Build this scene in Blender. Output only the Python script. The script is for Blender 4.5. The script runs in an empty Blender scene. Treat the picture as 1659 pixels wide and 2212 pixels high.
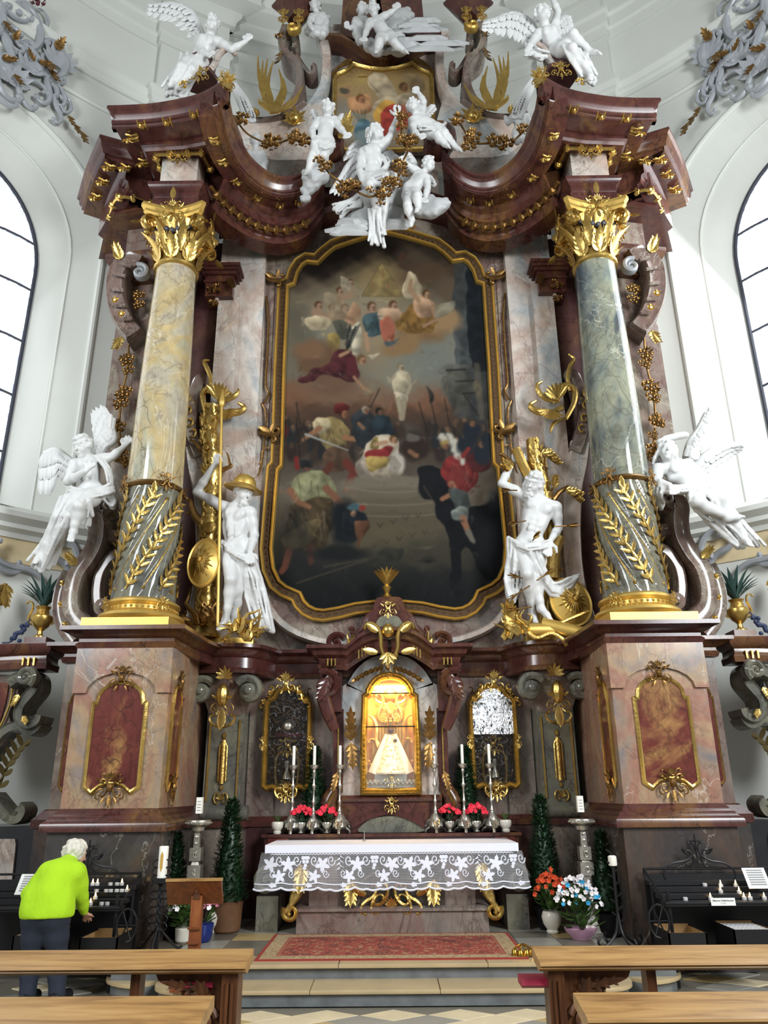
import bpy,math,random
import numpy as np
from mathutils import Vector,Matrix
random.seed(7)
SC=bpy.context.scene
COL=SC.collection
# ---------------- camera: a phone held at 1.8 m, tilted up about 20 degrees -------------
FPX,IW,IH=1661.0,1659.0,2212.0
CAM=Vector((0,0,1.8))
_up=Vector((-41.5,4563.0,1661.0)).normalized()
_r=Vector((8.5,0.0,1661.0))
_X=_up.cross(_r).normalized()
if _X.x<0:_X=-_X
_Y=_r-_up*_r.dot(_up);_Y.normalize()
def cam2world(v):return Vector((v.dot(_X),v.dot(_Y),v.dot(_up)))
cd=bpy.data.cameras.new('camera');cam=bpy.data.objects.new('camera',cd);COL.objects.link(cam)
cd.sensor_fit='VERTICAL';cd.sensor_height=36.0;cd.sensor_width=27.0;cd.lens=36.0*FPX/IH
cd.clip_start=0.05;cd.clip_end=200
_cx,_cy,_cz=cam2world(Vector((1,0,0))),cam2world(Vector((0,1,0))),cam2world(Vector((0,0,1)))
cam.matrix_world=Matrix(((_cx.x,_cy.x,-_cz.x,CAM.x),(_cx.y,_cy.y,-_cz.y,CAM.y),(_cx.z,_cy.z,-_cz.z,CAM.z),(0,0,0,1)))
SC.camera=cam
# ---------------- light: daylight from the open nave behind, and through the apse windows
w=bpy.data.worlds.new('nave_daylight');SC.world=w;w.use_nodes=True
bg=w.node_tree.nodes['Background'];bg.inputs[0].default_value=(0.93,0.96,1.0,1);bg.inputs[1].default_value=0.24
def area(name,loc,target,sx,sy,power,color=(0.93,0.97,1.0)):
 l=bpy.data.lights.new(name,'AREA');l.shape='RECTANGLE';l.size=sx;l.size_y=sy;l.energy=power;l.color=color
 o=bpy.data.objects.new(name,l);COL.objects.link(o);o.location=loc
 o.rotation_euler=(Vector(target)-Vector(loc)).to_track_quat('-Z','Y').to_euler();return o
AC,AR=Vector((0,4.8,0)),8.6
def apse(ang,z,r=AR,s=1):
 a=math.radians(ang);return Vector((-s*r*math.sin(a),AC.y+r*math.cos(a),z))
WC=52.5
area('window_daylight_left',apse(WC,9.0,AR+.1),(0.5,9.5,5),2.6,6.0,22)
area('window_daylight_right',apse(WC,9.0,AR+.1,-1),(-.5,9.5,5),2.6,6.0,230)
area('nave_window_light_left',(-8.2,-1,8.5),(0,11,4),3,6,880)
area('nave_window_light_right',(8.2,-1,8.5),(0,11,4),3,6,1650)
SC.view_settings.view_transform='Standard';SC.view_settings.look='None'
SC.view_settings.gamma=1.0;SC.view_settings.use_curve_mapping=False
SC.view_settings.exposure=0.26
# ---------------- helpers ----------------
def P(px,py,Y):
 """point of the place seen at photo pixel (px,py), standing Y metres in front of the camera"""
 d=cam2world(Vector(((px-IW/2)/FPX,(IH/2-py)/FPX,1.0)))
 return CAM+d*(Y/d.y)
def PZ(px,py,z):
 d=cam2world(Vector(((px-IW/2)/FPX,(IH/2-py)/FPX,1.0)))
 return CAM+d*((z-CAM.z)/d.z)
def mpp(px,py,Y):
 return(P(px+1,py,Y)-P(px,py,Y)).length
def V(*a):return Vector(a)
def lerp(a,b,t):return a+(b-a)*t
def cat(pts,n=6,closed=False):
 """Catmull-Rom through points"""
 pts=[Vector(p)for p in pts];out=[];m=len(pts)
 rng=range(m if closed else m-1)
 for i in rng:
  if closed:p0,p1,p2,p3=pts[i-1],pts[i],pts[(i+1)%m],pts[(i+2)%m]
  else:p0,p1,p2,p3=pts[max(i-1,0)],pts[i],pts[i+1],pts[min(i+2,m-1)]
  for k in range(n):
   t=k/n
   out.append(.5*((2*p1)+(p2-p0)*t+(2*p0-5*p1+4*p2-p3)*t*t+(3*p1-p0-3*p2+p3)*t**3))
 if not closed:out.append(pts[-1])
 return out
WL={}
class MB:
 def __init__(s):s.v=[];s.f=[]
 def add(s,vs,fs):
  o=len(s.v);s.v.extend((v[0],v[1],v[2])for v in vs);s.f.extend([i+o for i in f]for f in fs);return s
 def box(s,x0,x1,y0,y1,z0,z1):
  return s.add([(x0,y0,z0),(x1,y0,z0),(x1,y1,z0),(x0,y1,z0),(x0,y0,z1),(x1,y0,z1),(x1,y1,z1),(x0,y1,z1)],[(0,3,2,1),(4,5,6,7),(0,1,5,4),(1,2,6,5),(2,3,7,6),(3,0,4,7)])
 def obox(s,c,a,b,d):
  c,a,b,d=Vector(c),Vector(a),Vector(b),Vector(d)
  return s.add([c-a-b-d,c+a-b-d,c+a+b-d,c-a+b-d,c-a-b+d,c+a-b+d,c+a+b+d,c-a+b+d],[(0,3,2,1),(4,5,6,7),(0,1,5,4),(1,2,6,5),(2,3,7,6),(3,0,4,7)])
 def tube(s,pts,r,seg=6,flat=1.0,ref=None,cap=True,closed=False):
  pts=[Vector(p)for p in pts];n=len(pts)
  if n<2:return s
  rr=r if isinstance(r,(list,tuple))else[r]*n
  if len(rr)!=n:
   rr=[rr[min(int(i/(n-1)*(len(rr)-1)),len(rr)-2)]*(1-(i/(n-1)*(len(rr)-1))+min(int(i/(n-1)*(len(rr)-1)),len(rr)-2))+rr[min(int(i/(n-1)*(len(rr)-1)),len(rr)-2)+1]*((i/(n-1)*(len(rr)-1))-min(int(i/(n-1)*(len(rr)-1)),len(rr)-2))for i in range(n)]
  vs=[];fs=[];nn=None
  for i in range(n):
   if closed:t=pts[(i+1)%n]-pts[i-1]
   else:t=pts[min(i+1,n-1)]-pts[max(i-1,0)]
   if t.length<1e-9:t=Vector((0,0,1))
   t.normalize()
   if ref is not None:a=Vector(ref)-t*t.dot(Vector(ref))
   elif nn is None:
    a=Vector((0,0,1))if abs(t.z)<.9 else Vector((1,0,0));a=a-t*t.dot(a)
   else:a=nn-t*t.dot(nn)
   if a.length<1e-6:a=t.orthogonal()
   a.normalize();nn=a;b=t.cross(a)
   for k in range(seg):
    q=2*math.pi*k/seg
    vs.append(pts[i]+a*(rr[i]*flat*math.cos(q))+b*(rr[i]*math.sin(q)))
  m=n if closed else n-1
  for i in range(m):
   j=(i+1)%n
   for k in range(seg):
    k2=(k+1)%seg
    fs.append((i*seg+k,i*seg+k2,j*seg+k2,j*seg+k))
  if cap and not closed:
   fs.append(tuple(range(seg-1,-1,-1)));fs.append(tuple((n-1)*seg+k for k in range(seg)))
  return s.add(vs,fs)
 def lathe(s,prof,c,seg=24,ax=(0,0,1),sx=1.0):
  c=Vector(c);az=Vector(ax).normalized();a=az.orthogonal().normalized()if abs(az.z)<.99 else Vector((1,0,0));b=az.cross(a)
  vs=[];fs=[];n=len(prof)
  for(r,z)in prof:
   for k in range(seg):
    q=2*math.pi*k/seg;vs.append(c+az*z+a*(r*sx*math.cos(q))+b*(r*math.sin(q)))
  for i in range(n-1):
   for k in range(seg):
    k2=(k+1)%seg;fs.append((i*seg+k,i*seg+k2,(i+1)*seg+k2,(i+1)*seg+k))
  fs.append(tuple(range(seg-1,-1,-1)));fs.append(tuple((n-1)*seg+k for k in range(seg)))
  return s.add(vs,fs)
 def sweep(s,path,prof,ref=(0,0,1),closed=False,cap=True,pclosed=True,lim=2.5):
  """vertex = p + a*(tangent x ref) + b*ref, mitred"""
  path=[Vector(p)for p in path];ref=Vector(ref);n=len(path);fn=prof if callable(prof)else None;prof=fn(0)if fn else prof;m=len(prof);vs=[];fs=[]
  def nrm(t):
   q=t.cross(ref);return q.normalized()if q.length>1e-9 else Vector((0,0,0))
  for i in range(n):
   if closed:t0=path[i]-path[i-1];t1=path[(i+1)%n]-path[i]
   else:
    t0=path[i]-path[i-1]if i else path[1]-path[0];t1=path[i+1]-path[i]if i<n-1 else t0
   n0,n1=nrm(t0),nrm(t1);q=n0+n1
   if q.length<1e-6:q=n0
   q.normalize();dd=q.dot(n0);q=q*min(1/max(dd,1e-3),lim)
   for(a,b)in(fn(i)if fn else prof):vs.append(path[i]+q*a+ref*b)
  e=n if closed else n-1;pm=m if pclosed else m-1
  for i in range(e):
   j=(i+1)%n
   for k in range(pm):
    k2=(k+1)%m;fs.append((i*m+k,j*m+k,j*m+k2,i*m+k2))
  if cap and not closed and pclosed:
   fs.append(tuple(range(m)));fs.append(tuple((n-1)*m+k for k in range(m-1,-1,-1)))
  return s.add(vs,fs)
 def prism(s,poly,y0,y1):
  """poly of (x,z) extruded in depth"""
  n=len(poly);vs=[(x,y0,z)for x,z in poly]+[(x,y1,z)for x,z in poly]
  return s.add(vs,[tuple(range(n)),tuple(range(2*n-1,n-1,-1))]+[(i,i+n,(i+1)%n+n,(i+1)%n)for i in range(n)])
 def prismz(s,poly,z0,z1):
  n=len(poly);vs=[(x,y,z0)for x,y in poly]+[(x,y,z1)for x,y in poly]
  return s.add(vs,[tuple(range(n-1,-1,-1)),tuple(range(n,2*n))]+[(i,(i+1)%n,(i+1)%n+n,i+n)for i in range(n)])
 def ball(s,c,r,seg=8,rings=5,rz=None,ax=None):
  rz=r if rz is None else rz
  prof=[(r*math.sin(math.pi*i/rings)+1e-4,-rz*math.cos(math.pi*i/rings))for i in range(rings+1)]
  return s.lathe(prof,c,seg,ax or(0,0,1))
 def leaf(s,base,d,nrm,L,W,curl=.3,thick=.15,n=5):
  """pointed solid leaf from base along d, bending towards nrm"""
  d=Vector(d).normalized();nrm=Vector(nrm);nrm=(nrm-d*d.dot(nrm));nrm=nrm.normalized()if nrm.length>1e-6 else d.orthogonal().normalized()
  sd=d.cross(nrm);vs=[];fs=[]
  for i in range(n+1):
   t=i/n;wd=W*.5*math.sin(math.pi*(.12+.88*t))**.8 if i<n else.004*W
   p=Vector(base)+d*(L*(t-curl*.25*t*t))+nrm*(L*curl*t*t)
   vs+=[p-sd*wd,p+nrm*(wd*thick*2),p+sd*wd,p-nrm*(wd*thick)]
  for i in range(n):
   for k in range(4):
    k2=(k+1)%4;fs.append((i*4+k,i*4+k2,i*4+4+k2,i*4+4+k))
  fs+=[(3,2,1,0),(n*4,n*4+1,n*4+2,n*4+3)]
  return s.add(vs,fs)
 def scroll(s,c,ux,uy,r0,r1,a0,turns,rad,rad2=None,n=20,seg=6,flat=1.0):
  """spiral tube about c in the plane ux,uy from radius r0 (angle a0) to r1"""
  ux,uy,c=Vector(ux),Vector(uy),Vector(c);pts=[];rs=[]
  rad2=rad if rad2 is None else rad2
  for i in range(n+1):
   t=i/n;a=a0+turns*2*math.pi*t;r=r0+(r1-r0)*t**.8
   pts.append(c+ux*(r*math.cos(a))+uy*(r*math.sin(a)));rs.append(rad+(rad2-rad)*t)
  s.tube(pts,rs,seg,flat,ref=ux.cross(uy));s.ball(pts[-1],rad2*1.5,6,4);return pts
 def build(s,name,mat,parent=None,sx=1,smooth=38,origin=None):
  vs=s.v;fs=s.f
  if sx==-1:vs=[(-x,y,z)for x,y,z in vs];fs=[f[::-1]for f in fs]
  a=np.array(vs,dtype=np.float64)
  if origin is None:origin=Vector(((a[:,0].min()+a[:,0].max())/2,(a[:,1].min()+a[:,1].max())/2,a[:,2].min()))
  else:origin=Vector(origin)
  a=a-np.array(origin)
  me=bpy.data.meshes.new(name);me.from_pydata(a.tolist(),[],fs);me.update()
  if smooth:
   me.polygons.foreach_set('use_smooth',[True]*len(me.polygons));me.set_sharp_from_angle(angle=math.radians(smooth))
  return link(name,me,mat,parent,origin)
def link(name,me,mat,parent,origin):
 o=bpy.data.objects.new(name,me);COL.objects.link(o)
 if mat is not None and not me.materials:me.materials.append(mat)
 origin=Vector(origin)
 if parent is not None:o.parent=parent;o.location=origin-WL[parent.name]
 else:o.location=origin
 WL[o.name]=origin
 return o
def thing(name,label,cat_,loc,group=None):
 o=bpy.data.objects.new(name,None);COL.objects.link(o);o.location=loc;o.empty_display_size=.1
 WL[o.name]=Vector(loc);return tag(o,label,cat_,group)
def tag(o,label,cat_,group=None,kind=None):
 if label:o['label']=label
 if cat_:o['category']=cat_
 if group:o['group']=group
 if kind:o['kind']=kind
 return o
def struct(o,label=None):
 o['kind']='structure'
 if label:o['label']=label
 return o
def copy_thing(root,loc,label=None):
 r=root.copy();COL.objects.link(r);r.location=loc;WL[r.name]=Vector(loc)
 if label:r['label']=label
 for ch in root.children:
  c=ch.copy();COL.objects.link(c);c.parent=r
  for g in ch.children:
   d=g.copy();COL.objects.link(d);d.parent=c
 return r
def mirv(v,sx):return Vector((v[0]*sx,v[1],v[2]))
# ---------------- signed-distance modelling for statues and clouds ----------------
class Sdf:
 def __init__(s,lo,hi,h):
  s.h=h;s.lo=np.array(lo,float)-4*h;n=np.ceil((np.array(hi,float)+4*h-s.lo)/h).astype(int)+1
  s.n=n;s.F=np.full(n,9.0,np.float32);s.ax=[s.lo[i]+h*np.arange(n[i])for i in range(3)]
 def win(s,lo,hi):
  i0=np.maximum(np.floor((np.array(lo)-s.lo)/s.h).astype(int),0);i1=np.minimum(np.ceil((np.array(hi)-s.lo)/s.h).astype(int)+1,s.n)
  if np.any(i1<=i0):return None
  sl=tuple(slice(a,b)for a,b in zip(i0,i1))
  g=(s.ax[0][sl[0]][:,None,None],s.ax[1][sl[1]][None,:,None],s.ax[2][sl[2]][None,None,:])
  return sl,g
 def put(s,sl,d,k,sub=False):
  f=s.F[sl];d=d.astype(np.float32)
  if sub:
   d=-d;hh=np.maximum(k-np.abs(f-d),0)/k if k>0 else 0;s.F[sl]=np.maximum(f,d)+hh*hh*k*.25
  else:
   hh=np.maximum(k-np.abs(f-d),0)/k if k>0 else 0;s.F[sl]=np.minimum(f,d)-hh*hh*k*.25
 def cone(s,a,b,ra,rb=None,k=.03,sub=False,wav=None):
  rb=ra if rb is None else rb;a=np.array(a,float);b=np.array(b,float);m=max(ra,rb)+k+3*s.h
  W=s.win(np.minimum(a,b)-m,np.maximum(a,b)+m)
  if W is None:return s
  sl,(x,y,z)=W;ab=b-a;L2=max(float(ab@ab),1e-9)
  t=np.clip(((x-a[0])*ab[0]+(y-a[1])*ab[1]+(z-a[2])*ab[2])/L2,0,1)
  d=np.sqrt((x-a[0]-t*ab[0])**2+(y-a[1]-t*ab[1])**2+(z-a[2]-t*ab[2])**2)-(ra+(rb-ra)*t)
  s.put(sl,d,k,sub);return s
 def chain(s,pts,rs,k=.03):
  n=len(pts)
  if not isinstance(rs,(list,tuple)):rs=[rs]*n
  for i in range(n-1):s.cone(pts[i],pts[i+1],rs[i],rs[i+1],k)
  return s
 def ell(s,c,r,R=None,k=.03,sub=False):
  """ellipsoid: radii r along the columns of R (3 axis vectors)"""
  c=np.array(c,float);r=np.array(r,float);m=float(r.max())+k+3*s.h
  W=s.win(c-m,c+m)
  if W is None:return s
  sl,(x,y,z)=W;x,y,z=x-c[0],y-c[1],z-c[2]
  A=[Vector((1,0,0)),Vector((0,1,0)),Vector((0,0,1))]if R is None else R
  q=[x*A[i][0]+y*A[i][1]+z*A[i][2]for i in range(3)]
  k0=np.sqrt((q[0]/r[0])**2+(q[1]/r[1])**2+(q[2]/r[2])**2)
  k1=np.sqrt((q[0]/r[0]**2)**2+(q[1]/r[1]**2)**2+(q[2]/r[2]**2)**2)
  d=k0*(k0-1)/np.maximum(k1,1e-6);d=np.where(k0<1e-4,-r.min(),d)
  s.put(sl,d,k,sub);return s
 def mesh(s):
  F=s.F;n=s.n;ins=F<0
  c=np.zeros(n-1,np.int8)
  for dx in(0,1):
   for dy in(0,1):
    for dz in(0,1):c+=ins[dx:n[0]-1+dx,dy:n[1]-1+dy,dz:n[2]-1+dz]
  act=(c>0)&(c<8);idx=np.argwhere(act);ids=-np.ones(n-1,np.int64);ids[act]=np.arange(len(idx))
  acc=np.zeros((len(idx),3));cnt=np.zeros(len(idx))
  cs=[(a,b,d)for a in(0,1)for b in(0,1)for d in(0,1)]
  for i in range(8):
   for j in range(i+1,8):
    df=[abs(cs[i][q]-cs[j][q])for q in range(3)]
    if sum(df)!=1:continue
    A=idx+cs[i];B=idx+cs[j];fa=F[A[:,0],A[:,1],A[:,2]];fb=F[B[:,0],B[:,1],B[:,2]]
    mk=(fa<0)!=(fb<0);t=np.where(mk,fa/np.where(mk,fa-fb,1),0)
    acc+=np.where(mk[:,None],A+(B-A)*t[:,None],0);cnt+=mk
  v=s.lo+s.h*acc/cnt[:,None]
  faces=[]
  for axs in range(3):
   u,w_=(axs+1)%3,(axs+2)%3
   s0=[slice(1,n[q]-1)for q in range(3)];s1=list(s0);s0[axs]=slice(0,n[axs]-1);s1[axs]=slice(1,n[axs])
   a=ins[tuple(s0)];b=ins[tuple(s1)];e=np.argwhere(a!=b)
   if not len(e):continue
   sign=a[e[:,0],e[:,1],e[:,2]]
   base=e.copy();base[:,u]+=1;base[:,w_]+=1
   def cell(du,dw):
    q=base.copy();q[:,u]+=du;q[:,w_]+=dw;return ids[q[:,0],q[:,1],q[:,2]]
   f4=np.stack([cell(-1,-1),cell(0,-1),cell(0,0),cell(-1,0)],1)
   f4[~sign]=f4[~sign][:,::-1];faces.append(f4)
  f=np.concatenate(faces);f=f[(f>=0).all(1)]
  return v,f
 def build(s,name,mat,parent=None,relax=1):
  v,f=s.mesh()
  for _ in range(relax):
   a=np.zeros_like(v);c=np.zeros(len(v))
   for i in range(4):
    np.add.at(a,f[:,i],v[f[:,(i+1)%4]]+v[f[:,i-1]]);np.add.at(c,f[:,i],2)
   v=v*.5+a/np.maximum(c,1)[:,None]*.5
  return npmesh(name,v,f,mat,parent)
def npmesh(name,v,f,mat,parent=None,smooth=True):
 org=Vector(((v[:,0].min()+v[:,0].max())/2,(v[:,1].min()+v[:,1].max())/2,v[:,2].min()));v=v-np.array(org)
 me=bpy.data.meshes.new(name);nf,k=f.shape
 me.vertices.add(len(v));me.vertices.foreach_set('co',v.astype(np.float32).ravel())
 me.loops.add(nf*k);me.loops.foreach_set('vertex_index',f.astype(np.int32).ravel())
 me.polygons.add(nf);me.polygons.foreach_set('loop_start',np.arange(0,nf*k,k,dtype=np.int32))
 me.polygons.foreach_set('use_smooth',np.full(nf,smooth));me.update(calc_edges=True);me.validate()
 return link(name,me,mat,parent,org)
 # ---------------- materials ----------------
def lin(h):
 h=h.lstrip('#');c=[int(h[i:i+2],16)/255 for i in(0,2,4)]
 return tuple(x/12.92 if x<=.04045 else((x+.055)/1.055)**2.4 for x in c)+(1.0,)
class NT:
 def __init__(s,name):
  s.m=bpy.data.materials.new(name);s.m.use_nodes=True;s.t=s.m.node_tree;s.b=s.t.nodes['Principled BSDF']
 def n(s,typ,**kw):
  x=s.t.nodes.new(typ)
  for k,v in kw.items():
   if k.startswith('i_'):x.inputs[int(k[2:])].default_value=v
   elif k.startswith('I_'):x.inputs[k[2:].replace('_',' ')].default_value=v
   else:setattr(x,k,v)
  return x
 def l(s,a,b):s.t.links.new(a,b)
 def ramp(s,fac,stops,interp='LINEAR'):
  r=s.n('ShaderNodeValToRGB');e=r.color_ramp.elements;r.color_ramp.interpolation=interp
  while len(e)>1:e.remove(e[-1])
  e[0].position=stops[0][0];e[0].color=stops[0][1]
  for p,c in stops[1:]:
   q=e.new(p);q.color=c
  s.l(fac,r.inputs[0]);return r.outputs[0]
 def mix(s,fac,a,b,mode='MIX'):
  x=s.n('ShaderNodeMix',data_type='RGBA',blend_type=mode)
  for sock,val in((x.inputs[0],fac),(x.inputs[6],a),(x.inputs[7],b)):
   if hasattr(val,'is_linked'):s.l(val,sock)
   else:sock.default_value=val
  return x.outputs[2]
 def math(s,op,a,b=None,clamp=False):
  x=s.n('ShaderNodeMath',operation=op,use_clamp=clamp)
  for sock,val in((x.inputs[0],a),(x.inputs[1],b)):
   if val is None:continue
   if hasattr(val,'is_linked'):s.l(val,sock)
   else:sock.default_value=val
  return x.outputs[0]
 def pos(s,scale=(1,1,1),rot=(0,0,0),loc=(0,0,0)):
  g=s.n('ShaderNodeNewGeometry');mp=s.n('ShaderNodeMapping');mp.inputs['Scale'].default_value=scale;mp.inputs['Rotation'].default_value=rot;mp.inputs['Location'].default_value=loc
  s.l(g.outputs['Position'],mp.inputs[0]);return mp.outputs[0]
 def noise(s,vec,scale,detail=4,rough=.55,dist=0.0):
  x=s.n('ShaderNodeTexNoise');x.inputs['Scale'].default_value=scale;x.inputs['Detail'].default_value=detail;x.inputs['Roughness'].default_value=rough;x.inputs['Distortion'].default_value=dist
  s.l(vec,x.inputs['Vector']);return x.outputs['Fac']
 def bump(s,h,strength=.3,dist=.01):
  x=s.n('ShaderNodeBump');x.inputs['Strength'].default_value=strength;x.inputs['Distance'].default_value=dist;s.l(h,x.inputs['Height']);s.l(x.outputs[0],s.b.inputs['Normal'])
 def fin(s,col=None,rough=.5,metal=0.0,**kw):
  if col is not None:
   if hasattr(col,'is_linked'):s.l(col,s.b.inputs['Base Color'])
   else:s.b.inputs['Base Color'].default_value=col
  if hasattr(rough,'is_linked'):s.l(rough,s.b.inputs['Roughness'])
  else:s.b.inputs['Roughness'].default_value=rough
  s.b.inputs['Metallic'].default_value=metal
  for k,v in kw.items():s.b.inputs[k.replace('_',' ')].default_value=v
  return s.m
def marble(name,cols,scale=1.0,vein='#3c3430',veinw=.018,veinamt=.7,rot=(.3,.5,.4),stretch=(1,1,.7),rough=.16,loc=(0,0,0),dist=1.2,brec=0.0,brecol=None,light=None):
 t=NT(name);p=t.pos(stretch,rot,loc)
 n1=t.noise(p,.9*scale,5,.6,dist)
 k=len(cols);col=t.ramp(n1,[(.30+.42*i/max(k-1,1),lin(c))for i,c in enumerate(cols)])
 n2=t.noise(p,5*scale,6,.65,.5)
 col=t.mix(t.ramp(n2,[(.35,(0,0,0,1)),(.7,(.5,.5,.5,1))]),col,t.mix(.5,col,lin(cols[-1])),'MIX')
 col=t.mix(.35,col,t.ramp(t.noise(p,14*scale,4,.6),[(.25,(.35,.35,.35,1)),(.75,(1.35,1.35,1.35,1))]),'MULTIPLY')
 n3=t.noise(p,1.7*scale,7,.62,.9)
 ed=t.math('ABSOLUTE',t.math('SUBTRACT',n3,.5))
 vm=t.ramp(ed,[(0,(veinamt,)*3+(1,)),(veinw,(0,0,0,1))])
 col=t.mix(vm,col,lin(vein))
 if brec:
  vo=t.n('ShaderNodeTexVoronoi',feature='DISTANCE_TO_EDGE');vo.inputs['Scale'].default_value=5.5*scale
  wv=t.n('ShaderNodeTexNoise');wv.inputs['Scale'].default_value=2.5*scale;t.l(p,wv.inputs['Vector'])
  ad=t.n('ShaderNodeVectorMath',operation='MULTIPLY_ADD');t.l(wv.outputs['Color'],ad.inputs[0]);ad.inputs[1].default_value=(.5,.5,.5);t.l(p,ad.inputs[2]);t.l(ad.outputs[0],vo.inputs['Vector'])
  msk=t.ramp(t.noise(p,1.3*scale,2),[(.47,(0,0,0,1)),(.58,(brec,)*3+(1,))])
  em=t.ramp(vo.outputs['Distance'],[(0,(1,1,1,1)),(.035,(0,0,0,1))])
  col=t.mix(t.mix(1.0,em,msk,'MULTIPLY'),col,lin(brecol or vein))
 if light:
  ed2=t.math('ABSOLUTE',t.math('SUBTRACT',t.noise(p,.75*scale,6,.55,1.5),.47))
  col=t.mix(t.ramp(ed2,[(0,(.5,.5,.5,1)),(.004,(0,0,0,1))]),col,lin(light))
 return t.fin(col,rough)
def simple(name,hexc,rough=.5,metal=0.0,var=.0,vs=8,bump=0,bs=30,**kw):
 t=NT(name);c=lin(hexc)
 if var:
  p=t.pos();f=t.noise(p,vs,4)
  col=t.ramp(f,[(.25,tuple(x*(1-var)for x in c[:3])+(1,)),(.75,tuple(min(x*(1+var),1)for x in c[:3])+(1,))])
 else:col=c
 if bump:t.bump(t.noise(t.pos(),bs,4),bump,.02)
 return t.fin(col,rough,metal,**kw)
M={}
M['gold']=simple('gilding','#c6a55c',.27,.88,.25,6,.25,25)
M['gold_flat']=simple('matt_gilding','#d0ad5c',.4,.75,.12,4)
M['bronze']=simple('dark_gilding','#8a693c',.36,.9,.35,14,.2,40)
M['stucco']=simple('white_stucco','#d0d1d0',.42,0,.04,3)
M['stucco_grey']=simple('silver_grey_stucco','#a5a9ae',.4,.15,.12,6)
M['cloud_stucco']=simple('grey_stucco_cloud','#b4b6b6',.5,0,.06,3)  # one even grey for all stucco clouds
M['wall']=simple('lime_plaster','#ced0ca',.75,0,.03,.8,.03,3)
M['wall_trim']=simple('plaster_moulding','#d2d4ce',.7,0,.02,1)
M['red']=marble('red_brown_marble',['#3d201d','#4f2c27','#57332d','#6e4c2c','#43272a'],.8,'#221412',.015,.7,loc=(3,1,0),rough=.2,brec=.6,brecol='#2c1a14')
M['pink']=marble('pink_grey_marble',['#97a5ac','#bdb8b0','#b7a497','#cfc8be','#a2adb0','#ae9085'],.55,'#6a5650',.012,.5,rough=.12,brec=.35,light='#e4ded6')
M['pinkdark']=marble('mauve_grey_marble',['#6d6a66','#877a70','#7a625a','#958b7c','#7d645a','#626260'],.7,'#463430',.014,.6,loc=(7,2,1),rough=.15,brec=.4,light='#c8c2ba')
M['die']=marble('pedestal_marble',['#77767a','#93806f','#99705f','#a58d6e','#87807a','#9d6c5e'],.8,'#5b4a44',.012,.5,loc=(2,5,3),rough=.17,brec=.3,light='#c9c1b4')
M['panel']=marble('deep_red_marble',['#4d2320','#5f2c27','#6b352c','#a9814e','#61312b'],.9,'#3a1a16',.02,.5,loc=(1.5,0,2.2),rough=.14,brec=.8,brecol='#3a1f18')
M['colL']=marble('ochre_green_marble',['#959a8e','#b0ab92','#bda673','#b5ab93','#9c8c80','#8f978f'],.75,'#5d4a3c',.015,.45,loc=(4.4,0,1.0),rough=.08,brec=.75,brecol='#5d4635',light='#ded6c2')
M['colR']=marble('blue_green_marble',['#37414b','#56616a','#7f877e','#969781','#4d5960','#343d47'],.62,'#4a463c',.013,.5,loc=(0,3,2.0),rough=.07,brec=.5,brecol='#5a5340',light='#d5d3c6')
M['grey']=marble('grey_green_marble',['#4d4f4c','#6b6b62','#7c7a68','#5c5b57','#777468'],.9,'#38342f',.016,.6,loc=(5,1,2),rough=.09,brec=.4)
M['dark']=marble('dark_socle_marble',['#363433','#4b4744','#55463d','#433f3e','#3b3735'],.8,'#221f1e',.015,.5,loc=(0,7,1),rough=.16,light='#b7afa2')
M['back']=marble('dark_brown_marble',['#40282a','#523535','#5c4138','#3c2c30'],.7,'#261a1c',.015,.5,loc=(9,1,4),rough=.15)  # dark red-brown marble for back panels, base wall and angel pedestals
M['black']=simple('black_iron','#17171a',.45,.3)
M['white_candle']=simple('candle_wax','#efece2',.45)
M['silver']=simple('silver','#c2bfb4',.3,.85,.2,30,.15,60)
M['brass']=simple('brass','#b58b3c',.25,1.0)
# ---------------- the room ----------------
M['tile_a']=simple('cream_limestone','#d2c2a0',.35,0,.12,4)
M['tile_b']=simple('ochre_limestone','#b09868',.35,0,.14,4)
M['tile_c']=simple('grey_limestone','#8d8a80',.35,0,.12,4)
M['tile_d']=simple('dark_limestone','#6c675c',.32,0,.14,4)
M['step_top']=simple('honey_step_stone','#b09c78',.32,0,.12,3)
M['riser']=simple('blue_grey_stone','#666a6b',.5,0,.3,6,.15,12)
M['grout']=simple('floor_bed','#6f695c',.7)
fl=struct(MB().box(-9.5,9.5,-6,13.6,-.3,-.012).build('floor',M['grout'],smooth=0),'stone church floor in front of the altar')
random.seed(3)
def tile_mesh(name,pts,h,mat):
 mb=MB();n=len(pts);cx=sum(p[0]for p in pts)/n;cy=sum(p[1]for p in pts)/n
 lo=[(x,y,-h)for x,y in pts];mid=[(x,y,-.003)for x,y in pts];hi=[(cx+(x-cx)*.985,cy+(y-cy)*.985,0)for x,y in pts]
 mb.add(lo+mid+hi,[tuple(range(2*n,3*n))]+[(i,(i+1)%n,(i+1)%n+n,i+n)for i in range(n)]+[(i+n,(i+1)%n+n,(i+1)%n+2*n,i+2*n)for i in range(n)])
 me=bpy.data.meshes.new(name);me.from_pydata(mb.v,[],mb.f);me.materials.append(mat);return me
def piece(name,me,parent,loc):
 o=bpy.data.objects.new(name,me);COL.objects.link(o);o.parent=parent;o.location=Vector(loc)-WL[parent.name];return o
a=.285
dm=[tile_mesh('floor_tile',[(-a,0),(0,-a*.62),(a,0),(0,a*.62)],.02,M[k])for k in('tile_a','tile_b','tile_c','tile_a','tile_c','tile_b')]
g=.292
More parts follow.
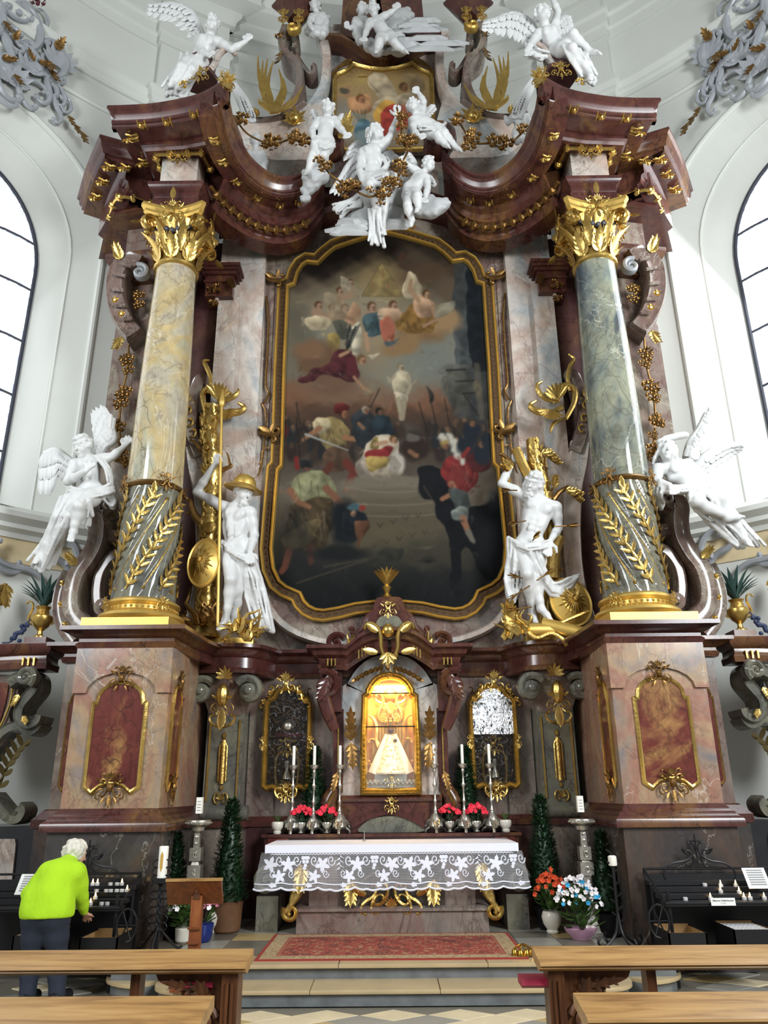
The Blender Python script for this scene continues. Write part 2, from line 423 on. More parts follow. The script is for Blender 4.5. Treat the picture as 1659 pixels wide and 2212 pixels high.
for j in range(-22,10):
 for i in range(-6,7):
  y=7.68+j*g*.62;x=i*2*g+(g if j%2 else 0)
  if y<3.2 or y>9.6 or abs(x)>3.6:continue
  if abs(x)>1.1 and y<6.6:continue
  if abs(x)<2.3 and y>7.72:continue
  if abs(x)<3.0 and y>8.3:continue
  k=(j*2+i*3+(i*j)%3)%6
  piece('floor_tile',dm[k],fl,(x,y,0))
def lobed(y0,x1,yb):
 L=[(x1-.95,y0)]
 for i in range(9):
  q=-math.pi/2+math.pi*.62*i/8;L.append((x1-.92+.36*math.cos(q)*.9,y0+.36+.36*math.sin(q)))
 for i in range(10):
  q=-math.pi*.45+math.pi*.6*i/9;L.append((x1-.52+.5*math.cos(q),y0+.72+.46*math.sin(q)))
 L.append((x1-.1,yb));return L
R_=lobed(7.93,2.82,9.35);plan1=[(-x,y)for x,y in reversed(R_)]+R_
plan2=[(-2.72,11.6),(-2.72,8.36),(2.72,8.36),(2.72,11.6)]
def inset(pl,d):
 return[(x*(1-d/2.7),y+d if y<9 else y)for x,y in pl]
d1=struct(MB().prismz(inset(plan1,.035),0,.1).build('floor_step',M['riser']),'dark grey riser of the lower altar step')
d2=struct(MB().prismz([(-2.69,11.6),(-2.69,8.38),(2.69,8.38),(2.69,11.6)],.1,.235).build('floor_dais',M['riser']),'raised altar floor on a dark grey riser')
def slab(pl,z,name,par):
 mb=MB();n=len(pl);cx=sum(p[0]for p in pl)/n;cy=sum(p[1]for p in pl)/n
 def ring(k,zz):return[(cx+(x-cx)*(1-k/2.0),cy+(y-cy)*(1-k),zz)for x,y in pl]
 rs=[ring(.008,z-.034),ring(0,z-.026),ring(0,z-.01),ring(.01,z)];vs=sum(rs,[]);fs=[]
 for r in range(3):fs+=[(r*n+i,r*n+(i+1)%n,(r+1)*n+(i+1)%n,(r+1)*n+i)for i in range(n)]
 fs+=[tuple(range(3*n,4*n)),tuple(range(n-1,-1,-1))]
 return mb.add(vs,fs).build(name,M['step_top'],par)
xs=[-1.1,.42,1.45]
for(xa,xb)in((-1.87,-.75),(-.745,.42),(.425,1.87)):
 slab([(xa,8.7),(xa,7.93),(xb,7.93),(xb,8.7)],.134,'step_slab',d1)
for s in(1,-1):
 L=[(s*x,y)for x,y in R_[1:]]+[(s*1.875,9.35)]
 if s==-1:L=L[::-1]
 slab(L,.134,'step_slab',d1)
for(xa,xb)in((-2.72,-1.6),(-1.595,-.52),(-.515,.9),(.905,2.72)):
 slab([(xa,8.75),(xa,8.33),(xb,8.33),(xb,8.75)],.265,'step_slab',d2)
sq=[tile_mesh('floor_tile',[(-.222,-.222),(.222,-.222),(.222,.222),(-.222,.222)],.03,M[k])for k in('tile_d','tile_c','tile_b','tile_d')]
for j in range(7):
 for i in range(-6,6):
  piece('floor_tile',sq[(i*5+j*3+(i*j)%4)%4],d2,(i*.45+.225,8.98+j*.45,.262))
W_H,W_S,W_SP,W_RISE=15.3,5.94,11.25,2.25
G_H,G_S,G_SP,G_RISE,G_R=9.3,6.1,10.6,1.9,AR+.62
def arch_top(u,sp,rise):return sp+rise*math.sqrt(max(0,1-u*u))
mb=MB();angs=sorted(set([round(-104+2.0*i,3)for i in range(105)]+[s*(WC+W_H*math.cos(math.pi*k/24))for s in(-1,1)for k in range(25)]))
angs=[x for i,x in enumerate(angs)if i==0 or x-angs[i-1]>1e-4]
for a0,a1 in zip(angs[:-1],angs[1:]):
 def q(za0,za1,zb0,zb1):mb.add([apse(a1,za1),apse(a0,za0),apse(a0,zb0),apse(a1,zb1)],[(0,1,2,3)])
 m=(a0+a1)/2;s=1 if m>0 else -1
 if abs(abs(m)-WC)<W_H:
  u0=(abs(a0)-WC)/W_H;u1=(abs(a1)-WC)/W_H
  q(-.05,-.05,W_S,W_S);q(arch_top(u0,W_SP,W_RISE),arch_top(u1,W_SP,W_RISE),18.9,18.9)
 else:q(-.05,-.05,18.9,18.9)
wall=struct(mb.build('wall_apse',M['wall'],smooth=30),'white plastered curved apse wall')
mb=MB();N=40
for i in range(12):
 for k in range(N):
  a0,a1=-104+208*k/N,-104+208*(k+1)/N;e0,e1=math.pi/2*i/12,math.pi/2*(i+1)/12
  def d(a_,e):return apse(a_,18.9+5.5*math.sin(e),max((AR)*math.cos(e),.01))
  mb.add([d(a0,e0),d(a1,e0),d(a1,e1),d(a0,e1)],[(0,1,2,3)])
struct(mb.build('ceiling',M['wall'],smooth=30),'pale plaster half dome over the apse')
struct(MB().box(-9.2,9.2,-6,3.2,23.2,23.5).build('ceiling_nave',M['wall'],smooth=0),'pale plaster ceiling of the nave')
def arcpath(a0,a1,z,step=2.0,ress=True):
 pts=[];n=int((a1-a0)/step)
 cuts=sorted(set([a0+(a1-a0)*i/n for i in range(n+1)]))
 ex=[]
 for x in cuts:ex.append((x,AR-(.16 if ress and 24<abs(x)<33.6 else 0)))
 for b in((-33.6,-24,24,33.6)if ress else()):
  if a0<b<a1:ex+=[(b-1e-3,AR-(.16 if b in(-24,33.6)else 0)),(b+1e-3,AR-(.16 if b in(-33.6,24)else 0))]
 ex.sort();ex=[e for e in ex]
 return[apse(-x,z,r)for x,r in ex]
def mould(k,z,prof,a0=-80,a1=80,ress=True,mat='wall_trim',lab=None):
 return struct(MB().sweep(arcpath(a0,a1,z,2.0,ress),prof).build('trim_%d'%k,M[mat],smooth=30),lab)
mould(1,15.0,[(0,0),(.06,0),(.06,.1),(.1,.14),(.1,.22),(.18,.3),(.18,.36),(.05,.42),(0,.42)],lab='stepped plaster moulding above the window arches')
mould(2,14.35,[(0,0),(.04,0),(.06,.05),(.04,.1),(0,.1)],lab='thin plaster string moulding above the windows')
mould(3,16.7,[(0,0),(.05,0),(.05,.25),(.1,.28),(.1,.55),(.16,.6),(.16,.68),(0,.7)],lab='plaster architrave under the main cornice')
mould(4,17.95,[(0,0),(.1,.0),(.12,.12),(.22,.2),(.22,.3),(.55,.36),(.55,.55),(.62,.6),(.72,.78),(.72,.86),(0,.95)],lab='main plaster cornice below the vault')
for s in(1,-1):
 mb=MB()
 for a0 in[24+i*1.2 for i in range(8)]:
  a1=a0+1.2;mb.add([apse(a0,5.5,AR-.16,s),apse(a1,5.5,AR-.16,s),apse(a1,18.3,AR-.16,s),apse(a0,18.3,AR-.16,s)],[(0,1,2,3)])
 for x in(24,33.6):mb.add([apse(x,5.5,AR-.16,s),apse(x,18.3,AR-.16,s),apse(x,18.3,AR+.05,s),apse(x,5.5,AR+.05,s)],[(0,1,2,3)])
 side='left' if s==1 else 'right'
 struct(mb.build('wall_pilaster_'+side,M['wall'],smooth=30),'flat white wall pilaster on the %s of the altar'%side)
t=NT('leaded_daylight_glass');p=t.pos((1,1,1))
vo=t.n('ShaderNodeTexVoronoi',feature='DISTANCE_TO_EDGE');vo.inputs['Scale'].default_value=7.0;vo.inputs['Randomness'].default_value=.35;t.l(p,vo.inputs['Vector'])
col=t.ramp(vo.outputs['Distance'],[(0,lin('#6f7f9c')),(.05,lin('#9fb0c8')),(.085,(1,1,1,1))])
t.fin((.8,.85,.9,1),.3);t.l(col,t.b.inputs['Emission Color']);t.b.inputs['Emission Strength'].default_value=1.6;M['pane']=t.m;M['pane_l']=t.m.copy();M['pane_l'].node_tree.nodes['Principled BSDF'].inputs['Emission Strength'].default_value=1.05
M['lead']=simple('window_lead','#2a2d3a',.6)
def contour(H,S,sp,rise,r,s,n=28,dn=0):
 pts=[apse(WC-H,S,r,s)]+[apse(WC-H*math.cos(math.pi*k/n),arch_top(math.cos(math.pi*k/n),sp,rise),r,s)for k in range(n+1)]+[apse(WC+H,S,r,s)]
 return pts
for s in(1,-1):
 side='left' if s==1 else 'right';idx=1 if s==1 else 2
 wn=bpy.data.objects.new('window_%d'%idx,None);COL.objects.link(wn);loc=apse(WC,W_S,AR,s);wn.location=loc;WL[wn.name]=loc
 struct(wn,'tall arched leaded church window on the %s'%side)
 A=contour(W_H,W_S,W_SP,W_RISE,AR,s);B=contour(G_H,G_S,G_SP,G_RISE,G_R,s);Mi=[lerp(x,y,.42)for x,y in zip(A,B)];n=len(A)
 mb=MB()
 for X,Y_ in((A,Mi),(Mi,B)):
  for i in range(n-1):mb.add([X[i],X[i+1],Y_[i+1],Y_[i]],[(0,1,2,3)])
 mb.add([A[0],A[-1],B[-1],B[0]],[(0,1,2,3)])
 mb.build('window_reveal',M['wall'],wn,smooth=30)
 mb=MB().tube(A,.055,8);mb.build('window_moulding',M['wall_trim'],wn)
 MB().tube([lerp(x,y,.5)for x,y in zip(A,B)],.03,6).build('reveal_bead',M['wall_trim'],wn)
 hs=[G_S,7.1,8.15,9.2,10.25,11.2,12.5];cols=[-1,-.36,.36,1]
 for j in range(len(hs)-1):
  for c in range(3):
   mb=MB();K=6;lo=[];hi=[]
   for k in range(K+1):
    u=cols[c]+(cols[c+1]-cols[c])*k/K;tp=arch_top(u,G_SP,G_RISE);z0=min(hs[j],tp);z1=min(hs[j+1],tp)
    aa=WC-u*G_H;lo.append(apse(aa,z0,G_R,s));hi.append(apse(aa,z1,G_R,s))
   if max((h_-l_).length for h_,l_ in zip(hi,lo))<.12:continue
   for k in range(K):mb.add([lo[k],lo[k+1],hi[k+1],hi[k]],[(0,1,2,3)])
   mb.build('window_pane',M['pane_l' if s==1 else 'pane'],wn)
 mb=MB();mb.tube([apse(WC-(WC-0)*0-0+0,0,0)]*0 or[b for b in contour(G_H*.99,G_S,G_SP,G_RISE*.99,G_R-.03,s)],.035,6)
 mb.build('window_frame',M['lead'],wn)
 for z in hs[1:-1]:
  u=1 if z<=G_SP else math.sqrt(max(0,1-((z-G_SP)/G_RISE)**2))
  MB().tube([apse(WC+G_H*u*(k/5-1),z+.05*math.sin(k),G_R-.03,s)for k in range(11)],.022,5).build('glazing_bar',M['lead'],wn)
 for u in(-.36,.36):
  MB().tube([apse(WC+G_H*u*(1 if k<8 else 1-.12*(k-7)**1.3),G_S+(arch_top(u,G_SP,G_RISE)-G_S)*k/10,G_R-.03,s)for k in range(11)],.022,5).build('glazing_bar',M['lead'],wn)
def arcs(a0,a1,z,s):return[apse(-(a0+(a1-a0)*i/24)if s==-1 else(a1+(a0-a1)*i/24),z,AR,1)for i in range(25)]
M['frieze']=simple('painted_ochre_frieze','#d6c49c',.7,0,.1,6)
for s in(1,-1):
 side='left' if s==1 else 'right'
 struct(MB().sweep(arcs(35,80,5.5,s),[(0,0),(.05,0),(.07,.08),(.16,.13),(.16,.2),(.28,.28),(.28,.36),(.14,.47),(0,.47)]).build('trim_%d'%(5 if s==1 else 6),M['wall_trim'],smooth=30),'plaster sill cornice under the %s window'%side)
 fz=struct(MB().sweep(arcs(35,80,5.12,s),[(0,0),(.02,0),(.02,.38),(0,.38)]).build('trim_%d'%(7 if s==1 else 8),M['frieze'],smooth=30),'painted ochre frieze under the %s window sill'%side)
 for k in range(14):
  a_=44.5+k*1.55;c=apse(a_,5.31,AR-.03,s);tx=(apse(a_+.1,5.3,AR,s)-apse(a_-.1,5.3,AR,s)).normalized();mb=MB()
  if k%2:mb.tube([c-tx*.07-V(0,0,.11),c+tx*.03-V(0,0,.1),c+tx*.07+V(0,0,.02),c+V(0,0,.11),c-tx*.05+V(0,0,.03),c-tx*.07-V(0,0,.11)],.018,5)
  else:mb.leaf(c-V(0,0,.1),(0,0,1),-apse(a_,0,1,s)+AC,.2,.07,.05);mb.tube([c-tx*.07-V(0,0,.02),c-V(0,0,.06),c+tx*.07-V(0,0,.02)],.014,5)
  mb.build('gilt_motif',M['gold'],fz)
  # ---------------- ornament vocabulary ----------------
def _curl(kind,n=44,tight=9.0):
 pts=[];x=y=0.0;th=0.0;ds=2.0/n
 for i in range(n+1):
  u=-1+2*i/n;pts.append((x,y))
  k=1.15+tight*abs(u)**3 if kind=='C' else(1.2+tight*abs(u)**3)*(1 if u<0 else -1)
  th+=k*ds;x+=math.cos(th)*ds;y+=math.sin(th)*ds
 a=np.array(pts);a=a-(a.max(0)+a.min(0))/2
 e=a[n//2+6]-a[n//2-6];q=math.pi/2-math.atan2(e[1],e[0]);R=np.array([[math.cos(q),-math.sin(q)],[math.sin(q),math.cos(q)]]);a=a@R.T
 a-=(a.max(0)+a.min(0))/2;a/=(a[:,1].max()-a[:,1].min())
 if kind=='C' and a[n//2,0]>0:a[:,0]*=-1
 return a
CC,SS=_curl('C'),_curl('S')
ZU,XR,YF=V(0,0,1),V(1,0,0),V(0,-1,0)
def curl(mb,kind,c,ux,uy,h,rad,flip=1,rot=0.0,seg=5,taper=.55,skip=2):
 A=CC if kind=='C' else SS;ux,uy,c=Vector(ux),Vector(uy),Vector(c);pts=[];rs=[];cr,sr=math.cos(rot),math.sin(rot)
 for i in range(0,len(A),skip):
  x,y=A[i][0]*flip*h,A[i][1]*h;x,y=x*cr-y*sr,x*sr+y*cr
  pts.append(c+ux*x+uy*y);u=abs(-1+2*i/(len(A)-1));rs.append(rad*(1-(1-taper)*u))
 mb.tube(pts,rs,seg);mb.ball(pts[0],rad*.95,6,4);mb.ball(pts[-1],rad*.95,6,4)
def acanthus(mb,base,d,nrm,L,W,k=4,curl_=.35):
 d=Vector(d).normalized();nrm=Vector(nrm);sd=d.cross(nrm).normalized()
 mb.leaf(base,d,nrm,L,W*.5,curl_)
 for i in range(k):
  t=.05+.75*i/k;b=Vector(base)+d*(L*t)+nrm*(L*curl_*t*t);l=W*(.75-.35*t)
  for s in(-1,1):mb.leaf(b,d*.9+sd*s*.8,nrm,l,l*.5,.35,n=3)
def fan(mb,c,ux,uy,nrm,L,n=7,spread=2.2,w=.3):
 for i in range(n):
  a=math.pi/2+spread*(i/(n-1)-.5);d=Vector(ux)*math.cos(a)+Vector(uy)*math.sin(a)
  mb.leaf(c,d,nrm,L*(1-.25*abs(i/(n-1)-.5)*2),L*w,.25,n=3)
def cartouche(mb,c,ux,uy,s,nrm=YF,boss=True,down=True):
 """symmetrical rocaille about 2s high"""
 c=Vector(c);ux,uy=Vector(ux),Vector(uy);nrm=Vector(nrm)
 for f in(1,-1):
  curl(mb,'C',c+ux*(f*.42*s),ux,uy,1.1*s,.085*s,f)
  curl(mb,'C',c+ux*(f*.75*s)-uy*(.35*s),ux,uy,.7*s,.06*s,-f,.5*f)
  curl(mb,'S',c+ux*(f*.3*s)+uy*(.7*s),ux,uy,.6*s,.055*s,f,-.5*f)
  mb.leaf(c+ux*(f*.5*s)+uy*(.3*s),ux*f+uy*.8,nrm,.6*s,.2*s,.3,n=3)
  mb.leaf(c+ux*(f*.3*s)-uy*(.6*s),ux*f*.6-uy,nrm,.5*s,.18*s,.3,n=3)
 fan(mb,c+uy*(.55*s),ux,uy,nrm,.55*s,5,1.6)
 if boss:mb.ball(c+nrm*(.05*s),.22*s,8,5,.3*s)
 if down:mb.leaf(c-uy*(.45*s),-uy,nrm,.8*s,.3*s,.15);mb.ball(c-uy*(1.2*s),.06*s,6,4)
def rose(mb,c,n,r):
 n=Vector(n).normalized();a=n.orthogonal().normalized();b=n.cross(a)
 for i in range(5):
  q=2*math.pi*i/5;d=a*math.cos(q)+b*math.sin(q);mb.leaf(c,d+n*.35,n,r,r*.95,.3,.2,2)
 mb.ball(Vector(c)+n*(r*.3),r*.42,6,4)
def bouquet(mb,c,r,n=6,nrm=YF,rng=random):
 c=Vector(c)
 for i in range(n):
  q=2.4*i;rr=r*.75*math.sqrt(i/n);p=c+XR*(rr*math.cos(q))+ZU*(rr*math.sin(q))+Vector(nrm)*(r*.35*rng.uniform(.3,1))
  rose(mb,p,Vector(nrm)+XR*math.cos(q)*.7*(rr/r)+ZU*math.sin(q)*.7*(rr/r),r*rng.uniform(.34,.46))
 for i in range(n):
  q=rng.uniform(0,6.28);d=XR*math.cos(q)+ZU*math.sin(q);mb.leaf(c+d*r*.5,d+Vector(nrm)*.3,nrm,r*.7,r*.28,.3,n=3)
def flame(mb,base,d,L,W,n=9,nrm=YF,rng=random):
 d=Vector(d).normalized();sd=d.cross(Vector(nrm)).normalized()
 for i in range(n):
  o=rng.uniform(-1,1);b=Vector(base)+sd*(o*W*.4);l=L*(1-.5*abs(o))*rng.uniform(.7,1.05)
  pts=[b+d*(l*t)+sd*(W*.16*math.sin(t*7+i)+o*W*.35*t)+Vector(nrm)*(.15*W*math.sin(t*3+i))for t in(0,.2,.4,.6,.8,1)]
  mb.tube(pts,[W*.13,W*.14,W*.11,W*.08,W*.05,.004],5)
class PL:
 """a vertical plane: origin (z kept absolute), ux, outward normal"""
 def __init__(s,o,ux,n):s.o=Vector((o[0],o[1],0));s.ux=Vector(ux).normalized();s.n=Vector(n).normalized()
 def p(s,x,z,d=0.0):return s.o+s.ux*x+ZU*z+s.n*d
def slabp(mb,pl,poly,d0,d1):
 n=len(poly);mb.add([pl.p(x,z,d0)for x,z in poly]+[pl.p(x,z,d1)for x,z in poly],[tuple(range(2*n-1,n-1,-1)),tuple(range(n))]+[(i,i+n,(i+1)%n+n,(i+1)%n)for i in range(n)])
def frame_on(mb,pl,poly,prof,closed=True):
 """prof (w outward in-plane, d proud)"""
 mb.sweep([pl.p(x,z)for x,z in poly],[(a,b)for a,b in prof],ref=pl.n,closed=closed)
def arched(hw,z0,z1,sh,n=10,foot=True):
 """panel outline: footed base, shouldered round head"""
 L=[(hw,z0+.06)]if foot else[(hw,z0)]
 L+=[(hw,z1-sh-.04),(hw*.88,z1-sh-.04)]
 for i in range(n+1):
  a=math.pi*i/n;L.append((hw*.86*math.cos(a),z1-sh+sh*math.sin(a)))
 L+=[(-hw*.88,z1-sh-.04),(-hw,z1-sh-.04),(-hw,z0+.06 if foot else z0)]
 if foot:L+=[(-hw*.72,z0),(-hw*.45,z0+.07),(-hw*.2,z0+.1),(hw*.2,z0+.1),(hw*.45,z0+.07),(hw*.72,z0)]
 return L
GP=[(-.02,0),(.02,0),(.025,.02),(.0,.04),(-.02,.03)]
# ---------------- pedestals, columns, entablature ----------------
SIDE={1:'left',-1:'right'}
CAPP=[(0,0),(.03,0),(.05,.05),(.02,.08),(.02,.12),(.1,.15),(.14,.19),(.2,.2),(.2,.25),(.0,.26)]
CX=(P(308,1320,9.95).x+P(385,540,9.95).x)/2;CY=9.95
def pedestal(sx):
 S=SIDE[sx]
 t_=thing('column_pedestal','broad marble pedestal with deep red panels under the %s column'%('ochre' if sx==1 else 'blue grey'),'pedestal',(-3.19*sx,9.9,.0),'column pedestals')
 MB().box(-3.82,-2.56,9.2,11.38,0,1.41).build('socle',M['dark'],t_,sx)
 path=[V(-3.75,11.3,1.41),V(-3.75,9.3,1.41),V(-2.63,9.3,1.41),V(-2.63,11.38,1.41)]
 MB().sweep(path,[(-.4,0),(.15,0),(.15,.07),(.135,.1),(.1,.12),(.085,.15),(.05,.17),(.03,.205),(0,.24),(-.4,.24)]).build('base_moulding',M['red'],t_,sx)
 die=MB().box(-3.75,-2.63,9.3,11.38,1.6,3.5).build('die',M['die'],t_,sx)
 ap=[(-.58,3.46),(-.58,2.93),(-.42,2.93)]+[(-.42*math.cos(math.pi*i/10),2.93+.24*math.sin(math.pi*i/10))for i in range(1,10)]+[(.42,2.93),(.58,2.93),(.58,3.46)]
 mb=MB();slabp(mb,PL((-3.19,9.3),XR,YF),ap,0,.035);mb.build('apron',M['die'],t_,sx)
 ap2=[(x*.62,z)for x,z in ap];mb=MB();slabp(mb,PL((-2.63,9.66),V(0,1,0),XR),ap2,0,.035);mb.build('apron',M['die'],t_,sx)
 for(pl,hw,z0)in((PL((-3.19,9.3),XR,YF),.31,1.82),(PL((-2.63,9.66),V(0,1,0),XR),.19,1.85)):
  po=arched(hw,z0,3.05,.2);mb=MB();slabp(mb,pl,po,0,.022);pn=mb.build('panel',M['panel'],t_,sx)
  mb=MB();frame_on(mb,pl,po,GP);mb.build('panel_frame',M['gold'],pn,sx)
  k=hw/.31;mb=MB();cartouche(mb,pl.p(0,3.1,.05),pl.ux*(.7+.3*k)*k,ZU,.15,pl.n,True,False);mb.build('gilt_crest',M['bronze'],pn,sx)
  mb=MB();cartouche(mb,pl.p(0,1.87,.05),pl.ux*k,ZU,.17,pl.n);mb.build('gilt_pendant',M['bronze'],pn,sx)
 pc=[V(-3.75,11.3,3.46),V(-3.75,9.3,3.46),V(-2.63,9.3,3.46),V(-2.58,10.1,3.46),V(-2.45,10.7,3.46),V(-2.3,11.3,3.46)]
 MB().sweep(pc,[(-.5,0)]+CAPP[:-1]+[(-.5,.25)]).build('cornice',M['red'],t_,sx)
 MB().box(-3.7,-2.68,9.35,11.3,3.46,3.705).build('top_slab',M['red'],t_,sx)
 u=thing('pilaster_pedestal','narrow dark pilaster pedestal outside the %s column pedestal'%S,'pedestal',(-4.1*sx,10.8,0),'outer pilaster pedestals')
 MB().box(-4.42,-3.82,10.25,11.9,0,1.41).build('socle',M['dark'],u,sx)
 MB().sweep([V(-4.35,11.9,1.41),V(-4.35,10.35,1.41),V(-3.76,10.35,1.41)],[(-.3,0),(.12,0),(.12,.1),(.06,.16),(.03,.2),(0,.22),(-.3,.22)]).build('base_moulding',M['red'],u,sx)
 MB().box(-4.33,-3.76,10.37,11.9,1.6,3.5).build('die',M['pinkdark'],u,sx)
 pl=PL((-4.06,10.37),XR,YF);po=arched(.17,1.85,3.1,.12);mb=MB();slabp(mb,pl,po,0,.02);mb.build('panel',M['panel'],u,sx)
 mb=MB();frame_on(mb,pl,po,[(a*.7,b*.7)for a,b in GP]);mb.build('panel_frame',M['bronze'],u,sx)
 MB().sweep([V(-4.35,11.9,3.46),V(-4.35,10.35,3.46),V(-3.76,10.35,3.46)],[(-.3,0)]+CAPP[:-1]+[(-.3,.25)]).build('cornice',M['red'],u,sx)
def column(sx):
 S=SIDE[sx];mat=M['colL']if sx==1 else M['colR']
 t_=thing('marble_column','tall %s marble column with gilded spiral garlands on its lower part'%('ochre veined' if sx==1 else 'blue grey'),'column',(CX*sx,CY,3.71),'altar columns')
 c=V(CX,CY,0)
 MB().prismz([(CX-.57,CY-.55),(CX+.52,CY-.55),(CX+.62,CY+.5),(CX-.57,CY+.5)],3.706,3.87).build('plinth',M['gold_flat'],t_,sx)
 MB().lathe([(.5,3.870),(.545,3.894),(.56,3.927),(.54,3.967),(.48,3.992),(.455,4.016),(.45,4.064),(.47,4.081),(.49,4.105),(.48,4.137),(.44,4.154),(.42,4.170)],c,48).build('base',M['gold_flat'],t_,sx)
 mb=MB()
 for i in range(40):q=2*math.pi*i/40;mb.ball(c+V(.452*math.cos(q),.452*math.sin(q),4.04),.022,5,4)
 for q in(-2.4,-.75):p=c+V(.49*math.cos(q),.49*math.sin(q),4.1);n_=V(math.cos(q),math.sin(q),0);cartouche(mb,p+n_*.02,ZU.cross(n_),ZU,.085,n_)
 mb.build('base_ornament',M['gold'],t_,sx)
 N,K=120,40;z0,z1=4.15,5.75;tw=1.25;vs=[];fs=[]
 for i in range(K+1):
  z=z0+(z1-z0)*i/K;r0=.418-.035*i/K
  e=min(1,min(i,K-i)/3)
  for k in range(N):
   q=2*math.pi*k/N;ph=12*(q-tw*(z-z0));g_=max(0,math.cos(ph))**2
   vs.append(c+V(math.cos(q),math.sin(q),0)*(r0-.03*g_*e)+V(0,0,z))
 for i in range(K):
  for k in range(N):fs.append((i*N+k,i*N+(k+1)%N,(i+1)*N+(k+1)%N,(i+1)*N+k))
 MB().add(vs,fs).build('spiral_drum',M['grey'],t_,sx,60)
 def hel(q0,z,off):r0=.418-.035*(z-z0)/(z1-z0)+off;q=q0+tw*(z-z0);return c+V(r0*math.cos(q),r0*math.sin(q),z),V(math.cos(q),math.sin(q),0)
 for k in range(6):
  q0=2*math.pi*k/6+.1
  mb=MB();zs=[z0+.12+(z1-z0-.3)*i/22 for i in range(23)];pts=[hel(q0,z,.01)[0]for z in zs];mb.tube(pts,.016,5)
  for i in range(1,22,2):
   p,n_=hel(q0,zs[i],.012);d=(pts[i+1]-pts[i]).normalized();sd=d.cross(n_)
   for s in(-1,1):mb.leaf(p,d*.8+sd*s*.75,n_,.17,.055,.22,n=3)
   mb.leaf(p,d,n_,.16,.05,.15,n=3)
  p,n_=hel(q0,zs[-1],.012);mb.leaf(p,ZU,n_,.2,.08,.2)
  mb.build('leaf_garland',M['gold'],t_,sx)
  q1=q0+math.pi/6;mb=MB();zs=[z0+.14+(z1-z0-.34)*i/16 for i in range(17)]
  mb.tube([hel(q1,z,-.02)[0]for z in zs],.018,6);mb.ball(hel(q1,zs[0],-.01)[0],.03,6,4);mb.ball(hel(q1,zs[-1],-.01)[0],.028,6,4)
  mb.build('gilt_rod',M['gold'],t_,sx)
 mb=MB();mb.lathe([(.38,5.71),(.41,5.73),(.425,5.755),(.41,5.78),(.38,5.8)],c,40)
 for q in(-2.45,-.9,.6,2.2):
  n_=V(math.cos(q),math.sin(q),0);cartouche(mb,c+n_*.43+V(0,0,5.78),ZU.cross(n_),ZU,.13,n_)
 mb.build('gilt_ring',M['bronze'],t_,sx)
 MB().lathe([(.385,5.74),(.375,6.2),(.36,7.2),(.335,8.3),(.305,9.2),(.3,9.42)],c,64).build('shaft',mat,t_,sx,60)
 cp=MB();cp.lathe([(.3,9.38),(.34,9.4),(.345,9.44),(.31,9.46),(.3,9.5),(.31,9.75),(.35,10.0),(.43,10.16),(.4,10.2)],c,32)
 cap=cp.build('capital_bell',M['gold'],t_,sx)
 for row,(zz,r,L,W,cu)in enumerate(((9.47,.31,.42,.26,.5),(9.6,.32,.5,.26,.55))):
  for k in range(8):
   q=2*math.pi*(k+.5*row)/8;n_=V(math.cos(q),math.sin(q),0);mb=MB();acanthus(mb,c+n_*r+V(0,0,zz),ZU,n_,L,W,4,cu);mb.build('acanthus_leaf',M['gold'],cap,sx)
 aq=[]
 for k in range(4):
  q=math.pi/4+math.pi/2*k;a=V(math.cos(q),math.sin(q),0);b=V(math.cos(q+math.pi/2),math.sin(q+math.pi/2),0);tdir=(b-a).normalized()
  A,B=c+a*.68,c+b*.68;A2,B2=A+tdir*.05,B-tdir*.05
  for i in range(9):
   t=i/8;m=lerp(A2,B2,t);inn=((a+b)*.5).normalized();aq.append(m-inn*(.13*math.sin(math.pi*t)))
 mb=MB();n=len(aq)
 for(k1,za,k2,zb)in((.9,10.2,.97,10.24),(.97,10.24,.97,10.28),(.97,10.28,1.04,10.33),(1.04,10.33,1.04,10.38)):
  vs=[c+(p-c)*k1+V(0,0,za)for p in aq]+[c+(p-c)*k2+V(0,0,zb)for p in aq];mb.add(vs,[(i,(i+1)%n,(i+1)%n+n,i+n)for i in range(n)])
 mb.add([c+(p-c)*1.04+V(0,0,10.38)for p in aq],[tuple(range(n))]);mb.add([c+(p-c)*.9+V(0,0,10.2)for p in aq],[tuple(range(n-1,-1,-1))])
 mb.build('abacus',M['gold_flat'],t_,sx)
 for k in range(4):
  q=math.pi/4+math.pi/2*k;a=V(math.cos(q),math.sin(q),0);mb=MB()
  mb.scroll(c+a*.52+V(0,0,10.06),a,ZU,.15,.03,2.6,-1.7,.035,.02,26,6,2.2)
  mb.tube([c+a*.33+V(0,0,9.75),c+a*.37+V(0,0,9.95),c+a*.43+V(0,0,10.12)],[.03,.03,.035],6,2.0,ref=a.cross(ZU))
  mb.leaf(c+a*.66+V(0,0,10.02),V(a.x,a.y,-.8),a,.2,.12,.2)
  mb.build('volute',M['gold'],t_,sx)
 for q in(-math.pi/2,0,math.pi):
  n_=V(math.cos(q),math.sin(q),0);mb=MB();cartouche(mb,c+n_*.5+V(0,0,10.18),ZU.cross(n_),ZU,.2,n_);mb.leaf(c+n_*.52+V(0,0,10.4),ZU,n_,.22,.09,.1)
  mb.build('capital_crest',M['gold'],t_,sx)
 mb=MB();q=-1.35
 for i in range(9):
  qq=-math.pi/2+.22*(i-4);mb.ball(c+V(.4*math.cos(qq),.4*math.sin(qq),10.0-.1*math.cos((i-4)*.5)+.02*(i%2)),.05,6,4)
 mb.build('dark_garland',simple('dark_relief_'+S,'#3a3a44',.5),t_,sx)
def panelbox(x0,x1,y0,y1,z0,z1):return MB().box(x0,x1,y0,y1,z0,z1)
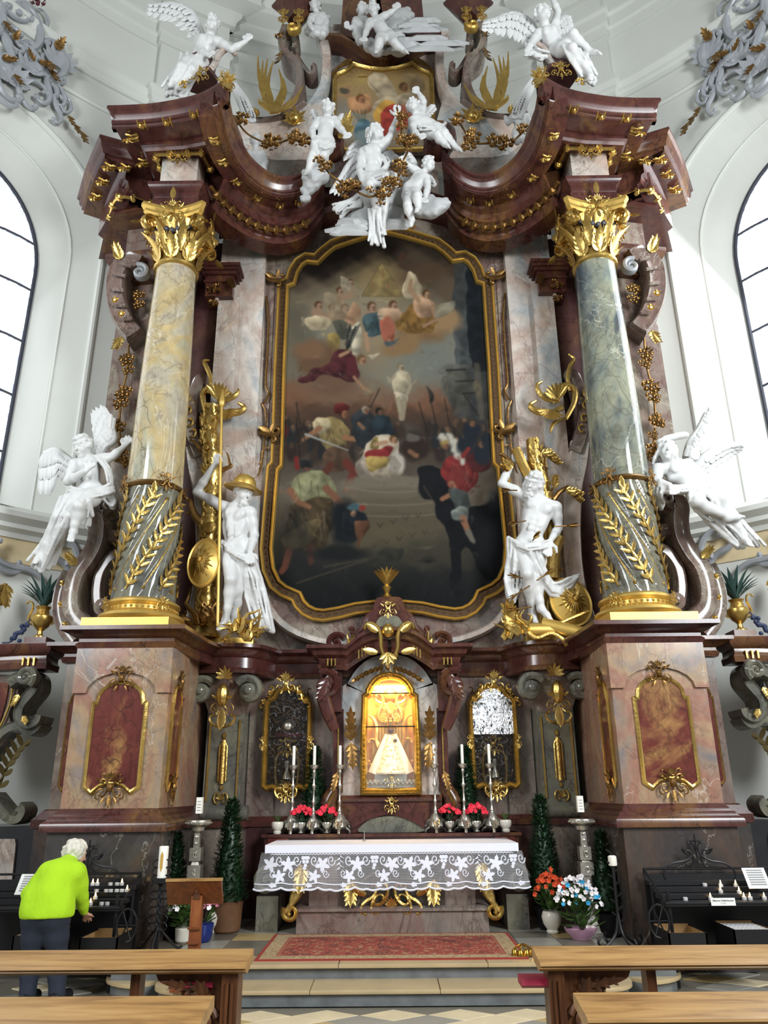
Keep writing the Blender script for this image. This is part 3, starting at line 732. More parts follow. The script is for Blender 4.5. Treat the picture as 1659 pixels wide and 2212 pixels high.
ENT=[(-.9,.31),(-.02,.31),(0,.3),(0,.25),(-.04,.22),(-.05,.15),(-.09,.1),(-.1,.05),(-.14,.04),(-.14,-.02),(-.46,-.02),(-.46,-.06),(-.52,-.1),(-.53,-.2),(-.6,-.22),(-.6,-.26),(-.9,-.26)]
ENT2=[(-.9,.31),(-.02,.31),(0,.3),(0,.25),(-.04,.22),(-.05,.15),(-.09,.1),(-.1,.05),(-.14,.04),(-.14,-.02),(-.42,-.02),(-.42,-.08),(-.5,-.12),(-.5,-.28),(-.55,-.3),(-.58,-.42),(-.64,-.44),(-.64,-.56),(-.95,-.56)]
def modillion(mb,c,out,s=.1):
 out=Vector(out).normalized();sd=out.cross(ZU)
 curl(mb,'S',c,out,ZU,s*1.7,s*.28,1,1.4);mb.ball(c+out*s*.2,s*.3,7,5,s*.45);mb.leaf(c+out*s*.8-ZU*s*.3,out-ZU*.6,ZU*-1,s*.8,s*.5,.3,n=3)
 for k in(-1,1):mb.tube([c+sd*(k*s*.5)-out*s*.8+ZU*s*.3,c+sd*(k*s*.55)-ZU*s*.1,c+sd*(k*s*.5)+out*s*.8+ZU*s*.2],s*.14,5)
def astragal(mb,pts,r=.035,step=.2):
 pts=cat(pts,6);mb.tube(pts,r*.8,6);acc=0
 for a,b in zip(pts[:-1],pts[1:]):
  L=(b-a).length;acc+=L
  if acc>step:acc=0;d=(b-a).normalized();mb.ball(b,r*1.7,6,4);mb.tube([b-d*r*.6,b+d*r*.6],r*2.0,6)
def entab(sx):
 S=SIDE[sx]
 t_=thing('entablature','red brown marble entablature over the %s column, sweeping inward to a volute'%S,'cornice',(-3.3*sx,9.9,10.4),'column entablatures')
 MB().prismz([(CX-.36,CY-.38),(CX+.36,CY-.38),(CX+.4,CY+.5),(CX-.36,CY+.5)],10.39,10.55).build('abacus_block',M['red'],t_,sx)
 MB().sweep([V(CX-.3,CY+.5,10.55),V(CX-.3,CY-.33,10.55),V(CX+.3,CY-.33,10.55),V(CX+.36,CY+.5,10.55)],[(-.2,0),(.04,0),(.06,.05),(.05,.1),(.12,.16),(.14,.2),(.14,.24),(-.2,.24)]).build('abacus_moulding',M['red'],t_,sx)
 MB().prismz([(CX-.3,CY-.32),(CX+.28,CY-.32),(CX+.36,CY+1.0),(CX-.3,CY+1.0)],10.75,11.45).build('dosseret',M['pink'],t_,sx)
 z=11.53;H=11.84
 front=cat([V(-4.28,9.0,z),V(-3.85,8.99,z),V(-3.42,8.95,z),V(-2.82,8.81,z),V(-2.38,8.57,z)],5)
 dz=V(0,0,-.31);inner=cat([P(490,172,8.57)+dz,P(503,245,9.0)+dz,P(520,300,9.35)+dz,P(550,345,9.7)+dz,P(595,376,9.97)+dz,P(640,376,10.08)+dz,P(680,350,10.12)+dz,P(707,318,10.15)+dz],5)
 res=[V(-4.13,10.4,z)]+front+inner[1:]
 crown=[(-.22,.31),(-.02,.31),(0,.3),(0,.25),(-.04,.22),(-.05,.15),(-.09,.1),(-.1,.05),(-.14,.04),(-.14,-.02),(-.22,-.02)]
 MB().sweep(res,crown,lim=1.6).build('crown_moulding',M['red'],t_,sx)
 fx=[(p.x,p.y)for p in front]
 pl_=[(-4.02,10.4)]+[(x+(.12 if i==0 else 0)-(.1 if i==len(fx)-1 else 0),y+.14)for i,(x,y)in enumerate(fx)]+[(-2.36,9.2),(-2.3,9.7),(-2.3,10.4)]
 MB().prismz(pl_[::-1]if False else pl_,11.5,11.815).build('soffit',M['red'],t_,sx)
 MB().sweep([V(-3.85,10.3,11.38),V(-3.85,9.42,11.38),V(-3.2,9.38,11.38),V(-2.62,9.26,11.38),V(-2.55,9.8,11.38)],[(-.3,0),(-.06,0),(-.04,.05),(0,.07),(0,.13),(-.3,.13)]).build('bed_moulding',M['red'],t_,sx)
 MB().prismz([(-3.8,10.3),(-3.8,9.5),(-2.7,9.4),(-2.6,10.3)],11.39,11.52).build('bed_core',M['red'],t_,sx)
 ins=inner[3:];MB().sweep(ins,[(-.12,.28),(-.12,0),(-.46,-.02),(-.46,.28)]).build('inner_soffit',M['red'],t_,sx)
 low=[p for p in inner if p.y>9.55];MB().sweep(low,[(-.4,.2)]+[q for q in ENT2 if q[0]<=-.42]+[(-.95,.2)]).build('inner_frieze',M['red'],t_,sx)
 wing=cat([V(-5.48,10.92,z),V(-5.05,10.2,z),V(-4.59,9.55,z)],6)+[V(-4.1,9.75,z),V(-3.6,9.85,z)]
 MB().sweep(wing,ENT2).build('wing_cornice',M['red'],t_,sx)
 MB().prismz([(-5.0,10.9),(-4.4,10.1),(-3.6,10.3),(-3.6,11.4),(-4.7,11.6)],10.97,11.8).build('wing_core',M['red'],t_,sx)
 MB().prismz([(-5.2,11.5),(-4.95,11.0),(-4.55,10.35),(-4.1,10.25),(-3.5,10.4),(-3.4,11.6)],10.93,10.99).build('wing_soffit',M['red'],t_,sx)
 k=0
 for(px,py)in((307,272),(362,266),(420,250),(285,299),(312,352),(236,362),(222,394),(207,427),(270,364)):
  zz=11.44
  c=PZ(px,py,zz);mb=MB();out=YF if k<3 else(V(-1,-.1,0)if k in(3,4)else V(-.8,-.6,0))
  modillion(mb,c,out,.11);mb.build('gilt_bracket',M['gold'],t_,sx);k+=1
 mb=MB();astragal(mb,[V(CX-.38,CY+.1,11.34),V(CX-.38,CY-.44,11.34)]);astragal(mb,[V(CX-.38,CY-.44,11.34),V(CX+.37,CY-.46,11.34)]);astragal(mb,[V(CX+.37,CY-.46,11.34),V(CX+.5,CY+.2,11.34)])
 cartouche(mb,V(CX,CY-.47,11.3),XR,ZU,.17);mb.build('astragal',M['gold'],t_,sx)
 mb=MB();astragal(mb,[V(-4.75,10.7,11.0),V(-4.35,10.05,11.0),V(-3.7,10.3,11.0)],.035)
 cartouche(mb,P(262,425,10.3),V(.7,-.7,0),ZU,.2,V(-.7,-.7,0));mb.build('astragal',M['gold'],t_,sx)
 MB().prismz([(-4.42,11.6),(-4.42,10.75),(-3.5,10.6),(-3.4,11.6)],3.7,11.0).build('outer_pilaster',M['pinkdark'],t_,sx)
 cc=[V(-4.5,11.4,9.75),V(-4.5,10.66,9.75),V(-3.5,10.5,9.75)]
 MB().sweep(cc,[(-.3,0),(.02,0),(.03,.12),(.06,.18),(.05,.26),(.13,.36),(.16,.44),(.16,.5),(-.3,.5)]).build('pilaster_capital',M['red'],t_,sx)
 u=t_
 mb=MB();vc=P(712,300,10.25);mb.scroll(vc,XR*-1,ZU,.26,.09,-1.2,1.3,.1,.07,30,8,2.0);mb.lathe([(.02,-.28),(.06,-.26),(.05,-.2),(.12,-.16),(.2,-.1),(.25,0),(.25,.3)],vc,20,(0,1,0));mb.build('volute',M['red'],u,sx)
 mb=MB();acanthus(mb,vc+V(.2,-.15,-.05),V(.5,0,1),YF,.45,.25);mb.leaf(vc+V(.15,-.2,-.15),V(1,0,.4),YF,.35,.2,.3);mb.build('gilt_leaf',M['gold'],u,sx)
 def off(i,a_,b_):
  t1=inner[min(i+1,len(inner)-1)]-inner[max(i-1,0)];return inner[i]+t1 .cross(ZU).normalized()*a_+ZU*b_
 k0=next(i for i,p in enumerate(inner)if p.y>9.4)
 mb=MB();astragal(mb,[off(i,-.54,-.37)for i in range(k0,len(inner)-6,2)],.042,.15);mb.build('astragal',M['bronze'],t_,sx)
 for i in range(6,len(inner)-8,4):
  t1=(inner[i+1]-inner[i-1]).cross(ZU).normalized();mb=MB();modillion(mb,off(i,-.29,-.09),t1,.095);mb.build('gilt_bracket',M['gold'],t_,sx)
 mb=MB();fan(mb,P(490,176,8.5),XR,ZU,V(.6,-.8,0),.2,7,4.5);acanthus(mb,P(490,172,8.45),-ZU,V(.5,-.8,0),.32,.24);cartouche(mb,P(490,172,8.45),V(.8,.6,0),ZU,.14,V(.6,-.8,0));mb.build('gilt_mask',M['gold'],u,sx)
for s in(1,-1):pedestal(s);column(s);entab(s)
# ---------------- retable wall, frames, predella ----------------
def W(pts,Y):return[P(x,y,Y)for x,y in pts]
def symm(pts):
 """left half outline (top centre to bottom centre, world) closed with its mirror image"""
 L=[Vector(p)for p in pts];return L+[mirv(p,-1)for p in reversed(L)if abs(p.x)>.02]
R0=thing('altar_retable','pink and grey marble retable wall framing the large altar painting','retable',(0,11.3,0))
MB().box(-2.62,2.62,11.5,12.2,3.4,11.2).build('back_wall',M['pinkdark'],R0)
gable_top=W([(838,395),(760,400),(700,430),(640,458),(590,480),(520,478),(450,420),(430,330)],11.45)
def sidepart(name,mat,px0,px1,py,Y0,Y1,z0,z1,sx,par=R0):
 x0,x1=P(px0,py,Y0).x,P(px1,py,Y0).x;return MB().box(x0,x1,Y0,Y1,z0,z1).build(name,M[mat],par,sx)
for s in(1,-1):
 sidepart('pilaster','pink',452,556,900,11.05,11.55,3.6,10.95,s)
 sidepart('pilaster_strip','pink',452,500,900,10.92,11.1,3.6,9.9,s)
 sidepart('back_panel','back',400,462,900,11.2,11.6,3.6,11.0,s)  # dark brown panel between column and pilaster
 sidepart('inner_strip','pinkdark',556,580,900,11.2,11.5,3.6,10.9,s)
 x0,x1=P(455,530,10.9).x,P(512,530,10.9).x
 mb=MB()
 for e_,z0_,z1_ in((0,9.6,9.86),(.03,9.86,9.9),(.01,9.9,10.0),(.06,10.0,10.06),(.1,10.06,10.12),(.13,10.12,10.18)):mb.box(x0-e_,x1+e_,10.8-e_,11.2,z0_,z1_)
 mb.build('pilaster_capital',M['red'],R0,s)
 mb=MB();acanthus(mb,P(500,500,10.8),V(.3,0,1),YF,.4,.2);curl(mb,'S',P(500,495,10.75),XR,ZU,.4,.03,1);mb.build('gilt_spray',M['bronze'],R0,s)
 mb=MB();mb.sweep(cat(W([(468,500),(468,470),(458,440),(445,425),(430,418)],10.9),4),[(-.05,-.1),(.05,-.1),(.05,.2),(-.05,.2)],ref=(0,1,0));mb.build('arch_rib',M['red'],R0,s)
 mb=MB();mb.scroll(P(490,585,10.85),XR,ZU,.17,.03,2.2,-1.5,.045,.02,24,6,1.6);mb.tube(cat(W([(478,570),(470,610),(468,650)],10.88),4),[.06,.07,.03],6);mb.build('scroll_bracket',M['pink'],R0,s)
 for x_,y_,r_ in((465,625,.13),(463,655,.09)):mb=MB();bouquet(mb,P(x_,y_,10.8),r_,6);mb.build('gilt_drop',M['bronze'],R0,s)
 mb=MB();acanthus(mb,P(495,600,10.75),V(.3,0,-1),YF,.35,.16);mb.build('gilt_leaf',M['bronze'],R0,s)
half=W([(838,452),(760,452),(700,456),(650,470),(610,487),(583,515),(570,555),(566,620),(560,800),(556,1000),(553,1150),(560,1260),(585,1320),(625,1360),(690,1385),(760,1393),(838,1396)],11.2)
rec=symm(cat(half,3));poly=[(p.x,p.z)for p in rec]
MB().prism(poly,11.22,11.5).build('recess_panel',M['pinkdark'],R0)
mb=MB();mb.sweep(rec,[(-.03,-.06),(.03,-.06),(.06,0),(.06,.1),(-.05,.1)],ref=(0,1,0),closed=True);mb.build('recess_edge',M['pink'],R0)
M['dullgold']=simple('frame_brown_gold','#4d3820',.5,.6,.5,60,.5,70)  # dark brown gold of the carved frame band
fr=W([(838,494),(800,496),(757,509),(713,524),(690,542),(679,553),(659,551),(637,565),(623,587),(618,604),(601,610),(597,700),(592,800),(588,930),(585,1001),(577,1010),(571,1081),(562,1189),(567,1236),(583,1272),(605,1290),(630,1301),(636,1314),(652,1331),(674,1342),(699,1345),(735,1339),(771,1330),(838,1322)],11.2)
FR=symm(fr)
PT=thing('altar_painting','huge dark altar painting of a martyrdom in a curved gold frame','painting',(0,11.2,3.9))
FW=[(0,-.02),(0,-.09),(-.035,-.12),(-.06,-.08)],[(-.06,-.08),(-.07,-.05),(-.13,-.05),(-.14,-.08)],[(-.14,-.08),(-.155,-.1),(-.19,-.06),(-.2,-.0),(0,0)]
def orient(path):
 A=sum(path[i-1].x*path[i].z-path[i].x*path[i-1].z for i in range(len(path)));return 1 if A>0 else -1
og=orient(FR)
def fsweep(mb,path,prof,closed=True):
 o=orient(path);mb.sweep(path,[(a_*(1 if o<0 else -1),b_)for a_,b_ in prof],ref=(0,1,0),closed=closed)
mb=MB();fsweep(mb,FR,[(0,0),(0,-.08),(-.012,-.095),(-.026,-.08),(-.034,-.09),(-.048,-.06),(-.048,0)]);mb.build('outer_frame',M['gold_flat'],PT)
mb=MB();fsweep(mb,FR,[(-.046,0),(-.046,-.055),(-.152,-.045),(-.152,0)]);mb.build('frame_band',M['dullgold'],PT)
mb=MB();fsweep(mb,FR,[(-.148,0),(-.148,-.08),(-.16,-.092),(-.172,-.07),(-.182,-.08),(-.2,-.04),(-.2,0)]);mb.build('inner_frame',M['gold_flat'],PT)
mb=MB();acc=0
def offset(path,d):
 o=orient(path);out=[];n=len(path)
 for i in range(n):
  t=(path[(i+1)%n]-path[i-1]).normalized();nn=t.cross(V(0,1,0))*(1 if o<0 else -1);out.append(path[i]+nn*d)
 return out
mid=offset(FR,-.1)
for a_,b_ in zip(mid,mid[1:]+mid[:1]):
 L=(b_-a_).length;k=max(1,int(L/.085))
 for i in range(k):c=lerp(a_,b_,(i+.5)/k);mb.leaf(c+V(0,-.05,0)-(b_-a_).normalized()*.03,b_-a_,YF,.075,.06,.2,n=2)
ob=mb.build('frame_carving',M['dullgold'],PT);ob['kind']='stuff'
for s in(1,-1):
 for(px,py,rr)in((597,600,.16),(585,932,.17)):
  mb=MB();c=P(px,py,11.08);curl(mb,'C',c,XR,ZU,rr*1.6,.035,1,1.5);curl(mb,'S',c+V(-.05,0,-.05),XR,ZU,rr*1.7,.035,1,1.4);mb.leaf(c,V(-1,0,.3),YF,rr*1.3,rr*.6,.4);mb.leaf(c,V(.4,0,1),YF,rr,rr*.5,.3);mb.build('frame_clasp',M['bronze'],PT,s)
 mb=MB();mb.tube(cat(W([(575,640),(580,690),(578,760),(574,830),(580,850),(572,870)],11.15),5),.018,5);mb.tube(cat(W([(565,870),(575,900),(567,990),(562,1015),(556,1030)],11.15),5),.015,5);curl(mb,'S',P(566,985,11.15),XR,ZU,.3,.016);mb.build('gilt_tendril',M['bronze'],R0,s)
hl=cat(W([(600,480),(650,469),(700,452),(760,434),(838,427)],10.85),4)
MB().sweep(hl+[mirv(p_,-1)for p_ in reversed(hl[:-1])],[(-.5,-.1),(0,-.1),(.03,0),(0,.05),(0,.25),(-.5,.25)]).build('arch_architrave',M['red'],R0)
B0=thing('altar_predella','marble wall below the painting with a long red brown cornice','predella',(0,11.3,0))
for x0,x1,z0,z1 in((-2.6,-.44,.262,3.62),(.44,2.6,.262,3.62),(-.44,.44,.262,1.7),(-.44,.44,3.3,3.62)):MB().box(x0,x1,11.32,12.0,z0,z1).build('wall_panel',M['pinkdark'],B0)
for s in(1,-1):
 for(p0,p1)in((575,690),):pass
 MB().box(-2.0,-1.62,11.28,11.4,1.5,3.4).build('pilaster_strip',M['pinkdark'],B0,s)
MB().sweep([V(-2.6,11.3,3.36),V(2.6,11.3,3.36)],[(-.1,0),(.03,0),(.05,.05),(.03,.08),(.03,.2),(.08,.24),(.1,.3),(.18,.34),(.18,.39),(-.1,.4)]).build('cornice',M['red'],B0)
MB().sweep([V(-2.6,11.3,1.36),V(2.6,11.3,1.36)],[(-.1,0),(.1,0),(.1,.06),(.06,.1),(.03,.14),(-.1,.14)]).build('base_moulding',M['red'],B0)
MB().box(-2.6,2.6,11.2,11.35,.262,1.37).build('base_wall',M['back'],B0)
def console(s):
 c=P(497,1400,10.9);xc=c.x;S=SIDE[s]
 t_=thing('statue_console','marble bracket pillar with gilded mask under the %s'%('helmeted saint' if s==1 else 'saint pierced by arrows'),'console',(xc*s,11.0,.26),'statue consoles')
 path=cat([V(xc-.62,11.25,3.3),V(xc-.46,10.78,3.3),V(xc-.3,10.62,3.3),V(xc,10.55,3.3),V(xc+.3,10.62,3.3),V(xc+.46,10.78,3.3),V(xc+.62,11.25,3.3)],3)
 MB().sweep(path,[(-.35,.05),(-.02,.05),(.0,.09),(-.04,.12),(-.05,.26),(.02,.3),(.05,.36),(.12,.38),(.12,.43),(-.35,.44)]).build('cap',M['red'],t_,s)
 MB().prismz([(p.x,p.y+.1)for p in path],3.34,3.735).build('cap_core',M['red'],t_,s)
 MB().sweep([V(xc-.34,11.2,3.73),V(xc-.34,10.8,3.73),V(xc,10.66,3.73),V(xc+.34,10.8,3.73),V(xc+.34,11.2,3.73)],[(-.3,0),(0,0),(0,.12),(-.3,.12)]).build('gilt_plinth',M['gold_flat'],t_,s)
 MB().prismz([(xc-.3,11.2),(xc-.3,10.85),(xc,10.72),(xc+.3,10.85),(xc+.3,11.2)],3.73,3.845).build('gilt_plinth_top',M['gold_flat'],t_,s)
 mb=MB();prof=[(.3,3.36),(.32,3.2),(.29,3.0),(.24,2.85),(.2,2.8)]
 for(h0,za),(h1,zb)in zip(prof[:-1],prof[1:]):
  mb.add([(xc-h0,10.72+(3.36-za)*.3,za),(xc+h0,10.72+(3.36-za)*.3,za),(xc+h1,10.72+(3.36-zb)*.3,zb),(xc-h1,10.72+(3.36-zb)*.3,zb),(xc-h0,11.3,za),(xc-h1,11.3,zb),(xc+h0,11.3,za),(xc+h1,11.3,zb)],[(3,2,1,0),(4,5,3,0),(1,2,7,6)])
 mb.build('bracket',M['pinkdark'],t_,s)
 for f in(-1,1):
  mb=MB();cc=V(xc+f*.33,10.75,3.12);mb.scroll(cc,XR*f,ZU,.19,.05,2.6,-1.25,.07,.05,26,8,1.8);mb.lathe([(.02,-.16),(.05,-.14),(.05,-.1),(.1,-.08),(.12,0),(.12,.12)],cc,14,(0,1,0));mb.build('volute',M['grey'],t_,s)
 mb=MB();fan(mb,V(xc+.02,10.56,3.28),XR,ZU,YF,.17,7,3.2);mb.ball(V(xc,10.6,3.05),.09,8,6,.16);cartouche(mb,V(xc,10.62,2.95),XR,ZU,.16);curl(mb,'C',V(xc,10.66,2.72),XR,ZU,.34,.025,1,1.57);mb.leaf(V(xc,10.62,2.85),-ZU,YF,.28,.12,.2)
 mb.build('gilt_mask',M['gold'],t_,s)
 MB().box(xc-.25,xc+.25,10.9,11.3,1.62,2.85).build('shaft',M['grey'],t_,s)
 mb=MB()
 for f in(-1,1):mb.box(xc+f*.2-.012,xc+f*.2+.012,10.88,10.91,1.7,2.75)
 mb.build('gilt_fillet',M['gold'],t_,s)
 mb=MB();mb.tube([V(xc,10.88,1.92),V(xc,10.88,2.48)],.035,8);mb.tube([V(xc-.05,10.87,1.95),V(xc-.05,10.87,2.4),V(xc,10.87,2.48),V(xc+.05,10.87,2.4),V(xc+.05,10.87,1.95)],.012,5);mb.ball(V(xc,10.88,2.54),.03,6,4,.05);mb.ball(V(xc,10.88,1.87),.025,6,4,.04);mb.build('gilt_rod',M['gold'],t_,s)
 mb=MB();curl(mb,'C',V(xc-.06,10.87,1.74),XR,ZU,.13,.014,1);curl(mb,'C',V(xc+.06,10.87,1.74),XR,ZU,.13,.014,-1);fan(mb,V(xc,10.87,1.72),XR,ZU,YF,.1,5,2.5);mb.build('gilt_knot',M['gold'],t_,s)
 mb=MB();mb.tube([V(xc-.36,10.95,1.55),V(xc+.36,10.95,1.55)],.1,12);mb.build('base_roll',M['grey'],t_,s)
 MB().box(xc-.3,xc+.3,10.85,11.3,.262,1.46).build('foot',M['pinkdark'],t_,s)
 MB().box(xc-.36,xc+.36,10.8,11.3,1.38,1.46).build('foot_moulding',M['red'],t_,s)
for s in(1,-1):console(s)
T0=thing('tabernacle_surround','red marble aedicule with scroll pilasters around the glowing shrine','aedicule',(0,11.1,1.1))
ya=11.1
def gableprof():return[(-.04,0),(.0,0),(.03,.06),(.0,.09),(.02,.16),(.09,.2),(.11,.26),(.18,.28),(.18,.33),(-.06,.34)]
for s in(1,-1):
 path=[P(690,1447,11.0),P(690,1447,10.85),P(742,1447,10.85)]+cat([P(748,1449,10.85),P(770,1432,10.85),P(800,1415,10.83),P(838,1408,10.82)],4)
 path[0].z=path[1].z=path[2].z=P(742,1447,10.85).z;path[0].y=11.3
 MB().sweep(path,gableprof()).build('pediment_cornice',M['red'],T0,s)
 x=P(716,1500,10.9).x
 MB().box(x-.14,x+.14,10.95,11.3,2.85,3.5).build('pilaster_block',M['red'],T0,s)
 mb=MB();mb.scroll(V(x-.08,10.85,3.2),V(-1,0,0),ZU,.2,.04,1.2,1.3,.06,.03,24,6,1.7);mb.tube(cat([V(x+.05,10.85,3.4),V(x-.1,10.85,3.1),V(x-.05,10.86,2.85),V(x+.06,10.88,2.6)],5),[.05,.075,.07,.05],8,1.3);acanthus(mb,V(x-.05,10.8,3.3),V(-.3,0,-1),YF,.4,.22);mb.build('scroll_top',M['red'],T0,s)
 MB().box(x+.02,x+.16,11.1,11.3,1.8,2.9).build('pilaster_shaft',M['red'],T0,s)
 MB().box(x+.08,x+.1,11.08,11.11,1.95,2.65).build('gilt_fillet',M['gold'],T0,s)
 mb=MB();mb.tube(cat([V(x+.09,11.08,2.0),V(x+.06,11.08,1.84),V(x-.02,11.1,1.68),V(x-.01,11.1,1.52),V(x+.08,11.1,1.48)],5),[.06,.075,.105,.11,.07],10,1.2);mb.build('scroll_foot',M['red'],T0,s)
 mb=MB();acanthus(mb,V(x+.09,11.0,2.05),V(-.25,0,-1),V(0,-1,0),.3,.12);mb.tube(cat([V(x+.05,10.98,1.8),V(x-.03,10.96,1.64),V(x-.0,10.97,1.5)],4),.022,5);mb.build('gilt_leaf',M['bronze'],T0,s)
 mb=MB();acanthus(mb,P(758,1600,11.0),V(0,0,1),YF,.5,.2);acanthus(mb,P(758,1605,11.0),V(.1,0,-1),YF,.4,.18);mb.build('gilt_spray',M['bronze'],T0,s)
 mb=MB();cc=P(725,1390,10.8);mb.scroll(cc,XR,ZU,.14,.03,.5,1.2,.05,.03,20,6,2.0);mb.build('small_scroll',M['red'],T0,s)
 mb=MB();flame(mb,P(752,1392,10.78),V(.3,0,1),.24,.12,5);mb.build('gilt_flame',M['gold'],T0,s)
 mb=MB()
 for i in range(3):q=P(775+7*i,1413-4*i,10.66);mb.box(q.x-.008,q.x+.008,q.y,q.y+.1,q.z-.06,q.z+.06)
 for i in range(3):q=P(708+8*i,1430,10.72);mb.box(q.x-.008,q.x+.008,q.y,q.y+.1,q.z-.05,q.z+.05)
 mb.build('gilt_triglyph',M['gold'],T0,s)
mb=MB();body=symm(cat(W([(838,1292),(815,1294),(808,1310),(800,1335),(775,1358),(760,1380),(838,1385)],10.9),3));mb.prism([(p.x,p.z)for p in body],10.82,11.2);mb.build('finial_block',M['red'],T0)
mb=MB();b2=symm(cat(W([(838,1330),(820,1335),(808,1358),(812,1378),(838,1382)],10.8),3));mb.prism([(p.x,p.z)for p in b2],10.76,10.9);mb.build('finial_panel',M['grey'],T0)
for s in(1,-1):
 mb=MB();curl(mb,'S',P(790,1345,10.85),XR,ZU,.42,.05,1,-.4,8);mb.build('finial_scroll',M['red'],T0,s)
 mb=MB();curl(mb,'S',P(822,1385,10.65),XR,ZU,.55,.035,-1,.1,6);mb.leaf(P(815,1365,10.62),V(-1,0,.7),YF,.2,.09,.3);mb.leaf(P(815,1410,10.62),V(-1,0,.2),YF,.22,.1,.3);mb.build('gilt_cartouche',M['gold'],T0,s)
mb=MB();cartouche(mb,P(838,1315,10.76),XR,ZU,.12);mb.build('gilt_mask',M['gold'],T0);mb=MB();mb.ball(P(838,1362,10.7),.1,10,6);mb.build('gilt_boss',M['gold'],T0);mb=MB();fan(mb,P(838,1410,10.6),XR,-ZU,YF,.22,5,1.8);mb.build('gilt_shell',M['gold'],T0)
mb=MB();c0=P(836,1292,10.85);mb.lathe([(.05,0),(.07,.03),(.03,.07),(.05,.12),(.07,.16),(.03,.2)],c0,12)
for i in range(9):q=-1.1+2.2*i/8;mb.leaf(c0+V(0,0,.18),V(math.sin(q)*.55,-.1*(i%2),1),V(math.sin(q),-.6,0),.3,.08,.35)
mb.build('gilt_finial',M['gold'],T0)
mb=MB();cc=W([(838,1442)],11.0)[0];cartouche(mb,cc,XR,ZU,.13)
for s in(-1,1):
 for i in range(6):q=P(838+s*(16+10*i),1444+.5*i*i+2*i,11.02);rose(mb,q,YF,.055);mb.leaf(q,V(s,0,-.4),YF,.1,.05)
mb.build('gilt_rose_garland',M['bronze'],T0)
MB().prism([(p.x,p.z)for p in symm(W([(838,1728),(735,1728),(735,1800),(838,1800)],11.08))],11.08,11.3).build('bench',M['red'],T0)
MB().sweep([V(P(735,1730,11.08).x,11.08,P(735,1732,11.08).z),V(-P(735,1730,11.08).x,11.08,P(735,1732,11.08).z)],[(-.1,0),(.04,0),(.06,.04),(.02,.08),(-.1,.08)]).build('bench_moulding',M['red'],T0)
arcp=symm(cat(W([(838,1763),(805,1768),(785,1780),(775,1797),(838,1799)],11.06),3));MB().prism([(p.x,p.z)for p in arcp],11.06,11.1).build('bench_panel',M['grey'],T0)
mb=MB();mb.sweep(cat([P(760,1785,11.04),P(790,1768,11.04),P(838,1755,11.04),P(888,1768,11.04),P(918,1785,11.04)],5),[(-.03,0),(.03,0),(.03,.08),(-.03,.08)],ref=(0,1,0));mb.build('bench_arch',M['red'],T0)
mb=MB();cartouche(mb,P(846,1738,11.0),XR,ZU,.1);mb.build('gilt_keystone',M['gold'],T0)
SH=thing('shrine_case','golden arched glass shrine lit from within above the altar','shrine',(0,11.1,P(838,1718,11.05).z))
so=symm(cat(W([(843,1452),(818,1457),(800,1472),(789,1490)],11.05),3)+W([(789,1496),(781,1502),(778,1600),(778,1718),(843,1718)],11.05))
mb=MB();fsweep(mb,so,[(0,.05),(0,-.06),(-.03,-.09),(-.05,-.05),(-.07,-.07),(-.09,-.04),(-.1,.05)]);mb.build('frame',M['gold'],SH)
fsw=MB();fsweep(fsw,so,[(-.02,.07),(.27,.07),(.27,.3),(-.02,.3)]);fsw.build('niche_slab',M['pink'],T0)
si=offset(so,-.08);t=NT('shrine_lining');p=t.pos((1,1,1));col=t.ramp(t.noise(p,3,5,.6,1.0),[(.3,lin('#c9964a')),(.5,lin('#e6bd5c')),(.7,lin('#c08048'))]);M['lining']=t.fin(col,.4)
zs_=[q.z for q in si];x_=max(q.x for q in si)
MB().prism([(q.x,q.z)for q in si],11.38,11.42).build('back',M['lining'],SH)
mb=MB();fsweep(mb,si,[(0,0),(0,.34),(.02,.34),(.02,0)]);mb.build('lining',M['lining'],SH)
M['glass']=simple('clear_glass','#ffffff',.02,0);M['glass'].node_tree.nodes['Principled BSDF'].inputs['Alpha'].default_value=.05
MB().prism([(q.x,q.z)for q in si],11.015,11.02).build('glass_pane',M['glass'],SH)
for yy in(1498,1570):q=P(790,yy,11.0);MB().box(-x_,x_,10.995,11.012,q.z-.008,q.z+.008).build('glass_bar',M['black'],SH)
mb=MB();c=P(843,1500,11.3)
for i in range(13):a_=math.pi*(i+.5)/13;mb.leaf(c,V(math.cos(a_),-.05,math.sin(a_)),YF,.3,.06,.1)
mb.ball(c,.1,10,6);curl(mb,'S',c+V(-.12,0,-.12),XR,ZU,.22,.02,1,1.3);curl(mb,'S',c+V(.12,0,-.12),XR,ZU,.22,.02,-1,-1.3);mb.build('sunburst',M['gold_flat'],SH)
mb=MB();bk=symm(cat(W([(843,1512),(832,1522),(815,1530),(818,1550),(806,1560),(805,1640),(812,1655),(843,1660)],11.3),3));mb.prism([(q.x,q.z)for q in bk],11.28,11.34)
for s in(-1,1):
 c=P(843,1600,11.26);curl(mb,'S',c+V(s*.2,0,.1),XR,ZU,.5,.03,s);curl(mb,'C',c+V(s*.22,0,-.15),XR,ZU,.35,.03,s);curl(mb,'S',c+V(s*.13,0,.45),XR,ZU,.35,.025,s,.4*s)
 for i in range(3):mb.box(c.x+s*(.1+.04*i)-.01,c.x+s*(.1+.04*i)+.01,11.25,11.29,c.z-.2,c.z+.2)
cartouche(mb,P(843,1540,11.24),XR,ZU,.14);mb.build('gilt_backdrop',M['gold_flat'],SH)
mb=MB();zb=P(843,1694,11.1).z;zt=P(843,1718,11.1).z+.05;mb.box(-x_*.98,x_*.98,11.12,11.3,zt,zb)
for i in range(22):q=-x_*.9+1.8*x_*i/21;mb.ball(V(q,11.11,zt+.1+.03*(i%2)),.028,6,4)
mb.build('silver_step',M['silver'],SH)
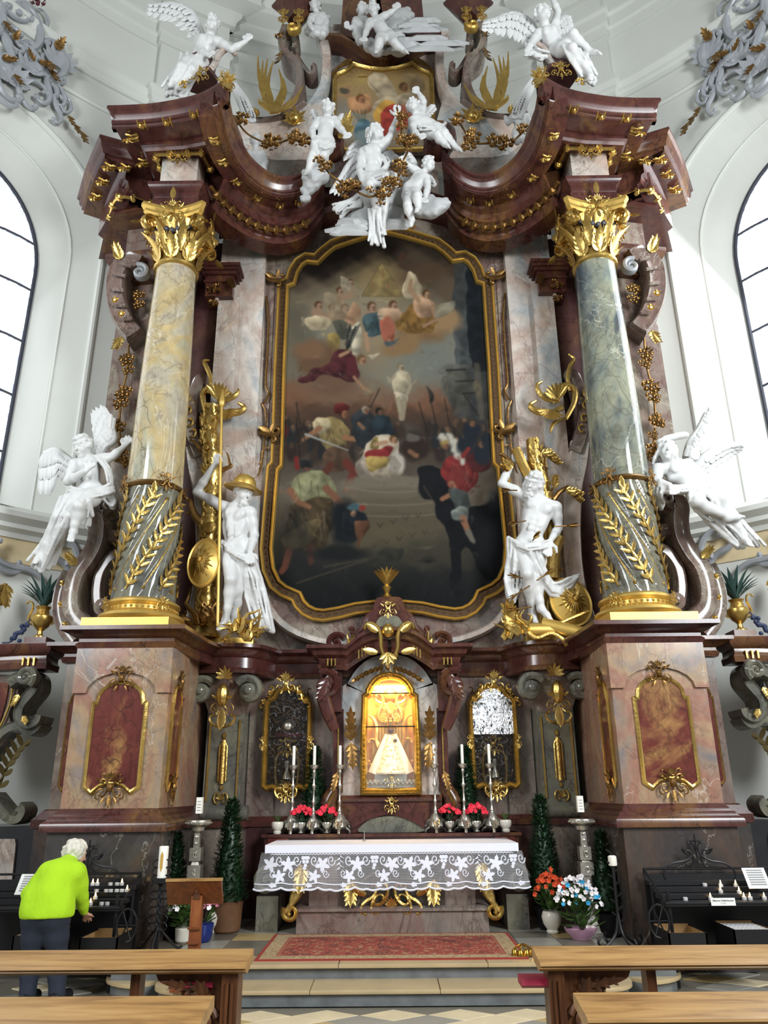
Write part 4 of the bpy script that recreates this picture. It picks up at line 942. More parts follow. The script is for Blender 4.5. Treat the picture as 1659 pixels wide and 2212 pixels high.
mb=MB();mb.box(-.22,.22,11.14,11.32,zb,zb+.13);mb.build('silver_pedestal',M['silver'],SH)
mb=MB();cartouche(mb,V(0.01,11.1,zb+.08),XR,ZU,.11);mb.build('gilt_ornament',M['gold'],SH)
t=NT('gold_brocade');p=t.pos((1,1,1));vo=t.n('ShaderNodeTexVoronoi');vo.inputs['Scale'].default_value=22;t.l(p,vo.inputs['Vector']);M['brocade']=t.fin(t.ramp(vo.outputs['Distance'],[(.2,lin('#cfa14a')),(.35,lin('#efe3c2')),(.6,lin('#f1e8d0'))]),.5)
MD=thing('madonna_figurine','small robed madonna figurine standing in the lit shrine','figurine',(0,11.2,zb+.13))
c=V(.005,11.2,zb+.13);
mb=MB();mb.lathe([(.2,0),(.21,.02),(.17,.12),(.12,.28),(.075,.42),(.05,.5),(.03,.53)],c,28);mb.build('robe',M['brocade'],MD)
mb=MB()
for s in(-1,1):
 pts=[c+V(s*(.25-.2*t_),-.03+.02*t_,.01+.52*t_)for t_ in(0,.25,.5,.75,1)];mb.tube(pts,[.07,.06,.05,.04,.03],8,.35,ref=(0,1,0))
mb.build('mantle',simple('ivory_mantle','#efe6cf',.5,0,.1,20),MD)
mb=MB();mb.ball(c+V(0,-.02,.585),.045,12,8,.058);mb.ball(c+V(.06,-.09,.44),.028,8,6);mb.ball(c+V(0,-.068,.58),.012,6,4);mb.build('head',simple('dark_face','#4a2e20',.4),MD)
mb=MB();mb.lathe([(.05,.625),(.055,.66),(.075,.7),(.06,.71)],c,12);mb.ball(c+V(0,0,.74),.02,6,4)
for i in range(6):q=i*math.pi/3;mb.leaf(c+V(.055*math.cos(q),.055*math.sin(q),.68),ZU,V(math.cos(q),math.sin(q),0),.08,.035,.3)
mb.build('crown',M['gold'],MD)
lp=bpy.data.lights.new('shrine_lamp','AREA');lp.energy=26;lp.size=.5;lp.size_y=.2;lp.shape='RECTANGLE';lp.color=(1,.68,.24)
lo=bpy.data.objects.new('shrine_lamp',lp);COL.objects.link(lo);lo.location=V(0,11.06,P(843,1480,11.06).z);lo.rotation_euler=(V(0,11.3,zb+.4)-lo.location).to_track_quat('-Z','Y').to_euler()
t=NT('dark_antique_glass');p=t.pos((1,1,.7));t.bump(t.noise(p,11,3,.5,1.5),.55,.06);M['wavy']=t.fin((.02,.018,.015,1),.03,0,Alpha=.3)
t=NT('painted_reflection_glass');p=t.pos((1,1,.6));n_=t.noise(p,16,4,.6,1.8);t.bump(n_,.5,.05);M['mirror']=t.fin(t.ramp(n_,[(.36,lin('#2c2c2e')),(.46,lin('#dfe3e6')),(.7,lin('#f4f6f8'))]),.12,1.0)  # bright and dark patches put a window's reflection into the colour
t=NT('dark_relief');p=t.pos();n_=t.noise(p,16,5,.7,1.5);t.bump(n_,1.0,.05);M['relief']=t.fin(t.ramp(n_,[(.35,lin('#1a120c')),(.55,lin('#4a3a24')),(.7,lin('#8a7446'))]),.35,.6)
for s in(1,-1):
 lab='relic case in a scrolled gold frame %s'%('with dark glass, left of the shrine' if s==1 else 'with bright reflecting glass, right of the shrine')
 q=P(617,1715,11.15);K=thing('relic_case',lab,'relic case',(q.x*s,11.15,q.z),'relic cases')
 L=cat(W([(617,1482),(597,1490),(588,1503),(580,1507),(571,1520)],11.15),3)+W([(568,1580),(564,1690)],11.15)+cat(W([(564,1700),(575,1710),(588,1706),(600,1712),(617,1716)],11.15),3)
 xc=q.x;o_=L+[V(2*xc-p_.x,p_.y,p_.z)for p_ in reversed(L)if abs(p_.x-xc)>.01]
 mb=MB();fsweep(mb,o_,[(0,.1),(0,-.05),(-.025,-.08),(-.045,-.05),(-.06,-.06),(-.08,-.03),(-.08,.1)]);kf=mb.build('frame',M['gold'],K,s)
 inn=offset(o_,-.07);MB().prism([(v.x,v.z)for v in inn],11.24,11.3).build('back',M['relief'],K,s)
 MB().prism([(v.x,v.z)for v in inn],11.12,11.125).build('glass',M['wavy'],K,s)
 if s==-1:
  zc_=P(617,1590,11.1).z;MB().prism([(v.x,max(v.z,zc_))for v in inn],11.105,11.11).build('reflection_pane',M['mirror'],K,s)  # added pane standing in for the bright window reflection on the upper glass
 mb=MB();zc=P(617,1660,11.2).z
 pts=[V(xc+dx,11.2,zc+dz)for dx,dz in((-.13,-.22),(-.16,.0),(-.13,.18),(0,.22),(.13,.18),(.16,0),(.13,-.22),(0,-.2))];mb.tube(cat(pts,4,True),.02,6,closed=True)
 cartouche(mb,V(xc,11.2,zc-.27),XR,ZU,.12);cartouche(mb,V(xc,11.2,zc+.3),XR,ZU,.14);mb.build('inner_frame',M['gold'],K,s)
 mb=MB();mb.lathe([(.06,0),(.05,.05),(.02,.12),(.035,.18),(.03,.24)],V(xc,11.2,zc-.14),10);mb.build('relic_figure',M['silver'],K,s)
 rr=random.Random(17);mb=MB();m3=MB()
 for i in range(60):
  x_,z_=xc+rr.uniform(-.27,.27),zc+rr.uniform(-.35,1.05)
  if abs(x_-xc)<.12 and abs(z_-zc)<.2:continue
  curl(mb if i%2 else m3,'CS'[i%2],V(x_,11.21,z_),XR,ZU,rr.uniform(.1,.2),.011,rr.choice((1,-1)),rr.uniform(0,6),4,.6,4)
 for q_,m_ in((mb,'bronze'),(m3,'silver')):o_2=q_.build('filigree',M[m_],K,s);o_2['kind']='stuff'
 mb=MB();mb.box(xc-.17,xc+.17,11.14,11.24,zc+.42,zc+.47);mb.build('red_cushion',simple('dark_red_velvet_%s'%SIDE[s],'#5a1f28',.7),K,s)
 mb=MB();mb.ball(V(xc,11.19,zc+.56),.09,10,6,.08);mb.build('relic',M['silver'],K,s)
 mb=MB();cartouche(mb,P(617,1478,11.07),XR,ZU,.14,YF,True,False);fan(mb,P(617,1470,11.05),XR,ZU,YF,.14,5,1.5)
 for f in(-1,1):
  for dx,dz,rr in((.2,-.12,.7),(.29,-.24,1.2)):p_=P(617,1478,11.07)+V(f*dx,0,dz);curl(mb,'S',p_,XR,ZU,.16,.02,f,rr*f);rose(mb,p_+V(0,-.02,0),YF,.05)
 mb.build('gilt_crest',M['gold'],kf,s)
 mb=MB();cartouche(mb,P(617,1712,11.07),XR,ZU,.12);curl(mb,'C',P(600,1714,11.07),XR,ZU,.14,.018,1,.5);curl(mb,'C',P(634,1714,11.07),XR,ZU,.14,.018,-1,-.5);mb.build('gilt_pendant',M['gold'],kf,s)
 for f in(-1,1):
  mb=MB();p_=V(xc+f*.33,11.08,P(617,1605,11.1).z);cartouche(mb,p_,XR*.5,ZU,.09);mb.build('gilt_clasp',M['gold'],kf,s)
  # ---------------- the two canvases: flat pictures, painted as colour on a fine grid ----------------
def project(X,Y,Z):
 """photo pixel of world points (numpy)"""
 d=np.stack([X-CAM.x,Y-CAM.y,Z-CAM.z],-1);R=np.array([list(_cx),list(_cy),list(_cz)])
 c=d@R.T;return IW/2+FPX*c[...,0]/c[...,2],IH/2-FPX*c[...,1]/c[...,2]
class Canvas:
 def __init__(s,outline,Y,nx,nz):
  xs=[p.x for p in outline];zs=[p.z for p in outline];s.o=outline;s.Y=Y
  s.X,s.Z=np.meshgrid(np.linspace(min(xs),max(xs),nx),np.linspace(min(zs),max(zs),nz),indexing='ij')
  s.px,s.py=project(s.X,np.full_like(s.X,Y),s.Z);s.C=np.zeros(s.X.shape+(3,));s.rng=np.random.RandomState(5)
  s.wx=sum(np.sin(s.px/a+s.py/b+k)*c for a,b,k,c in((9,13,0,1.6),(17,-11,2,2.2),(5,7,4,.8),(-6,8,1,.9)))
  s.wy=sum(np.sin(s.px/a+s.py/b+k)*c for a,b,k,c in((12,-9,1,1.6),(-15,14,3,2.2),(6,-5,5,.8),(7,4,0,.9)))
 def col(s,h):return np.array([int(h[i:i+2],16)/255 for i in(1,3,5)])
 def blend(s,m,c,a,f=None):
  m=(np.clip(m,0,1)*a)[...,None];k=s.col(c)if f is None else s.col(c)*f[...,None];s.C[:]=s.C*(1-m)+k*m
 def form(s,x0,x1,y0,y1,amt=1.0):
  """painted modelling: light from the upper left plus loose brushwork"""
  u=(s.px-x0)/max(x1-x0,1);v=(s.py-y0)/max(y1-y0,1)
  return 1.12-amt*(.22*v+.2*u-.1)+.1*np.sin(s.px*.11+s.py*.07+s.wx*.55)+.07*np.sin(s.px*.06-s.py*.17+s.wy*.6)
 def grad(s,stops):
  ys=[q[0]for q in stops];cs=np.array([s.col(q[1])for q in stops])
  for i in range(3):s.C[...,i]=np.interp(s.py+s.wy*2,ys,cs[:,i])
 def blob(s,x,y,rx,ry,c,rot=0,soft=.5,a=1.0,wob=1.0):
  dx,dy=s.px+s.wx*wob-x,s.py+s.wy*wob-y;q=math.radians(rot);u=(dx*math.cos(q)+dy*math.sin(q))/rx;v=(-dx*math.sin(q)+dy*math.cos(q))/ry
  r=np.sqrt(u*u+v*v);s.blend((1-r)/soft+.5,c,a)
 def line(s,pts,w,c,a=1.0,soft=1.5,w2=None):
  d=np.full(s.px.shape,1e9);n=len(pts)-1;w2=w if w2 is None else w2
  for k in range(n):
   (x0,y0),(x1,y1)=pts[k],pts[k+1];L=(x1-x0)**2+(y1-y0)**2+1e-6
   t=np.clip(((s.px-x0)*(x1-x0)+(s.py-y0)*(y1-y0))/L,0,1);ww=w+(w2-w)*(k+t)/n
   d=np.minimum(d,np.hypot(s.px-x0-t*(x1-x0),s.py-y0-t*(y1-y0))-ww)
  s.blend(.5-d/soft,c,a)
 def poly(s,pts,c,a=1.0,wob=1.0):
  q=[Vector((p[0],p[1],0))for p in pts];q=cat(q,3,True)if len(q)>3 else q;pts=[(p.x,p.y)for p in q]
  m=np.zeros(s.px.shape);n=len(pts)
  for ox,oy in((-.5,-.3),(.5,.3),(.3,-.5),(-.3,.5)):
   x,y=s.px+s.wx*wob+ox,s.py+s.wy*wob+oy;ins=np.zeros(x.shape,bool)
   for i in range(n):
    (x0,y0),(x1,y1)=pts[i],pts[(i+1)%n]
    if y0==y1:continue
    ins^=((y0>y)!=(y1>y))&(x<(x1-x0)*(y-y0)/(y1-y0)+x0)
   m+=ins*.25
  xs=[p[0]for p in pts];ys=[p[1]for p in pts];s.last=m;s.blend(m,c,a,s.form(min(xs),max(xs),min(ys),max(ys)))
 def fold(s,pts,dark,n=5,a=.5):
  """drapery strokes kept inside the last polygon"""
  xs=[p[0]for p in pts];ys=[p[1]for p in pts];w_,h=max(xs)-min(xs),max(ys)-min(ys);keep=s.C.copy();m=s.last[...,None]
  for k in range(n*2):
   x=min(xs)+w_*s.rng.rand();y=min(ys)+h*s.rng.rand()*.4;d=(s.rng.rand()-.35)*w_*.7;L=h*(.4+.5*s.rng.rand())
   s.line([(x,y),(x+d*.3+3,y+L*.5),(x+d,y+L)],1.0+s.rng.rand()*1.2,dark if k%2 else '#b5a98c',a if k%2 else a*.35,3,.3)
  s.C[:]=keep*(1-m)+s.C*m
 def person(s,hx,hy,r,skin='#a9805f',hair='#3a2418'):
  s.blob(hx-r*.2,hy-r*.3,r*1.0,r*1.0,hair,0,.5,1,.3);s.blob(hx+r*.12,hy+r*.12,r*.72,r*.85,skin,0,.5,1,.3)
  s.blob(hx+r*.5,hy+r*.3,r*.35,r*.55,'#5a3c2c',0,.9,.5,.3);s.blob(hx+r*.05,hy-r*.05,r*.6,r*.12,'#5a3c2c',0,.8,.45,.3);s.blob(hx+r*.1,hy+r*.5,r*.28,r*.1,'#6b3a2c',0,.8,.5,.3)
 def make(s,name,parent):
  for _ in range(2):
   q=s.C.copy();q[1:-1,1:-1]=(s.C[1:-1,1:-1]*4+s.C[:-2,1:-1]+s.C[2:,1:-1]+s.C[1:-1,:-2]+s.C[1:-1,2:])/8;s.C=q
  v=np.stack([s.X,np.full_like(s.X,s.Y),s.Z],-1).reshape(-1,3);nx,nz=s.X.shape
  i,j=np.meshgrid(np.arange(nx-1),np.arange(nz-1),indexing='ij');a=(i*nz+j).ravel();f=np.stack([a,a+nz,a+nz+1,a+1],1)
  cx,cz=v[f].mean(1)[:,0],v[f].mean(1)[:,2];ins=np.zeros(len(f),bool);o=s.o;n=len(o)
  for k in range(n):
   x0,z0,x1,z1=o[k].x,o[k].z,o[(k+1)%n].x,o[(k+1)%n].z
   if z0==z1:continue
   ins^=((z0>cz)!=(z1>cz))&(cx<(x1-x0)*(cz-z0)/(z1-z0)+x0)
  f=f[ins];used,inv=np.unique(f,return_inverse=True);v=v[used];f=inv.reshape(-1,4);col=s.C.reshape(-1,3)[used]
  col=np.where(col<=.04045,col/12.92,((col+.055)/1.055)**2.4)
  ob=npmesh(name,v,f,M['canvas'],parent,False);at=ob.data.color_attributes.new('paint','FLOAT_COLOR','POINT')
  at.data.foreach_set('color',np.concatenate([col,np.ones((len(col),1))],1).astype(np.float32).ravel());return ob
t=NT('oil_canvas');at_=t.n('ShaderNodeVertexColor',layer_name='paint');t.bump(t.noise(t.pos(),9,6,.7),.12,.02)
M['canvas']=t.fin(at_.outputs[0],.6);M['canvas'].node_tree.nodes['Principled BSDF'].inputs['Specular IOR Level'].default_value=.08
FRI=offset(FR,-.16)
c=Canvas(FRI,11.19,300,520)
c.grad([(500,'#241d19'),(560,'#4a3c30'),(620,'#746b57'),(700,'#87826f'),(780,'#84857a'),(850,'#807261'),(880,'#6b4f3c'),(930,'#4c3d33'),(1010,'#5d5347'),(1060,'#7b7060'),(1120,'#6a604f'),(1170,'#4f4a3d'),(1230,'#2c2d2c'),(1330,'#14181b')])
for x,y,rx,ry,k,a in((660,600,60,45,'#3b2f29',.9),(700,545,80,40,'#221b17',.95),(950,560,90,45,'#2e2620',.9),(640,690,40,60,'#66604f',.7),(900,575,60,40,'#6b5a45',.8),(975,620,45,40,'#6a5844',.9),(700,640,70,35,'#8f8066',.8),(820,615,70,50,'#a08a5c',.8),(770,680,90,50,'#a3977f',.7),(640,770,50,60,'#75705c',.8),(830,740,90,60,'#a58e6b',.8),(730,800,90,50,'#8a7a62',.6),(905,770,60,60,'#7b8178',.7),(640,850,60,25,'#8f5f41',.7),(760,850,90,22,'#8c6a4f',.8),(900,860,90,26,'#8e5f45',.7),(860,820,60,40,'#8d8b78',.6)):
 c.blob(x,y,rx,ry,k,0,.9,a,2.5)
c.poly([(985,560),(1075,600),(1095,905),(1020,900),(1000,800),(985,700)],'#3a3f40',.85);c.poly([(1005,660),(1022,690),(1030,900),(985,905),(960,830),(985,800),(980,720)],'#4b5050',.8)
c.poly([(1012,560),(1080,590),(1100,815),(1050,800),(1015,775)],'#1d2227',.95);c.poly([(950,792),(1015,786),(1020,802),(952,808)],'#63635a',.8);c.poly([(955,812),(1018,810),(1016,870),(970,880)],'#565449',.7)
for x,y in((965,800),(985,824),(1000,850)):c.line([(x,y),(x+40,y-2)],2,'#2b2a28',.8)
c.line([(1030,790),(1040,900)],7,'#6a6355',.7,6);c.blob(1030,840,8,18,'#6f6650',0,.5)
c.poly([(825,566),(781,640),(870,640)],'#a08a54',.75,0);c.line([(825,566),(781,640),(870,640),(825,566)],.8,'#6d5a35',.7,1.5)
for x,y in((828,590),(806,617),(840,614)):c.line([(x,y+8),(x-2,y),(x+1,y-9)],2.2,'#9c6a48',.8,2,.5)
c.person(868,553,11,'#6b4c3a','#51453a');c.blob(885,575,25,14,'#5e4a3a',20,.6);c.blob(920,590,60,20,'#6a523c',-15,.7,.8)
c.blob(920,705,62,34,'#8a6a48',-15,.6);c.blob(950,690,45,28,'#a5855c',10,.6);c.blob(870,745,45,22,'#9a7a52',-20,.6)
c.poly([(885,583),(900,590),(908,615),(905,640),(880,645),(870,628),(875,600)],'#c2b18e',.95);
for k in range(6):c.line([(883+3*k,590+4*k),(872+5*k,635)],.8,'#8c7a5a',.6,1.5)
c.poly([(895,655),(925,672),(945,700),(915,720),(880,722),(850,702),(855,684)],'#8f6a33');c.fold([(860,690),(935,715)],'#5e4422',7,.7)
c.poly([(905,635),(935,652),(940,672),(925,690),(900,680),(892,655)],'#b48f6e');c.line([(905,650),(885,625),(888,605)],5,'#b08a68',1,3,3);c.line([(935,665),(942,690),(915,705)],5,'#a88262',1,3,3);c.person(922,637,9,'#b58f6e','#6a4628');c.poly([(940,660),(985,650),(970,675),(945,690)],'#8f8a74',.8)
for x,y,r in((757,612,7),(735,628,7),(690,660,8),(745,668,9),(718,665,7),(805,664,9),(850,660,9)):
 c.blob(x-4,y+18,r*1.8,r*2,'#a9886a',20,.5);c.person(x,y,r,'#b8957a','#6b4a2e')
c.poly([(735,600),(750,605),(762,625),(745,632)],'#a6977c',.9);c.poly([(660,690),(690,682),(720,690),(705,712),(672,712)],'#bfae8a',.95);c.poly([(700,640),(735,640),(755,690),(720,700)],'#9d8c6d',.6);c.poly([(762,650),(778,668),(770,700),(745,698)],'#b48a68',.9)
c.poly([(722,690),(760,700),(745,735),(725,720)],'#56584c',.9);c.poly([(708,720),(730,725),(735,755),(715,760)],'#9b8240',.8)
c.poly([(785,680),(815,675),(835,700),(815,730),(790,720)],'#4d6266');c.fold([(790,690),(825,725)],'#2f4246',5,.7);c.poly([(815,675),(860,665),(858,700),(835,700)],'#caa783',.7)
c.poly([(820,690),(845,695),(850,740),(830,745),(822,715)],'#a85f49');c.blob(838,705,14,18,'#b3684f',0,.5);c.line([(840,735),(848,752)],4,'#b07a5c',1,3);c.line([(790,720),(795,755)],4,'#b8926f',1,3);c.poly([(828,742),(850,735),(862,725),(845,750)],'#4d6266',.9)
c.blob(690,780,48,40,'#7b5c43',15,.5);c.blob(668,755,34,22,'#8d6b4e',-10,.6);c.blob(720,830,50,26,'#7d5c47',0,.7,.8)
c.poly([(643,823),(672,800),(700,795),(725,760),(760,758),(775,790),(770,818),(750,822),(700,812),(665,826)],'#5f2f32');c.fold([(660,800),(760,820)],'#3b1c20',8,.6);c.blob(760,790,14,20,'#6d3236',0,.6)
c.poly([(762,762),(752,730),(765,705),(780,702),(780,735),(772,762)],'#c9bea2');c.poly([(795,765),(822,762),(800,778)],'#b9ad90',.9)
for k in range(9):c.line([(750+k*1.2,755-5*k),(758+2.4*k,745-5.4*k)],.9,'#23282a',.95,1.5);c.line([(750+k*1.2,755-5*k),(746+1.2*k,742-5*k)],.9,'#23282a',.9,1.5)
c.line([(748,758),(768,704)],1,'#1c2022',1,1.5);c.line([(735,768),(752,760)],4,'#b48a68',1,3);c.person(783,778,9,'#b88f6c','#7d5a34');c.line([(765,815),(785,838),(800,846)],3.5,'#a9805f',1,3);c.blob(803,838,11,9,'#8b8a70',0,.3,.4)
c.blob(868,935,38,24,'#5a5348',0,.5,.9);c.person(866,794,8,'#b5a88c','#8a7c60');c.poly([(852,806),(880,805),(882,840),(876,852),(856,852),(852,835)],'#b3a78a');c.poly([(854,848),(880,848),(882,868),(856,866)],'#c0b598');c.line([(860,862),(864,885),(866,905)],6,'#a99c7f',1,3,4);c.line([(874,862),(872,885),(870,905)],6,'#9c9076',1,3,4);c.line([(881,810),(886,835),(880,850)],3.5,'#a89b7f',1,2.5);c.line([(853,810),(842,825),(838,815)],3,'#a89b7f',1,2.5)
for k in range(46):
 x=615+(k*53)%460;y=905+(k*37)%62
 if 770<x<905 and y>925:continue
 c.blob(x,y+16,15,20,['#3a342f','#2d3136','#473a30','#3b2f2c'][k%4],0,.5,.9);c.blob(x,y,6,7,['#7d5f49','#6b5240','#584638'][k%3],0,.5)
for x0,y0,x1,y1 in((925,840,945,930),(960,860,975,940),(1000,850,1035,900),(820,840,800,880),(640,870,650,930),(905,870,925,940),(650,1010,640,900)):c.line([(x0,y0),(x1,y1)],1,'#2a241f',.9,1.5)
c.poly([(920,835),(930,845),(938,868),(926,866)],'#3c3a36');c.blob(615,930,8,12,'#6b2c28',0,.5,.7)
c.poly([(695,905),(735,905),(752,930),(745,975),(712,980),(690,945)],'#8d7a4c');c.fold([(700,915),(745,970)],'#5a4a2c',5,.6);c.poly([(678,908),(705,905),(712,925),(690,935)],'#b0a27c');c.line([(690,925),(668,940),(655,950)],6,'#9f7050',1,3,4);c.line([(745,945),(775,950),(800,940)],6,'#a3724f',1,3,4)
c.poly([(705,970),(745,960),(762,1000),(740,1020),(700,1010)],'#5c4636');c.line([(748,1000),(765,1020),(752,1045),(748,1058)],9,'#7a3b30',1,3,6);c.line([(748,1058),(766,1068)],5,'#a9704f',1,3);c.line([(715,1005),(690,1035)],8,'#6b3c30',1,4)
c.person(744,893,9,'#a6724f','#3b1d1a');c.poly([(722,880),(735,868),(752,876),(750,886),(725,893)],'#6b2a28');c.line([(660,938),(752,973)],2.6,'#a9aaa2',1,1.5,1);c.line([(655,930),(658,952)],1.2,'#4a4038',1,1.5)
c.poly([(762,895),(800,890),(815,930),(805,965),(770,965)],'#33393d');c.poly([(805,905),(840,900),(848,945),(815,950)],'#2a3940');c.person(790,888,8,'#8d6a50','#b5a992');c.person(822,890,8,'#7d5c46','#22201e');c.line([(775,915),(785,925)],4,'#8d6a50',1,3)
c.poly([(785,965),(805,945),(838,940),(860,955),(865,985),(868,1020),(840,1035),(805,1032),(785,1005)],'#b3a48c');c.poly([(790,975),(845,965),(842,980),(795,995)],'#8f2f2f');c.poly([(795,990),(840,985),(835,1010),(800,1015)],'#a58d4c');c.poly([(800,950),(820,945),(818,965),(800,968)],'#8a7a44');c.blob(855,1000,18,22,'#bdb6a8',20,.4)
for k in range(5):c.line([(835+4*k,985),(845+5*k,1005),(838+4*k,1028)],1,'#77695a',.8,2)
c.person(851,951,8.5,'#b98f6c','#7a5230');c.line([(810,960),(835,955)],4,'#b9916e',1,3);c.poly([(765,1000),(790,990),(800,1030),(775,1030)],'#9b8f80',.8)
c.blob(895,965,26,34,'#3c3028',0,.4);c.blob(892,945,16,10,'#6a655a',0,.4);c.line([(885,975),(900,985)],5,'#8a6248',1,3)
for y,rx,k in((1048,110,'#857b69'),(1075,135,'#756b59'),(1098,160,'#6d6350'),(1128,170,'#665b48')):c.blob(845,y,rx,22,k,0,.25,.85,.5)
for y,rx in((1052,100),(1080,125),(1104,150)):c.line([(845-rx,y),(845-rx*.5,y+9),(845,y+12),(845+rx*.5,y+9),(845+rx,y)],1,'#a2967e',.55,2)
c.blob(820,1160,110,30,'#6a6048',0,.8,.8);c.blob(930,1200,120,30,'#4d4838',0,.8,.7)
for k in range(14):x=780+(k*41)%150;y=1110+(k*29)%80;c.line([(x,y),(x+6,y-9)],.8,'#3a372a',.7,1.5);c.line([(x,y),(x-6,y-8)],.8,'#3a372a',.7,1.5)
c.poly([(905,1015),(935,1005),(968,1020),(985,1060),(1000,1100),(1085,1090),(1095,1240),(1050,1250),(1005,1180),(990,1270),(972,1285),(975,1210),(965,1150),(945,1120),(940,1085),(915,1075),(902,1045)],'#17191d');c.blob(925,1040,18,30,'#232529',20,.6,.7);c.poly([(975,1270),(1000,1262),(1002,1285),(970,1288)],'#1e2023');c.line([(915,1050),(940,1090)],1.2,'#6a5a44',.8,1.5);c.line([(1030,1200),(1060,1235)],8,'#1b1d20',1,3)
c.poly([(955,1000),(985,985),(1015,1000),(1035,1030),(1010,1060),(975,1058),(958,1030)],'#7c2b29');c.fold([(960,1000),(1030,1055)],'#4d1718',6,.7);c.blob(985,1030,16,22,'#8f3a34',0,.6,.8);c.poly([(1005,985),(1040,970),(1060,1010),(1030,1020)],'#5c2324',.9)
c.line([(975,1045),(985,1062),(955,1078)],7,'#a26e50',1,3,5);c.poly([(970,1060),(1010,1060),(1015,1100),(985,1105)],'#4a504c');c.poly([(975,1098),(1010,1100),(1005,1125),(980,1120)],'#8a9288',.8);c.line([(1000,1120),(1012,1150)],8,'#9f6f52',1,3,6);c.line([(1012,1150),(1022,1170)],7,'#7b7668',1,3,5)
c.person(962,962,9,'#946a50','#8a6d36');c.blob(960,955,9,7,'#a58a4c',0,.4)
for dx,dy,r in((955,945,8),(968,943,10),(978,955,10),(985,970,10),(992,985,9),(1000,998,8)):c.blob(dx,dy,r,r,'#c3bdac',0,.7)
for x,y in((1005,940),(1040,960),(1060,930),(1020,915)):c.blob(x,y+18,18,26,'#28303a',0,.4);c.person(x,y,8,'#8a654c','#4b3f2f')
c.line([(1000,985),(1012,970)],5,'#8f3330',1,3);c.blob(1075,1130,30,70,'#14171c',0,.6)
c.poly([(645,1025),(690,1015),(720,1040),(712,1090),(650,1095),(628,1060)],'#8b8b66');c.fold([(640,1030),(710,1085)],'#55553c',6,.6);c.poly([(632,1090),(712,1078),(722,1110),(700,1180),(640,1190),(612,1180)],'#54452f');c.fold([(620,1100),(710,1180)],'#2f261a',9,.8);c.poly([(618,1150),(700,1120),(660,1180),(615,1180)],'#7a6a44',.7)
c.line([(628,1060),(645,1085),(668,1095)],8,'#9a6a4c',1,3,5);c.line([(705,1055),(730,1080),(745,1095)],8,'#8f5f45',1,3,5);c.person(662,1008,10,'#7a5a46','#22211f');c.line([(640,990),(642,1010)],5,'#8f2f2b',1,4);c.poly([(645,995),(675,992),(680,1008),(650,1010)],'#2b2d2e')
c.line([(625,1190),(615,1225),(608,1235)],8,'#8a523f',1,3,6);c.line([(670,1180),(672,1215)],8,'#5c3c30',1,3,6);c.blob(745,1130,30,50,'#1e2428',0,.5);c.poly([(740,1110),(785,1105),(795,1150),(745,1165)],'#1f262c');c.person(763,1108,8,'#b58d6c','#3a2c20');c.blob(763,1093,14,8,'#4b6a72',0,.3);c.blob(782,1096,6,5,'#9a3b33',0,.4)
c.poly([(770,1130),(795,1120),(798,1145),(780,1165),(765,1160)],'#6a4630');c.line([(775,1150),(775,1180)],3,'#6a4630',1,2);c.blob(735,1195,60,16,'#1d2124',0,.6,.8)
for p_ in([(640,1260),(760,1220),(900,1180)],[(700,1225),(940,1178)]):c.line(p_,1.5,'#56503f',.9,1.5)
c.poly([(903,1185),(948,1176),(915,1192)],'#5f5b4c');c.poly([(800,1200),(870,1180),(860,1215),(810,1225)],'#3a3a33',.8);c.blob(640,1160,30,60,'#1c2024',0,.8,.5)
for k in range(26):x=690+(k*47)%300;y=1240+(k*31)%70;c.line([(x,y),(x+7-(k%5)*3,y-10)],.9,'#2c3230' if k%2 else '#3c3a2c',.8,1.5)
for k in range(7):c.line([(925,1215),(925+18*math.cos(.45*k+.2),1215-14*math.sin(.45*k+.2))],.9,'#1c1f1c',.9,1.5)
for k in range(420):
 x,y=585+510*c.rng.rand(),510+815*c.rng.rand();q=c.rng.rand()*3.14;L=6+14*c.rng.rand();i=int(np.argmin((c.px[:,0]-x)**2));j=int(np.argmin((c.py[i]-y)**2));k_=c.C[i,j]*(.72+.56*c.rng.rand());h_='#%02x%02x%02x'%tuple(int(min(v,1)*255)for v in k_)
 xa,ya=x+L*math.cos(q),y+L*math.sin(q);bx=(np.abs(c.px[:,0]-x)<L+8);i0,i1=np.argmax(bx),len(bx)-np.argmax(bx[::-1])
 sub=object.__new__(Canvas);sub.px,sub.py,sub.C=c.px[i0:i1],c.py[i0:i1],c.C[i0:i1];sub.line([(x,y),((x+xa)/2+2,(y+ya)/2-2),(xa,ya)],2.2,h_,.55,4,.6)
c.C*=(.93+.07*np.sin(c.px*1.7+c.wx*2)*np.sin(c.py*1.3+c.wy*2))[...,None];g_=c.C.mean(-1,keepdims=True);c.C=np.clip((g_+(c.C-g_)*.82),0,1)**1.15*.9
c.make('canvas',PT)
# ---------------- upper gable ----------------
YG=11.55
U0=thing('upper_gable','pale marble upper gable with scrolled sides around the small oval painting','gable',(0,11.9,11.3))
def pr(name,pts,Y0,Y1,mat,par=U0,smoothn=3,s=None,sym=True):
 w_=cat(W(pts,Y0),smoothn)if smoothn else W(pts,Y0)
 if sym:o_=symm(w_);MB().prism([(p.x,p.z)for p in o_],Y0,Y1).build(name,M[mat],par)
 else:
  for q in(1,-1):MB().prism([(p.x,p.z)for p in w_],Y0,Y1).build(name,M[mat],par,q)
MB().box(-1.05,1.05,11.85,12.5,11.2,17.2).build('core',M['pinkdark'],U0)
pr('body',[(838,60),(705,68),(700,200),(690,330),(838,330)],11.75,12.2,'pink',smoothn=0)
def band(name,pts,Y,hw,dep,mat,n=5):
 for q in(1,-1):
  mb=MB();mb.sweep(cat(W(pts,Y),n),[(-hw,0),(-hw*.8,-.05),(-hw*.5,-.03),(hw*.5,-.03),(hw*.8,-.05),(hw,0),(hw,dep),(-hw,dep)],ref=(0,1,0));mb.build(name,M[mat],U0,q)
